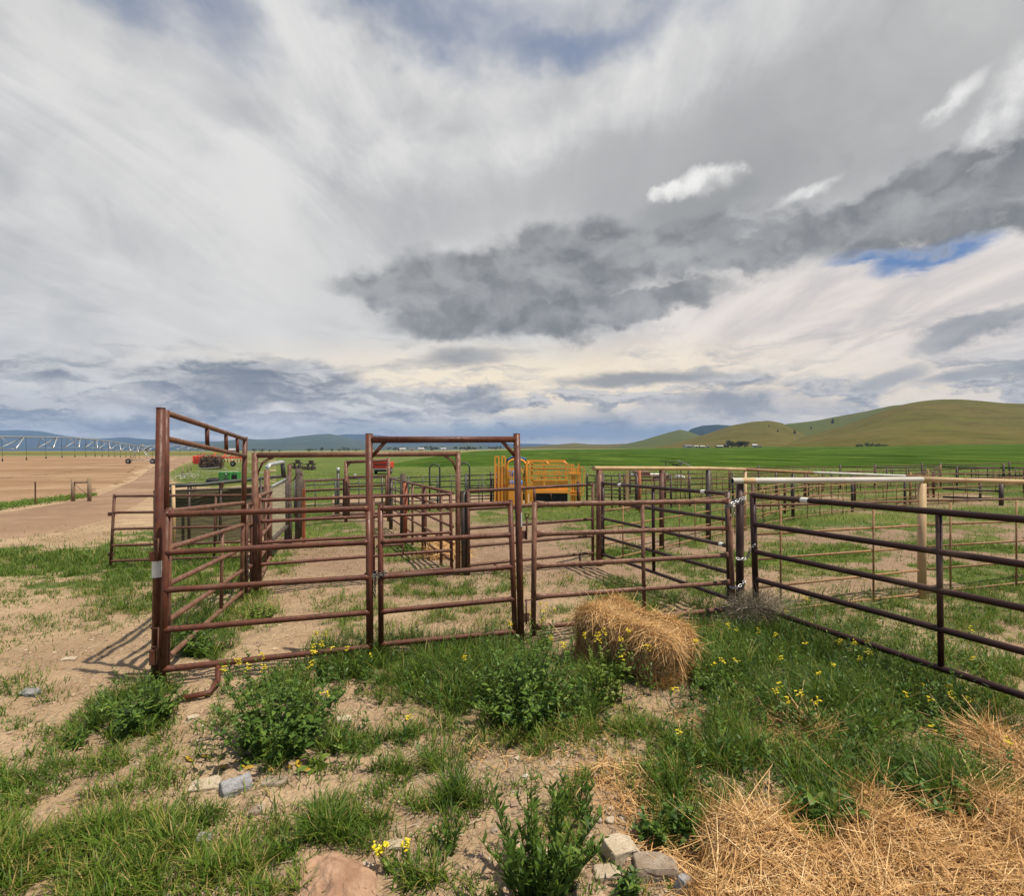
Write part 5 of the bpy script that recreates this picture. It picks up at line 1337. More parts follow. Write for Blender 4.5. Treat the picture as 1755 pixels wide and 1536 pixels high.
def heap(name, label, cells, m, cat='straw', zoff=0.0, along=None, width=(.0012, .0024), length=(3, .05, .06)):
    """cells: (px, py, rx metres, ry metres, height metres)"""
    ws = [(*on_ground(px, py), rx, ry, h) for px, py, rx, ry, h in cells]
    def hh(x, y):
        z = np.zeros(np.shape(x))
        for cx, cy, rx, ry, h in ws:
            q = ((x - cx) / rx) ** 2 + ((y - cy) / ry) ** 2
            z = np.maximum(z, h * np.sqrt(np.clip(1.02 - q, 0, 1)))
        return z * (.8 + .4 * fbm(x * 6, y * 6, 3)) - .02
    cx = sum(w[0] for w in ws) / len(ws); cy = sum(w[1] for w in ws) / len(ws)
    T = thing(name, label, cat, (cx, cy, Hs(cx, cy)))
    x0 = min(w[0] - w[2] for w in ws); x1 = max(w[0] + w[2] for w in ws); y0 = min(w[1] - w[3] for w in ws); y1 = max(w[1] + w[3] for w in ws)
    nx = ny = 90
    X, Y = np.meshgrid(np.linspace(x0, x1, nx), np.linspace(y0, y1, ny), indexing='ij')
    Z = hh(X, Y); S = H(X, Y) + Z
    i = np.arange(nx * ny).reshape(nx, ny)
    F = np.stack([i[:-1, :-1], i[1:, :-1], i[1:, 1:], i[:-1, 1:]], -1).reshape(-1, 4)
    keep = (Z.ravel()[F] > -.018).any(1)
    quads_mesh('packed_core', np.stack([X, Y, S - .012], -1).reshape(-1, 3), F[keep], HAYCORE, None, T)
    x = RNG.uniform(x0 - .06, x1 + .06, m * 3); y = RNG.uniform(y0 - .06, y1 + .06, m * 3)
    z = hh(x, y); k = np.where((z > -.015) | (RNG.random(len(x)) < .05))[0][:m]
    x = x[k]; y = y[k]; z = np.maximum(z[k], 0)
    e = .01
    N = unit(np.stack([-(hh(x + e, y) - hh(x - e, y)) / (2 * e), -(hh(x, y + e) - hh(x, y - e)) / (2 * e), np.ones(len(x))], -1))
    p = np.stack([x, y, H(x, y) + z + RNG.uniform(-.005, .02, len(x))], -1)
    L = np.minimum(RNG.gamma(length[0], length[1], len(x)) + length[2], length[1] * 5.5)
    al = None if along is None else np.tile(np.array(along, float), (len(x), 1))
    strand_set(p, N, L, RNG.uniform(*width, len(x)), 'loose_stalks', STRAWM, T, al, .9, (0, .17), .18)
    return T
heap('straw_heap', 'wide heap of loose golden straw spread across the near right corner', [(1300, 1490, .27, .34, .22), (1330, 1560, .4, .25, .16), (1440, 1545, .38, .24, .15), (1560, 1490, .30, .36, .18), (1650, 1550, .5, .28, .15), (1500, 1395, .15, .17, .11), (1610, 1440, .16, .2, .12), (1750, 1450, .26, .40, .17)], 30000, along=(.4, -.4, 0), length=(2, .05, .03))
heap('straw_clump', 'matted clump of old straw lying in the grass by the dark gate', [(1690, 1290, .20, .16, .15), (1745, 1330, .26, .20, .17), (1790, 1360, .25, .2, .13)], 7000)
heap('straw_tuft', 'small tuft of straw caught in the grass right of the bale', [(1385, 1262, .17, .10, .07), (1350, 1245, .12, .07, .05)], 1500, 'straw')
heap('hay_scraps', 'scraps of old hay at the foot of the alley fence', [(765, 955, .5, .35, .22), (750, 940, .35, .3, .16)], 3500, 'hay', width=(.003, .006), length=(3, .06, .08))
# tumbleweed caught on the corner post
def tumbleweed():
    cx, cy = P(1297, 6.0); g = Hs(cx, cy)
    T = thing('tumbleweed', 'grey brown tumbleweed caught at the foot of the corner post', 'tumbleweed', (cx, cy, g))
    m = 4600; c = np.array([cx, cy, g + .18])
    d = unit(RNG.normal(0, 1, (m, 3))); r = RNG.uniform(.1, 1, m) ** .5
    p = c + d * np.array([.33, .25, .22]) * r[:, None]; p[:, 2] = np.maximum(p[:, 2], g)
    L = RNG.uniform(.05, .20, m); Dr = unit(d + RNG.normal(0, .8, (m, 3)))
    Sd = unit(np.cross(Dr, RNG.normal(0, 1, (m, 3))))
    V, F, si, tv = ribbons(p, Dr, Sd, L, RNG.uniform(.0010, .0022, m), RNG.normal(0, .25, (m, 3)) * L[:, None], (1, .9, .7, .4))
    quads_mesh('twigs', V, F, DRYM, dict(tint=RNG.random(m)[si]), T)
    mb = MB()
    for k in range(9):
        a = random.uniform(0, 6.28); mb.tube([(cx + .02 * math.cos(a), cy, g + .02), (cx + .12 * math.cos(a), cy + .12 * math.sin(a), g + .18), (cx + .22 * math.cos(a), cy + .2 * math.sin(a), g + random.uniform(.2, .38))], [.005, .004, .0015], 5, False)
    mb.build('stems', DRYM, T)
tumbleweed()

# ---------------------------------------------------------------- rocks
def rock(label, px, py, sx, sy, sz, mat, rz=0.0, tilt=0.0, seed=1, group='loose rocks in the foreground', sink=.36, flat=True):
    rg = random.Random(seed); x, y = on_ground(px, py); g = Hs(x, y)
    bm = bmesh.new()
    if flat:      # blocky: the corners of a skewed box with some of them knocked off
        for cx_ in (-1, 1):
            for cy_ in (-1, 1):
                for cz_ in (-1, 1):
                    for k in range(3):
                        q = [cx_, cy_, cz_]; q[k] *= rg.uniform(.25, .95)
                        bm.verts.new((q[0] * sx / 2 * rg.uniform(.82, 1), q[1] * sy / 2 * rg.uniform(.82, 1), q[2] * sz / 2 * rg.uniform(.8, 1)))
    else:
        for k in range(30):
            v = Vector((rg.gauss(0, 1), rg.gauss(0, 1), rg.gauss(0, 1))).normalized() * rg.uniform(.9, 1)
            bm.verts.new((v.x * sx / 2, v.y * sy / 2, v.z * sz / 2))
    bmesh.ops.convex_hull(bm, input=bm.verts[:])
    for v in [v for v in bm.verts if not v.link_faces]: bm.verts.remove(v)
    bmesh.ops.bevel(bm, geom=bm.edges[:], offset=min(sx, sy, sz) * .035, segments=2, affect='EDGES', clamp_overlap=True)
    bmesh.ops.triangulate(bm, faces=bm.faces[:]); bmesh.ops.subdivide_edges(bm, edges=bm.edges[:], cuts=2, use_grid_fill=True)
    bm.normal_update()
    for v in bm.verts:
        n_ = fbm(np.array([v.co.x * 26 + seed]), np.array([v.co.y * 26 + v.co.z * 19]), 3)[0] - .5
        v.co += v.normal * n_ * min(sx, sy, sz) * .24
    me = bpy.data.meshes.new('rock'); bm.to_mesh(me); bm.free()
    o = link_mesh('rock', me, mat, None, (x, y, g + sz * (.5 - sink)))
    o.rotation_euler = (tilt, tilt * .6, rz)
    return tag(o, label, 'rock', group)
rock('pale tan blocky rock on top of the rock pile', 1062, 1462, .16, .12, .085, STONEP, .4, .12, 3)
rock('grey brown slab with a pale face beside the blocky rock', 1122, 1492, .21, .13, .09, STONE, -.1, -.1, 5)
rock('small grey stone standing on edge by the slab', 1168, 1522, .08, .06, .12, STONEG, .8, .3, 8)
rock('flat buff stone half under the rock pile', 1040, 1492, .13, .09, .05, STONEP, .1, 0, 9)
rock('thin flat cream stone by the soil mound', 682, 1456, .115, .06, .035, STONEP, .1, .05, 12)
rock('large slate grey stone in the bare soil left of centre', 405, 1360, .17, .12, .08, STONEG, .7, .15, 14, sink=.4)
rock('broad buff stone beside the slate grey stone', 352, 1352, .17, .11, .06, STONEP, .3, .05, 15, sink=.45)
rock('pinkish oval stone on the bare soil', 440, 1402, .10, .07, .055, STONE, 1.0, .1, 17, flat=False)
rock('small bluish stone below the grass tuft', 349, 1452, .075, .06, .045, STONEG, .3, .2, 18)
rock('buff stone at the edge of the grass below the slate stone', 283, 1434, .10, .06, .05, STONEP, .2, .1, 20)
rock('flat tan stone right of the slate grey stone', 470, 1350, .15, .09, .05, STONE, .1, 0, 22, sink=.45)
rock('bluish grey stone on the dirt near the grass edge', 52, 1193, .13, .09, .06, STONEG, .2, .1, 24)
rock('pale flat stone in the shadow of the gate rails', 118, 1130, .13, .08, .035, STONEP, .3, 0, 25)
rock('white stone in the middle of the short grass', 950, 1280, .06, .05, .04, STONEP, .1, 0, 26, flat=False)
rock('rounded tan stone in the strawy soil', 1046, 1402, .065, .05, .05, STONEP, .5, 0, 28, flat=False)
rock('small mauve stone next to the rounded tan stone', 1026, 1400, .06, .05, .05, STONE, .2, 0, 29, flat=False)
rock('buff stone in front of the panel foot', 590, 1232, .11, .08, .05, STONEP, .3, .1, 30)
rock('pale stone under the left front weeds', 330, 1240, .08, .06, .04, STONEP, .9, .1, 31)
rock('grey pebble sized stone near the bushy pepperweed', 848, 1420, .05, .04, .035, STONE, .9, .1, 33, flat=False)
rock('cream pebble sized stone at the bottom edge', 1230 - 240, 1520, .05, .04, .03, STONEP, .9, .1, 34, flat=False)
def mound():
    x0, y0 = on_ground(578, 1535); g = Hs(x0, y0)
    X, Y = np.meshgrid(np.linspace(-.27, .27, 120), np.linspace(-.27, .27, 110), indexing='ij')
    q = ((X + Y * .35) / (.215 + .08 * (fbm(X * 6, Y * 6, 2) - .5))) ** 2 + (Y / .23) ** 2
    Z = .085 * np.clip(1 - q, 0, 1) ** .62 * (.6 + .8 * fbm(X * 6 + 3, Y * 6, 4)) + (fbm(X * 26, Y * 26, 4) - .5) * .03 - .012 * np.clip(1 - np.abs(fbm(X * 7 + 2, Y * 7, 3) - .5) * 22, 0, 1) - .02
    i = np.arange(120 * 110).reshape(120, 110)
    F = np.stack([i[:-1, :-1], i[1:, :-1], i[1:, 1:], i[:-1, 1:]], -1).reshape(-1, 4)
    F = F[(q.ravel()[F] < 1.05).any(1)]
    mt, t, b = material('brown_clay'); p = worldpos(t); n1 = t.noise(p, 9, 6, .6); n2 = t.noise(p, 60, 4, .6)
    t.put(b.inputs['Base Color'], t.mix(t.ss(n1, .35, .65), (.25, .145, .09), (.36, .225, .145))); b.inputs['Roughness'].default_value = .95
    bump(t, b, t.m('ADD', n1, t.m('MULTIPLY', n2, .3)), .6, .03)
    o = quads_mesh('soil_mound', np.stack([X + x0, Y + y0, Z + H(X + x0, Y + y0)], -1).reshape(-1, 3), F, mt, None, None, (x0, y0, g))
    tag(o, 'smooth brown soil mound at the bottom between two grass tufts', 'soil mound')
mound()

# ---------------------------------------------------------------- yellow squeeze chute
def chute():
    d = 22.0; g = Gs(*P(925, d))
    x0 = P(848, d)[0]; x1 = P(1003, d)[0]; Wd = 1.25
    T = thing('squeeze_chute', 'bright yellow cattle squeeze chute with a black lower panel', 'cattle chute', (P(925, d)[0], d, g))
    X = lambda px: P(px, d)[0]
    Z = lambda py: Zp(py, d) if Zp(py, d) > g else g
    y = d
    def bar(name, pts, w=.06, mat=YELLOW, par=T):
        m_ = MB()
        for a, b in pts: m_.beam(a, b, w, w)
        return m_.build(name, mat, par)
    # head gate: two tall double masts
    for px in (848.5, 855, 860.5, 866):
        bar('mast', [((X(px), y, g), (X(px), y, Z(783)))], .065)
    for pa, pb in ((848.5, 855), (860.5, 866)): bar('mast_cap', [((X(pa), y, Z(783)), (X(pb), y, Z(783)))], .06); bar('mast_tie', [((X(pa), y, Z(797)), (X(pb), y, Z(797)))], .05)
    for px in (852, 858, 863, 868.5): bar('head_bar', [((X(px), y + .08, g), (X(px), y + .08, Z(800)))], .05)
    MB().box(((X(851) + X(868)) / 2, y + .12, (g + Z(830)) / 2), (X(868) - X(851), .03, Z(830) - g)).build('head_sheet', YELLOW, T)
    # neck door with arched bars
    def arch(name, pa, pb, pt, pbm, w, mat=YELLOW, yy=y - .05):
        ra = (X(pb) - X(pa)) / 2; c = (X(pa) + X(pb)) / 2; zt = Z(pt) - ra * .6
        pts = [(X(pa), yy, Z(pbm)), (X(pa), yy, zt)] + [(c - ra * math.cos(t), yy, zt + ra * .6 * math.sin(t)) for t in np.linspace(.25, 2.9, 7)] + [(X(pb), yy, zt), (X(pb), yy, Z(pbm))]
        MB().tube(pts, w, 8).build(name, mat, T)
    arch('door_hoop', 870, 901, 787, 862, .04)
    arch('window_hoop', 872.5, 897, 805, 834, .028)
    for px in (876, 880, 884, 892): bar('door_bar', [((X(px), y - .05, Z(808)), (X(px), y - .05, Z(834)))], .035)
    bar('door_rail', [((X(870), y - .05, Z(834)), (X(899), y - .05, Z(834))), ((X(870), y - .05, Z(805)), (X(899), y - .05, Z(805)))], .05)
    MB().box(((X(871) + X(896)) / 2, y - .03, (g + Z(836)) / 2), (X(896) - X(871), .03, Z(836) - g)).build('door_sheet', YELLOW, T)
    for px in (900.5, 904, 908, 912): bar('side_post', [((X(px), y, g), (X(px), y, Z(791)))], .055)
    # squeeze side
    for py, pa, pb in ((797, 909, 984), (802.5, 909, 982), (809.5, 911, 978), (813, 911, 976), (823.5, 911, 975), (840, 915, 975)):
        bar('side_rail', [((X(pa), y, Z(py)), (X(pb), y, Z(py)))], .055)
    for px in (911, 921, 925, 935, 952, 958, 975): bar('side_bar', [((X(px), y + .005, Z(823)), (X(px), y + .005, Z(802)))], .04)
    for pa, pb in ((913, 931.5), (934.5, 952.5), (954.5, 974)):
        MB().box(((X(pa) + X(pb)) / 2, y + .02, (Z(824) + Z(841)) / 2), (X(pb) - X(pa), .03, Z(824) - Z(841))).build('side_sheet', YELLOW, T, bevel=.008)
    MB().box(((X(917) + X(975)) / 2, y + .06, (Z(812) + Z(823)) / 2 - .0), (.9, .02, .02)).build('inner_rail', YELLOW, T)
    MB().beam((X(917), y, Z(843)), (X(974), y, Z(843)), .08, .10).build('sill_beam', YELLOW, T)
    MB().box(((X(918) + X(973)) / 2, y + .05, (g + .03 + Z(846)) / 2), (X(973) - X(918), .04, Z(846) - g - .03)).build('kick_panel', BLACK, T)
    # top frame and far side
    for py, yy in ((791, y + .6), (794, y + Wd)): bar('top_rail', [((X(904), yy, Z(py) + .02), (X(972), yy, Z(py) + .02))], .06)
    for px in (906, 940, 972): bar('cross_bar', [((X(px), y, Z(795)), (X(px), y + Wd, Z(793)))], .05)
    bar('brace', [((X(964), y + .3, Z(792)), (X(974), y + .1, Z(796)))], .05)
    for px in (848.5, 866, 905, 935, 975, 998): bar('far_post', [((X(px), y + Wd, g), (X(px), y + Wd, Z(796)))], .06)
    for py in (806, 822, 836, 850): bar('far_rail', [((X(868), y + Wd + .06, Z(py)), (X(998), y + Wd + .06, Z(py)))], .05)
    MB().box(((X(909) + X(978)) / 2, y + Wd - .05, (g + .1 + Z(834)) / 2), (X(978) - X(909), .03, Z(834) - g - .1)).build('far_sheet', YELLOW, T)
    # tail gate
    for px, pt in ((979, 797), (982.5, 797), (986, 803), (990, 801), (994.5, 800)): bar('tail_post', [((X(px), y, g), (X(px), y, Z(pt)))], .06)
    for py in (848, 843, 812): bar('tail_rail', [((X(976), y - .04, Z(py)), (X(996), y - .04, Z(py)))], .05)
    MB().box((X(983.5), y + .05, (g + Z(815)) / 2), (X(987) - X(980), .03, Z(815) - g)).build('tail_sheet', YELLOW, T)
    bar('tail_handle', [((X(996), y - .05, Z(800)), (X(1001), y - .05, Z(803))), ((X(1001), y - .05, Z(803)), (X(999), y - .05, Z(850)))], .04)
    MB().tube([(X(991), y - .02, Z(825)), (X(991), y - .02, g)], .07, 8).build('tail_roller', RUST_DULL, T)
    MB().tube([(X(944), y - .05, Z(846)), (X(944), y - .09, Z(852)), (X(946), y - .06, Z(858))], .018, 6).build('latch_hook', RUST_DULL, T)
    MB().tube([(X(895), y + .2, Z(800)), (X(899), y - .1, Z(808)), (X(897), y - .1, Z(818)), (X(902), y, Z(806))], .02, 6).build('hose', BLACK, T)
chute()
# the blue machine behind it
def blue_machine():
    d = 26.5; g = Gs(*P(882, d)); cx = P(883, d)[0]
    T = thing('blue_sprayer', 'blue machine with a dark hooped top parked behind the yellow chute', 'farm machine', (cx, d, g))
    MB().box((cx, d, g + .75), (.75, .8, .45)).build('body', BLUEM, T, bevel=.06)
    MB().tube([(cx - .4, d, g + 1.35), (cx + .05, d, g + 1.35)], .2, 14).build('tank', BLUEM, T)
    for s in (-1, 1):
        MB().tube([(cx + .42 * s - .08, d - .3, g + .32), (cx + .42 * s + .08, d - .3, g + .32)], .32, 16).build('wheel', BLACK, T)
    MB().tube([(cx - .42, d, g + .9), (cx - .42, d, g + 2.0), (cx - .1, d, g + 2.12), (cx + .5, d, g + 1.98), (cx + .5, d, g + .9)], .05, 8).build('roll_bar', GREENP, T)
    MB().tube([(cx - .4, d - .1, g + 2.02), (cx - .05, d - .1, g + 2.2), (cx + .55, d - .1, g + 2.05)], .05, 8).build('canopy_rib', BLUEM, T)
blue_machine()

# ---------------------------------------------------------------- machines in the paddocks
def wheel(T, c, r, w, mat=BLACK, axis=(0, 1, 0), hub=GALVM):
    a = Vector(axis).normalized(); c = Vector(c)
    t = MB().tube([c - a * w / 2, c - a * w * .32, c + a * w * .32, c + a * w / 2], [r * .86, r, r, r * .86], 20).build('wheel', mat, T)
    MB().tube([c - a * w * .53, c + a * w * .53], r * .45, 14).build('hub', hub, t)
def red_spreader():
    d = 70; cx = P(652, d)[0]; g = Gs(cx, d)
    T = thing('red_spreader', 'bright red spreader wagon seen from behind on the green paddock', 'farm machine', (cx, d, g))
    MB().prism([(cx - .95, d, g + .75), (cx + .95, d, g + .75), (cx + 1.05, d, g + 1.62), (cx - 1.05, d, g + 1.62)], (0, 0, 0), (0, 3.6, 0)).build('box', RED, T, bevel=.03)
    MB().beam((cx - 1.08, d - .06, g + 1.66), (cx + 1.08, d - .06, g + 1.66), .12, .1).build('upper_lip', RED, T)
    MB().box((cx, d - .03, g + 1.86), (1.95, .1, .28)).build('tail_board', RUST_DULL, T)
    MB().box((cx, d + .1, g + .55), (1.5, .3, .35)).build('axle', BLACK, T)
    MB().beam((cx - 1.0, d - .1, g + .72), (cx + 1.0, d - .1, g + .72), .1, .14).build('bumper', GALVM, T)
    for s in (-1, 1):
        wheel(T, (cx + s * 1.0, d + 1.6, g + .5), .5, .3, axis=(1, 0, 0))
        MB().box((cx + s * .9, d - .07, g + .95), (.16, .05, .2)).build('lamp', STICKYEL if s > 0 else BLACK, T)
    MB().tube([(cx - .8, d - .06, g + 1.3), (cx + .8, d - .06, g + 1.3)], .05, 8).build('beater', BLACK, T)
red_spreader()
def disc_harrow(px, d, w, label):
    cx = P(px, d)[0]; g = Gs(cx, d)
    T = thing('disc_harrow', label, 'farm machine', (cx, d, g))
    MB().beam((cx - w, d, g + .9), (cx + w, d, g + .9), .14, .14).build('tool_bar', BLACKP, T)
    MB().beam((cx - w * .8, d + .8, g + .95), (cx + w * .8, d + .8, g + .95), .14, .14).build('tool_bar', BLACKP, T)
    for k in range(7):
        x = cx - w + 2 * w * k / 6
        m_ = MB().tube([(x - .03, d - .1, g + .32), (x + .03, d - .1, g + .32)], .32, 14).build('disc', BLACKP, T)
    MB().tube([(cx - w, d - .1, g + .35), (cx + w, d - .1, g + .35)], .06, 8).build('axle', BLACKP, T)
    wheel(T, (cx - w * .4, d + .5, g + .42), .42, .22, axis=(1, 0, 0)); wheel(T, (cx + w * .4, d + .5, g + .42), .42, .22, axis=(1, 0, 0))
    MB().box((cx + w * .15, d + .4, g + 1.3), (.7, .5, .5)).build('hopper', BLACKP, T, bevel=.05)
disc_harrow(507, 88, 1.1, 'dark disc harrow with a hopper parked in the far green paddock')
disc_harrow(530, 84, 1.0, 'dark disc harrow standing right of the other one in the paddock')
def red_stack():
    d = 96; cx = P(372, d)[0]; g = Gs(cx, d)
    T = thing('folded_cultivator', 'long red orange folded cultivator behind a stack of dark brush', 'farm machine', (cx, d, g))
    for yy in (0, 1.2): MB().beam((cx - 4.4, d + yy, g + 1.75), (cx + 4.6, d + yy, g + 1.6), .25, .25).build('frame_bar', RED if yy == 0 else ORANGE, T)
    for k in range(16):
        x = cx - 4.3 + 8.8 * k / 15
        MB().tube([(x, d - .1, g + 1.75), (x + .05, d - .55, g + 1.25), (x, d - .35, g + .75)], .07, 6).build('tine', ORANGE if k % 3 else RED, T)
    for k in range(9):
        x = cx - 4.0 + 8.2 * k / 8
        MB().beam((x, d - .1, g + 1.7), (x, d + 1.3, g + 2.1 + .3 * (k % 2)), .14, .14).build('arm', RED if k % 2 else ORANGE, T)
    MB().box((cx - 3.7, d + .2, g + 1.2), (1.3, .8, 1.5)).build('gear_box', RED, T, bevel=.12)
    for x in (-3.2, -.5, 2.6): wheel(T, (cx + x, d + .6, g + .5), .5, .3)
    MB().tube([(cx - 3.2, d, g + 2.0), (cx - 2.6, d, g + 3.0), (cx - 2.2, d, g + 2.1)], .06, 6).build('mast', GALVM, T)
    # brush stack in front
    d2 = 84; cx2 = P(362, d2)[0]; g2 = Gs(cx2, d2)
    T2 = thing('brush_stack', 'square stack of dark brushwood on a pallet in front of the red cultivator', 'brush stack', (cx2, d2, g2))
    m = 2600
    p = np.stack([cx2 + RNG.uniform(-1.65, 1.65, m), d2 + RNG.uniform(-.7, .7, m), g2 + RNG.uniform(.3, 1.75, m)], -1)
    Dr = unit(RNG.normal(0, 1, (m, 3)) * np.array([.25, .25, 1])); Sd = unit(np.cross(Dr, RNG.normal(0, 1, (m, 3))))
    L = RNG.uniform(.3, .8, m)
    V, F, si, tv = ribbons(p, Dr, Sd, L, np.full(m, .022), RNG.normal(0, .1, (m, 3)) * L[:, None], (1, 1, .8, .4))
    quads_mesh('brushwood', V, F, leafmat('dark_brush', [(0, (.03, .02, .018)), (.6, (.10, .055, .04)), (1, (.32, .22, .17))], .05, .8), dict(tint=RNG.random(m)[si]), T2)
    MB().box((cx2, d2, g2 + .95), (3.0, 1.2, 1.3)).build('packed_core', WOODD, T2, bevel=.1)
    MB().beam((cx2 - 1.4, d2 - .9, g2 + .1), (cx2 + 1.7, d2 - .9, g2 + .32), .12, .12).build('skid', WHITEP, T2)
red_stack()
def green_box():
    d = 50; cx = P(394, d)[0]; g = Gs(cx, d)
    T = thing('green_planter', 'green box planter with a dark opening and black wheel', 'farm machine', (cx, d, g))
    MB().box((cx - .28, d, g + .62), (1.15, .9, .85)).build('body', GREENM, T, bevel=.03)
    MB().box((cx + .58, d + .1, g + .62), (.55, .7, .85)).build('side_bin', GREENM, T, bevel=.02)
    MB().box((cx + .58, d - .27, g + .58), (.46, .06, .42)).build('opening', BLACK, T)  # solid black block in place of the shade inside the bin
    wheel(T, (cx - .1, d - .5, g + .24), .24, .12)
    MB().box((cx - .1, d - .46, g + .86), (.26, .03, .16)).build('decal', BLACK, T)
    MB().box((cx - .1, d - .48, g + .86), (.16, .02, .11)).build('decal_mark', WHITE, T)
    MB().tube([(cx - 3.0, d - .1, g + 1.06), (cx + .8, d - .1, g + 1.08)], .03, 6).build('boom', WHITEP, T)
    MB().tube([(cx + .9, d, g + 1.08), (cx + 3.4, d, g + .95)], .03, 6).build('boom', WHITEP, T)
    for k, (x, s) in enumerate(((-.75, .3), (.35, .35), (1.4, .28))):
        MB().tube([(cx + x + s * math.cos(t), d + .3, g + 1.02 + .42 * math.sin(t)) for t in np.linspace(0, 3.14, 9)], .02, 6).build('hoop', GALVM, T)
    T = thing('tyre_pile', 'black tyres lying left of the green planter', 'tyres', (P(364, 47)[0], 47, Gs(*P(364, 47))))
    for k, (px, h, rx) in enumerate(((361, .18, .1), (368, .2, 1.2), (365, .45, .2))):
        q = Vector((*P(px, 47), Gs(*P(px, 47)) + h))
        ring = [q + Vector((.42 * math.cos(t), .42 * math.sin(t) * math.cos(rx), .42 * math.sin(t) * math.sin(rx) * .7)) for t in np.linspace(0, 6.283, 19)]
        MB().tube(ring, .13, 8, False).build('tyre', BLACK, T)
    T = thing('wire_roll', 'tangle of pale bleached branches at the edge of the road', 'branches', (P(320, 55)[0], 55, Gs(*P(320, 55))))
    m = 200; c = np.array([P(322, 55)[0], 55, Gs(*P(322, 55)) + .35])
    p = c + RNG.normal(0, 1, (m, 3)) * np.array([.9, .5, .16]); Dr = unit(RNG.normal(0, 1, (m, 3)) + np.array([.3, 0, .7])); L = RNG.uniform(.2, .6, m)
    V, F, si, tv = ribbons(p, Dr, unit(np.cross(Dr, RNG.normal(0, 1, (m, 3)))), L, np.full(m, .012), RNG.normal(0, .3, (m, 3)) * L[:, None], (1, .9, .7, .3))
    T.name = 'branch_pile'
    br_ = quads_mesh('branches', V, F, leafmat('bleached_wood', [(0, (.35, .32, .27)), (1, (.62, .60, .55))], .05, .8), dict(tint=RNG.random(m)[si]), T)
    br_['kind'] = 'stuff'
    T = thing('wood_stool', 'small weathered wooden stand between the road and the tyres', 'stand', (P(330, 42)[0], 42, Gs(*P(330, 42))))
    q = Vector((*P(330, 42), Gs(*P(330, 42))))
    MB().box(q + Vector((0, 0, .52)), (.5, .4, .07)).build('top', WOODG, T)
    for sx in (-.18, .18):
        for sy in (-.13, .13): MB().beam(q + Vector((sx, sy, 0)), q + Vector((sx, sy, .5)), .06, .06).build('leg', WOODG, T)
green_box()
for k, (px, d, h, lab) in enumerate(((313, 62, 1.15, 'thin wooden stake by the road nearest the bleached branches'), (322, 70, 1.2, 'thin wooden stake by the road, second of the row'), (327.5, 78, 1.2, 'thin wooden stake by the road next to the red cultivator'))):
    x, y = P(px, d); g = Gs(x, y); T = thing('fence_stake', lab, 'stake', (x, y, g), 'stakes along the road bend')
    MB().tube([(x, y, g - .1), (x + .02, y, g + h)], .06, 8).build('pole', WOODG, T)
def white_tank():
    d = 40; cx, _ = P(1163, d); g = Gs(cx, d)
    T = thing('white_tank', 'small white tank on a frame behind the paddock fences', 'tank', (cx, d, g))
    z = Zp(817, d)
    MB().tube([(cx - .30, d, z), (cx - .24, d, z), (cx + .24, d, z), (cx + .30, d, z)], [.10, .17, .17, .10], 14).build('barrel', WHITE, T)
    for s in (-.2, .2): MB().beam((cx + s, d, g), (cx + s, d, z - .1), .05, .05).build('leg', BLACKP, T)
    MB().tube([(cx + .36, d, z - .12), (cx + .44, d, z - .12)], .16, 12).build('end_drum', WHITE, T)
    d = 42; cx, _ = P(1115, d); g = Gs(cx, d); zt = Zp(812, d)
    T = thing('flatbed_trailer', 'rust and white flatbed trailer parked behind the paddock fences', 'trailer', (cx, d, g))
    MB().box((cx + .55, d, zt - .08), (1.5, 1.6, .12)).build('deck', WHITE, T)
    MB().box((cx - .75, d, zt + .02), (1.1, 1.4, .4)).build('load', RUST_OLD, T, bevel=.05)
    MB().beam((cx - 1.6, d, zt - .05), (cx - 1.2, d, zt - .05), .12, .12).build('drawbar', WHITE, T)
    for x in (.3, .9): wheel(T, (cx + x, d - .75, zt - .45), .36, .2)
    MB().beam((cx - 1.3, d - .6, zt - .22), (cx + 1.3, d - .6, zt - .22), .12, .12).build('chassis', BLACKP, T)
white_tank()
def boom_frame():
    d = 34; g = Gs(*P(1160, d)); X = lambda px: P(px, d)[0]; Z = lambda py: Zp(py, d)
    T = thing('lattice_boom', 'dark lattice boom frame standing beyond the paddocks in front of the crop', 'farm machine', (X(1160), d, g))
    for px in (1141, 1167): MB().tube([(X(px), d, g), (X(px), d, Z(792))], .04, 8).build('upright', GREENP, T)
    for a, b in (((1131, 790.5), (1180, 792.5)), ((1146, 793), (1176, 803)), ((1152, 797), (1172, 794)), ((1150, 794), (1167, 803))): MB().tube([(X(a[0]), d, Z(a[1])), (X(b[0]), d - .3, Z(b[1]))], .03, 6).build('strut', GREENP, T)
    MB().tube([(X(1161), d, Z(789)), (X(1192), d, Z(803))], .025, 6).build('stay', GALVM, T)
boom_frame()

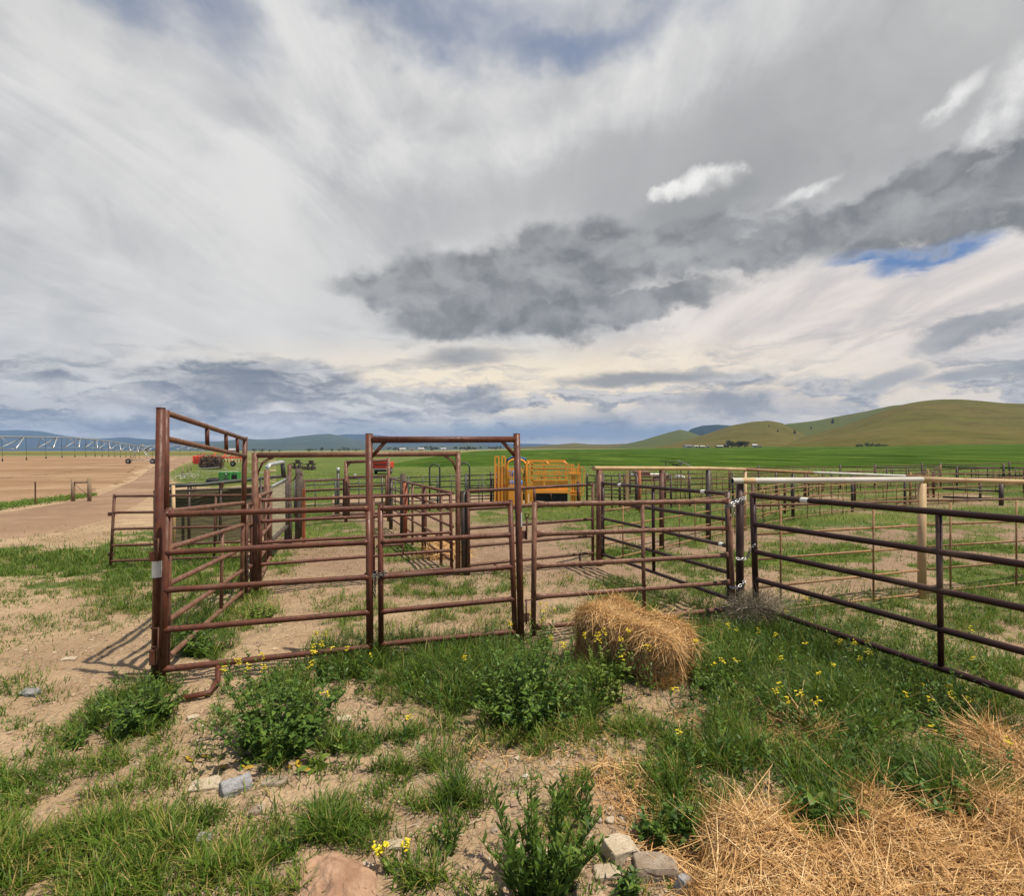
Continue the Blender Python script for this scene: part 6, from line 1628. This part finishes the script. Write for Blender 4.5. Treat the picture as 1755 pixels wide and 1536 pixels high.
# ---------------------------------------------------------------- centre pivot
def pivot():
    T = thing('center_pivot', 'galvanised centre pivot irrigation boom spanning the tilled field', 'irrigation boom', (*P(241, 111), Gs(*P(241, 111))))
    tower = (241, 111)
    span = [(-160, 40, 737), (-60, 47, 744.5), (0, 55, 748.5), (60, 61, 749.3), (110, 68, 749.8), (155, 77, 752.5), (195, 90, 757.5), (222, 101, 762), (241, 111, 765.5)]
    pts = [P3(px, py, d) for px, d, py in span]
    MB().tube(pts, .075, 10).build('pipe', GALVM, T)
    cum = [0]
    for a, b in zip(pts, pts[1:]): cum.append(cum[-1] + (b - a).length)
    def at(s):
        for i in range(len(pts) - 1):
            if s <= cum[i + 1]: return lerp(pts[i], pts[i + 1], (s - cum[i]) / (cum[i + 1] - cum[i]))
        return pts[-1]
    s = cum[-1] - 4; k = 0; prev = None; tr = Vector((.6, -.7, 0))
    lows = []
    while s > 4:
        p = at(s); q = at(max(s - 4.2, 0))
        lo = Vector((p.x, p.y, p.z - 1.3))
        fwd = (q - p).normalized(); sd = Vector((-fwd.y, fwd.x, 0))
        for sg in (-1, 1):
            foot = lo + sd * (.75 * sg) + fwd * 3.0
            MB().tube([p, foot], .055, 8).build('truss_leg', GALV if sg > 0 else GALVM, T)
            MB().tube([q, foot], .03, 6).build('truss_stay', GALVM, T)
        MB().tube([lo + sd * .75 + fwd * 3.0, lo - sd * .75 + fwd * 3.0], .03, 6).build('truss_tie', GALVM, T)
        lows.append(lo + fwd * 3.0); s -= 7.6; k += 1
    MB().tube([pts[-1] - Vector((0, 0, .3))] + lows, .015, 6).build('truss_rod', GALVM, T)
    s = cum[-1] - 2.5
    while s > 1:
        p = at(s); g = Gs(p.x, p.y)
        MB().tube([p + Vector((0, 0, .12)), p + Vector((.12, 0, -.3)), p + Vector((.16, 0, -1.4)), (p.x + .2, p.y, max(g + 1.0, p.z - 2.5))], .016, 6).build('drop_hose', BLACK, T)
        MB().tube([(p.x + .2, p.y, max(g + .9, p.z - 2.6)), (p.x + .2, p.y, max(g + 1.1, p.z - 2.35))], .06, 8).build('sprinkler', BLACK, T)
        s -= 4.2
    c = pts[-1]; g = Gs(c.x, c.y); w = 2.6
    fw = Vector((1, 0, 0))
    for sg in (-1, 1):
        f = Vector((c.x + sg * w, c.y, g + .6))
        for k in (-.5, .5): MB().tube([c + Vector((0, k * .3, -.05)), f + Vector((0, k, 0))], .05, 8).build('tower_leg', GALV if k < 0 else GALVM, T)
        wheel(T, (f.x, f.y, g + .58), .58, .36, axis=(0, 1, 0))
        MB().box((f.x - sg * .5, f.y, g + .75), (.5, .3, .3)).build('gearbox', GALVM, T)
    MB().tube([(c.x - w, c.y, g + .85), (c.x + w, c.y, g + .85)], .07, 8).build('base_beam', GALV, T)
    MB().box(c + Vector((.3, 0, .25)), (.5, .35, .5)).build('tower_box', GALV, T)
    # second span beyond the tower
    pts2 = [c, P3(262, 764.2, 125), P3(290, 763.3, 150), P3(330, 764, 190), P3(352, 766, 215)]
    MB().tube(pts2, .085, 8).build('pipe', GALV, T)
    for t_ in (.12, .24, .36, .48, .6, .72, .84):
        i = min(3, int(t_ * 4)); p = lerp(pts2[i], pts2[i + 1], t_ * 4 - i); i2 = min(3, int((t_ + .07) * 4)); q = lerp(pts2[i2], pts2[i2 + 1], (t_ + .07) * 4 - i2)
        lo = Vector((lerp(p, q, .5).x - 2.2, lerp(p, q, .5).y, p.z - 1.3))
        MB().tube([q, lo], .06, 6).build('truss_leg', GALV, T); MB().tube([p, lo], .03, 6).build('truss_stay', GALVM, T)
        gp = Gs(p.x, p.y); MB().tube([p, (p.x, p.y, gp + 1.0)], .03, 6).build('drop_hose', BLACK, T)
pivot()
# wooden brace and steel post by the road
d = 31; T = thing('wood_brace', 'pair of weathered wood posts joined by a rail beside the road', 'fence brace', (*P(138, d), Gs(*P(138, d))))
for px, py in ((125, 821), (153, 819)):
    q = P3(px, py, d); g = Gs(q.x, q.y); MB().tube([(q.x, q.y, g - .2), (q.x + .01, q.y, (q.z + g) / 2), q], [.105, .1, .095], 10).build('post', WOODG, T)
MB().tube([P3(125, 827, d), P3(153, 826.5, d)], .055, 8).build('rail', WOODG, T)
MB().tube([P3(127, 829, d), P3(151, 850, d)], .012, 6).build('brace_wire', WOODD, T)
T = thing('steel_post', 'thin rusty steel post in the grass verge left of the wood brace', 'post', (*P(61, 29), Gs(*P(61, 29)))); q = P3(60.5, 826, 29)
MB().beam((q.x, q.y, Gs(q.x, q.y) - .2), q, .05, .05).build('stake', RUST_DULL, T)
def verge():
    m = 5200
    t = RNG.random(m); px = -120 + 285 * t; py = np.interp(px, [-120, 0, 60, 125, 165], [884, 869, 861, 853.5, 849]) + RNG.normal(0, 2.6, m) * np.interp(px, [-120, 125, 165], [1.4, .8, .3])
    w = []
    ds = np.full(m, 30.0)
    for _ in range(12): ds = (CAM_H - G((px - CX) / FOC * ds, ds)) * FOC / (py - CY)
    x = (px - CX) / FOC * ds; b = np.stack([x, ds, G(x, ds) - .02], -1)
    yaw = RNG.uniform(0, 6.28, m); Dr = unit(np.stack([np.cos(yaw) * .35, np.sin(yaw) * .35, np.ones(m)], -1)); L = RNG.uniform(.1, .3, m)
    Sd = np.stack([-np.sin(yaw), np.cos(yaw), 0 * yaw], -1)
    V, F, si, tv = ribbons(b, Dr, Sd, L, np.full(m, .018), np.stack([np.cos(yaw), np.sin(yaw), -.5 * np.ones(m)], -1) * (L * .4)[:, None])
    quads_mesh('verge_grass', V, F, GRASSM, dict(tint=np.clip(RNG.normal(.45, .15, m), 0, 1)[si]))
    tag(bpy.data.objects['verge_grass'], 'strip of green grass between the road and the tilled field', 'grass', kind='stuff')
verge()

# ---------------------------------------------------------------- hills and mountains
def ridge(name, label, sky_px, d_ridge, d_foot, mat, foot_py=None, rough=.02, n=260, rows=46, back=1.0, scale=1.0, kind='structure', cat='hill', gully=0.0, sc=300.0):
    """a hill whose skyline, at distance d_ridge, rises as measured; slopes run forward to d_foot and on behind"""
    sp = np.array(sky_px, float)
    px = np.linspace(sp[0, 0], sp[-1, 0], n); py = np.interp(px, sp[:, 0], sp[:, 1])
    ker = np.hanning(9); ker /= ker.sum(); py = np.convolve(np.pad(py, 4, mode='edge'), ker, 'valid')
    t = (px - CX) / FOC
    V = []
    for r in range(rows):
        u = r / (rows - 1) * (1 + back * .6)
        d = d_foot + (d_ridge - d_foot) * u
        d = np.full(n, d)
        x = t * d
        zr = CAM_H - (py - CY) / FOC * d_ridge
        zf = G(t * d_foot, np.full(n, float(d_foot))) - 1.0
        if u <= 1: prof = np.sin(u * np.pi / 2) ** 1.15 if False else (u * u * (3 - 2 * u)) * .45 + .55 * u
        else: prof = 1 - ((u - 1) / (back * .6 + 1e-6)) ** 1.4
        zz = zf + (zr - zf) * prof
        amp = (zr - zf) * rough * np.sin(np.pi * min(1, u)) 
        zz = zz + amp * (fbm(x / sc, d / sc, 4) - .5) * 4
        if gully:
            zz = zz - gully * np.abs(zr - zf) * np.sin(np.pi * min(u, 1)) * np.abs(fbm(x / (sc * .7) + 9, d / (sc * 2.5), 3) - .5) * 2
        V.append(np.stack([x, d, zz], -1))
    V = np.array(V); i = np.arange(rows * n).reshape(rows, n)
    F = np.stack([i[:-1, :-1], i[:-1, 1:], i[1:, 1:], i[1:, :-1]], -1).reshape(-1, 4)
    o = quads_mesh(name, V.reshape(-1, 3), F, mat)
    tag(o, label, cat, kind=kind); return o
HA = [(1290, 770), (1330, 762), (1365, 752), (1400, 743), (1440, 732), (1475, 720), (1510, 706), (1545, 694), (1575, 688), (1610, 684.5), (1650, 684.5), (1690, 688), (1720, 691), (1755, 692), (1850, 696), (2000, 705), (2200, 718), (2500, 745), (2800, 772)]
HB = [(1110, 770), (1150, 762), (1185, 752), (1220, 741), (1255, 729), (1290, 723), (1318, 721), (1340, 725), (1360, 736), (1385, 747), (1420, 757), (1460, 766), (1500, 772)]
HC = [(1280, 765), (1320, 738), (1345, 727), (1365, 725), (1400, 721), (1440, 713), (1480, 706), (1530, 695), (1580, 692), (1700, 700), (1900, 720), (2000, 750)]
HD = [(1150, 765), (1172, 745), (1185, 735), (1205, 729.5), (1230, 728), (1260, 730), (1290, 738), (1330, 760)]
HE = [(1020, 769), (1060, 764), (1100, 755), (1130, 746), (1155, 739), (1166, 736.5), (1180, 739.5), (1200, 747), (1230, 758), (1260, 768)]
HF = [(840, 771), (880, 767.5), (920, 765), (950, 762.5), (985, 759.5), (1010, 761.5), (1040, 762), (1075, 760.5), (1120, 757), (1180, 754), (1250, 764)]
ridge('hill', 'broad tan and green hill rising highest beyond the crop field', HA, 1050, 480, HILLM, sc=220, gully=.05)
ridge('hill', 'rounded tan hill behind the farmstead', HB, 1350, 640, HILLM, sc=220, gully=.06)
ridge('hill', 'green shoulder hill showing in the saddle between the two nearer hills', HC, 1750, 900, HILLG, sc=260)
ridge('hill', 'dark green hill peeping over the rounded hill', HD, 3300, 1800, MOUNTM, sc=500)
ridge('hill', 'pointed green hill at the low end of the hill range', HE, 2600, 1200, HILLG, sc=400)
ridge('hill', 'low tan rolling hills at the end of the valley', HF, 2900, 1500, HILLM, sc=400)
MA = [(-900, 745), (-600, 738), (-350, 742), (-150, 733), (-40, 736), (0, 738), (35, 737), (70, 739), (100, 745), (135, 750), (165, 752), (190, 751), (213, 749), (240, 752), (290, 755), (330, 756), (400, 757), (470, 758), (560, 750), (590, 744), (610, 744.5), (640, 745), (665, 747.5), (700, 754), (740, 756), (790, 753), (830, 757), (880, 760), (930, 761), (1000, 764), (1060, 768)]
ridge('mountains', 'long blue mountain range along the far horizon', MA, 9000, 5200, MOUNTM, cat='mountains', rough=.05, gully=.35, sc=1300, n=520)
MBk = [(290, 771), (330, 764), (380, 756), (420, 752), (445, 753.5), (480, 752), (510, 748), (540, 745), (563, 743.5), (585, 747), (610, 753), (640, 758), (670, 763), (710, 764), (745, 760), (770, 763), (800, 758), (830, 762), (880, 767), (940, 771)]
ridge('foothills', 'grey green foothills in front of the blue mountains', MBk, 6300, 3600, FOOTM, cat='foothills', rough=.05, gully=.25, sc=900, n=400)

# ---------------------------------------------------------------- trees and the farm
def tree_at(name, label, px, d, hgt, wid, n, mat, group, trunk=True, z0=None, seed=1, flat=1.0, dens=1.0, cone=False):
    rg = np.random.default_rng(seed); x, y = P(px, d)
    z0 = Gs(x, y) if z0 is None else z0
    T = thing(name, label, 'tree' if trunk else 'bush', (x, y, z0), group)
    if trunk:
        mb = MB(); mb.tube([(x, y, z0 - .3), (x, y, z0 + hgt * .35), (x + .1, y, z0 + hgt * .8)], [wid * .06, wid * .045, wid * .015], 7)
        for k in range(6):
            a = rg.uniform(0, 6.28); h0 = hgt * rg.uniform(.25, .55)
            mb.tube([(x, y, z0 + h0), (x + math.cos(a) * wid * .28, y + math.sin(a) * wid * .28, z0 + h0 + hgt * .22)], [wid * .02, wid * .008], 5)
        mb.build('trunk', WOODD, T)
    nc = 10 if not cone else 1
    P_ = []
    if cone:
        u = rg.random(n) ** .6; h = 1 - u * .92; a = rg.uniform(0, 6.28, n); r = (1 - h) * wid * .5 * np.sqrt(rg.random(n)) + .05
        P_ = np.stack([x + np.cos(a) * r, y + np.sin(a) * r, z0 + hgt * h], -1)
    else:
        cs = np.stack([rg.normal(0, .26, 14) * wid, rg.normal(0, .26, 14) * wid * .8, (rg.uniform(.35, .85, 14) if trunk else rg.uniform(.2, .6, 14)) * hgt], -1)
        rs = rg.uniform(.16, .28, 14) * min(wid, hgt * 1.4)
        ci = rg.integers(0, 14, n); dv = unit(rg.normal(0, 1, (n, 3))) * (rg.random(n) ** .45)[:, None]
        P_ = np.array([x, y, z0]) + cs[ci] + dv * rs[ci][:, None] * np.array([1, 1, .8]); P_[:, 2] = np.maximum(P_[:, 2], z0 + .1)
    Dr = unit(rg.normal(0, 1, (n, 3))); L = rg.uniform(.04, .09, n) * max(hgt, wid * .5) * dens
    V, F, si, tv = ribbons(P_, Dr, unit(np.cross(Dr, rg.normal(0, 1, (n, 3)))), L, L * .45, rg.normal(0, .15, (n, 3)) * L[:, None], (.4, 1, .8, .2))
    quads_mesh('crown', V, F, mat, dict(tint=np.clip(rg.normal(.45, .25, n), 0, 1)[si]), T)
DARKLEAF = leafmat('dark_foliage', [(0, (.022, .032, .018)), (.6, (.05, .062, .03)), (1, (.09, .10, .045))], .15, .7)
BUSHLEAF = leafmat('bush_foliage', [(0, (.03, .06, .018)), (.6, (.07, .115, .03)), (1, (.12, .17, .045))], .2, .6)
PINE = leafmat('pine_foliage', [(0, (.012, .022, .012)), (.6, (.025, .042, .02)), (1, (.05, .07, .03))], .08, .7)
for k, (px, h, w, lab) in enumerate(((1254, 8.5, 10, 'dark bare looking cottonwood at the left of the farmstead grove'), (1266, 7.5, 9, 'dark round cottonwood in the middle of the farmstead grove'), (1276, 7, 8, 'smaller dark cottonwood at the right of the farmstead grove'))):
    tree_at('cottonwood_tree', lab, px, 560, h, w, 1500, DARKLEAF, 'farmstead grove', seed=20 + k)
for k, (px, h, w, lab) in enumerate(((1474, 4.6, 8, 'round green willow bush nearest the bare strip at the hill foot'), (1490, 5.2, 8, 'tallest green willow bush at the hill foot'), (1503, 4.2, 7, 'green willow bush third in the row at the hill foot'), (1515, 3.6, 6, 'smallest willow bush at the end of the row'))):
    tree_at('willow_bush', lab, px, 470, h, w, 1300, BUSHLEAF, 'willow bushes at the hill foot', False, seed=40 + k)
dep = bpy.context.evaluated_depsgraph_get()
def drop(px, py):
    """the point of the hills that the sight line through the pixel meets"""
    o = Vector((0, 0, CAM_H)); v = Vector(((px - CX) / FOC, 1, (CY - py) / FOC)).normalized()
    best = None
    for h in [o_ for o_ in COL.objects if o_.name.split('.')[0] in ('hill', 'ground')]:
        ok, loc, nrm, fi = h.ray_cast(o, v)
        if ok and (best is None or (loc - o).length < (best - o).length): best = loc
    return best
bpy.context.view_layer.update()
for k, (px, py, h, lab) in enumerate(((1427, 726, 15, 'largest dark pine standing alone on the hill slope'), (1362, 743.5, 9, 'dark pine low in the gully between the hills'), (1390, 735.5, 8, 'dark pine half way up the hill between two others'), (1333, 740.5, 5.5, 'small dark pine on the rounded hill'), (1318, 731.5, 4.5, 'tiny dark pine high on the rounded hill'))):
    q = drop(px, py)
    if q is None: continue
    tree_at('pine_tree', lab, CX + q.x / q.y * FOC, q.y, h, h * .75, 500, PINE, 'pines on the hills', z0=q.z - .3, seed=60 + k, cone=True)
def shed(label, px, d, w, dp, hw, hr, wall, roof, rz=0.0, group='farmstead buildings'):
    x, y = P(px, d); g = Gs(x, y); T = thing('farm_building', label, 'building', (x, y, g), group)
    c, s = math.cos(rz), math.sin(rz); Wp = lambda a, b, z: (x + a * c - b * s, y + a * s + b * c, g + z)
    h = w / 2; e = dp / 2
    MB().add([Wp(-h, -e, -.5), Wp(h, -e, -.5), Wp(h, e, -.5), Wp(-h, e, -.5), Wp(-h, -e, hw), Wp(h, -e, hw), Wp(h, e, hw), Wp(-h, e, hw), Wp(-h, 0, hr - .1), Wp(h, 0, hr - .1)],
             [(0, 1, 5, 4), (2, 3, 7, 6), (1, 2, 6, 9, 5), (3, 0, 4, 8, 7)], False).build('wall', wall, T)
    m_ = MB()
    for sg in (-1, 1):
        m_.prism([Wp(-h - .4, 0, hr), Wp(h + .4, 0, hr), Wp(h + .4, sg * (e + .4), hw - .1), Wp(-h - .4, sg * (e + .4), hw - .1)], (0, 0, 0), (0, 0, .14))
    m_.build('roof', roof, T)
    MB().box(Wp(0, -e - .03, 1.1), (1.4, .06, 2.2), rz=rz).build('door', BLACKP, T)
    MB().box(Wp(h * .55, -e - .03, 1.5), (1.0, .06, .9), rz=rz).build('window', BLACK, T)
ROOFG = plain('grey_roof', (.10, .09, .085), .7); WALLW = plain('pale_wall', (.50, .48, .44), .7); WALLR = plain('dull_red_wall', (.16, .07, .055), .8); ROOFP = plain('pale_roof', (.36, .35, .34), .5)
shed('long grey roofed barn at the left end of the farmstead', 1179, 600, 8.5, 7, 2.4, 4.3, WALLW, ROOFG, .1)
shed('white low shed next to the long grey barn', 1193, 585, 4.2, 4, 2.2, 3.1, WALLW, ROOFP, -.1)
shed('pale roofed shed in the middle of the farmstead', 1203, 590, 5, 4, 1.9, 2.9, WALLR, ROOFP, .1)
shed('small pale hut right of the middle shed', 1213, 600, 3, 3, 2.0, 2.8, WALLW, ROOFG, .0)
shed('low shed left of the farmstead grove', 1233, 590, 7, 4, 1.9, 2.8, WALLR, ROOFP, .1)
shed('dark red barn touching the farmstead grove', 1245, 580, 3.6, 4, 2.8, 4.6, WALLR, ROOFG, .2)
shed('pale house right of the farmstead grove', 1293, 590, 4.5, 4, 2.6, 4.0, WALLW, ROOFP, -.1)
shed('grey shed at the right end of the farmstead', 1301, 600, 4, 4, 1.8, 2.6, WALLR, ROOFG, .1)
# far scattered trees along the valley
k = 0
for px, d, h, w, lab in ((436, 620, 5, 5, 'far dark tree in the valley above the alley frame corner'), (449, 640, 5, 8, 'far wide dark tree right of the frame corner'), (462, 680, 4, 4, 'small far tree between the wide tree and the harrows'),
        (479, 690, 3.5, 4, 'lone small far tree above the disc harrows'), (530, 900, 5, 20, 'far low row of trees under the foothills'), (552, 640, 6.5, 4, 'slim far tree under the foothill peak'), (569, 700, 4.5, 8, 'far bushy tree right of the slim one'), (582, 740, 4.5, 7, 'far pair of low trees under the mountains'),
        (590, 720, 6.5, 6, 'far tall dark tree left of the walk-through frame'), (597, 720, 5, 4, 'far small tree beside the tall dark one'), (610, 900, 4, 14, 'far low tree row left of the frame post'), (684, 1100, 8, 40, 'far tree belt under the header pipe'), (740, 1200, 9, 50, 'far tree belt left of the middle of the header pipe'), (800, 1200, 8, 60, 'far tree belt under the right part of the header pipe'), (850, 1300, 8, 40, 'far tree belt beside the right frame leg'), (252, 500, 6, 7, 'far dark tree right of the pivot tower top'), (268, 520, 5, 6, 'second far dark tree right of the pivot tower top')):
    tree_at('valley_tree', lab, px, d, h, w, 420, DARKLEAF, 'far trees in the valley', True, seed=100 + k); k += 1
for px, d, lab, wl in ((690, 1000, 'tiny far white house under the header pipe', WALLW), (706, 1050, 'tiny far grey house beside the white house', ROOFP), (722, 1000, 'tiny far tan house right of the grey house', TANP), (760, 1150, 'tiny far pale house among the tree belts', WALLW), (400, 800, 'tiny far pale house behind the red cultivator', WALLW)):
    shed(lab, px, d, 11, 8, 3, 5.5, wl, ROOFP if wl is not ROOFP else ROOFG, .1, 'far houses in the valley')

# ---------------------------------------------------------------- haze
HZ = MB(); HZ.box((0, 4900, 60), (26000, 10400, 720))
hm = bpy.data.materials.new('valley_haze'); hm.use_nodes = True
ht = NT(hm.node_tree); hm.node_tree.nodes.remove(hm.node_tree.nodes['Principled BSDF'])
pv = ht.node('ShaderNodeVolumePrincipled'); pv.inputs['Color'].default_value = (0.40, 0.61, 1.0, 1); pv.inputs['Density'].default_value = 7.0e-5
pv.inputs['Anisotropy'].default_value = 0.0
hm.node_tree.links.new(pv.outputs[0], hm.node_tree.nodes['Material Output'].inputs['Volume'])
tag(HZ.build('haze', hm), 'thin blue haze filling the valley', 'haze', kind='stuff')
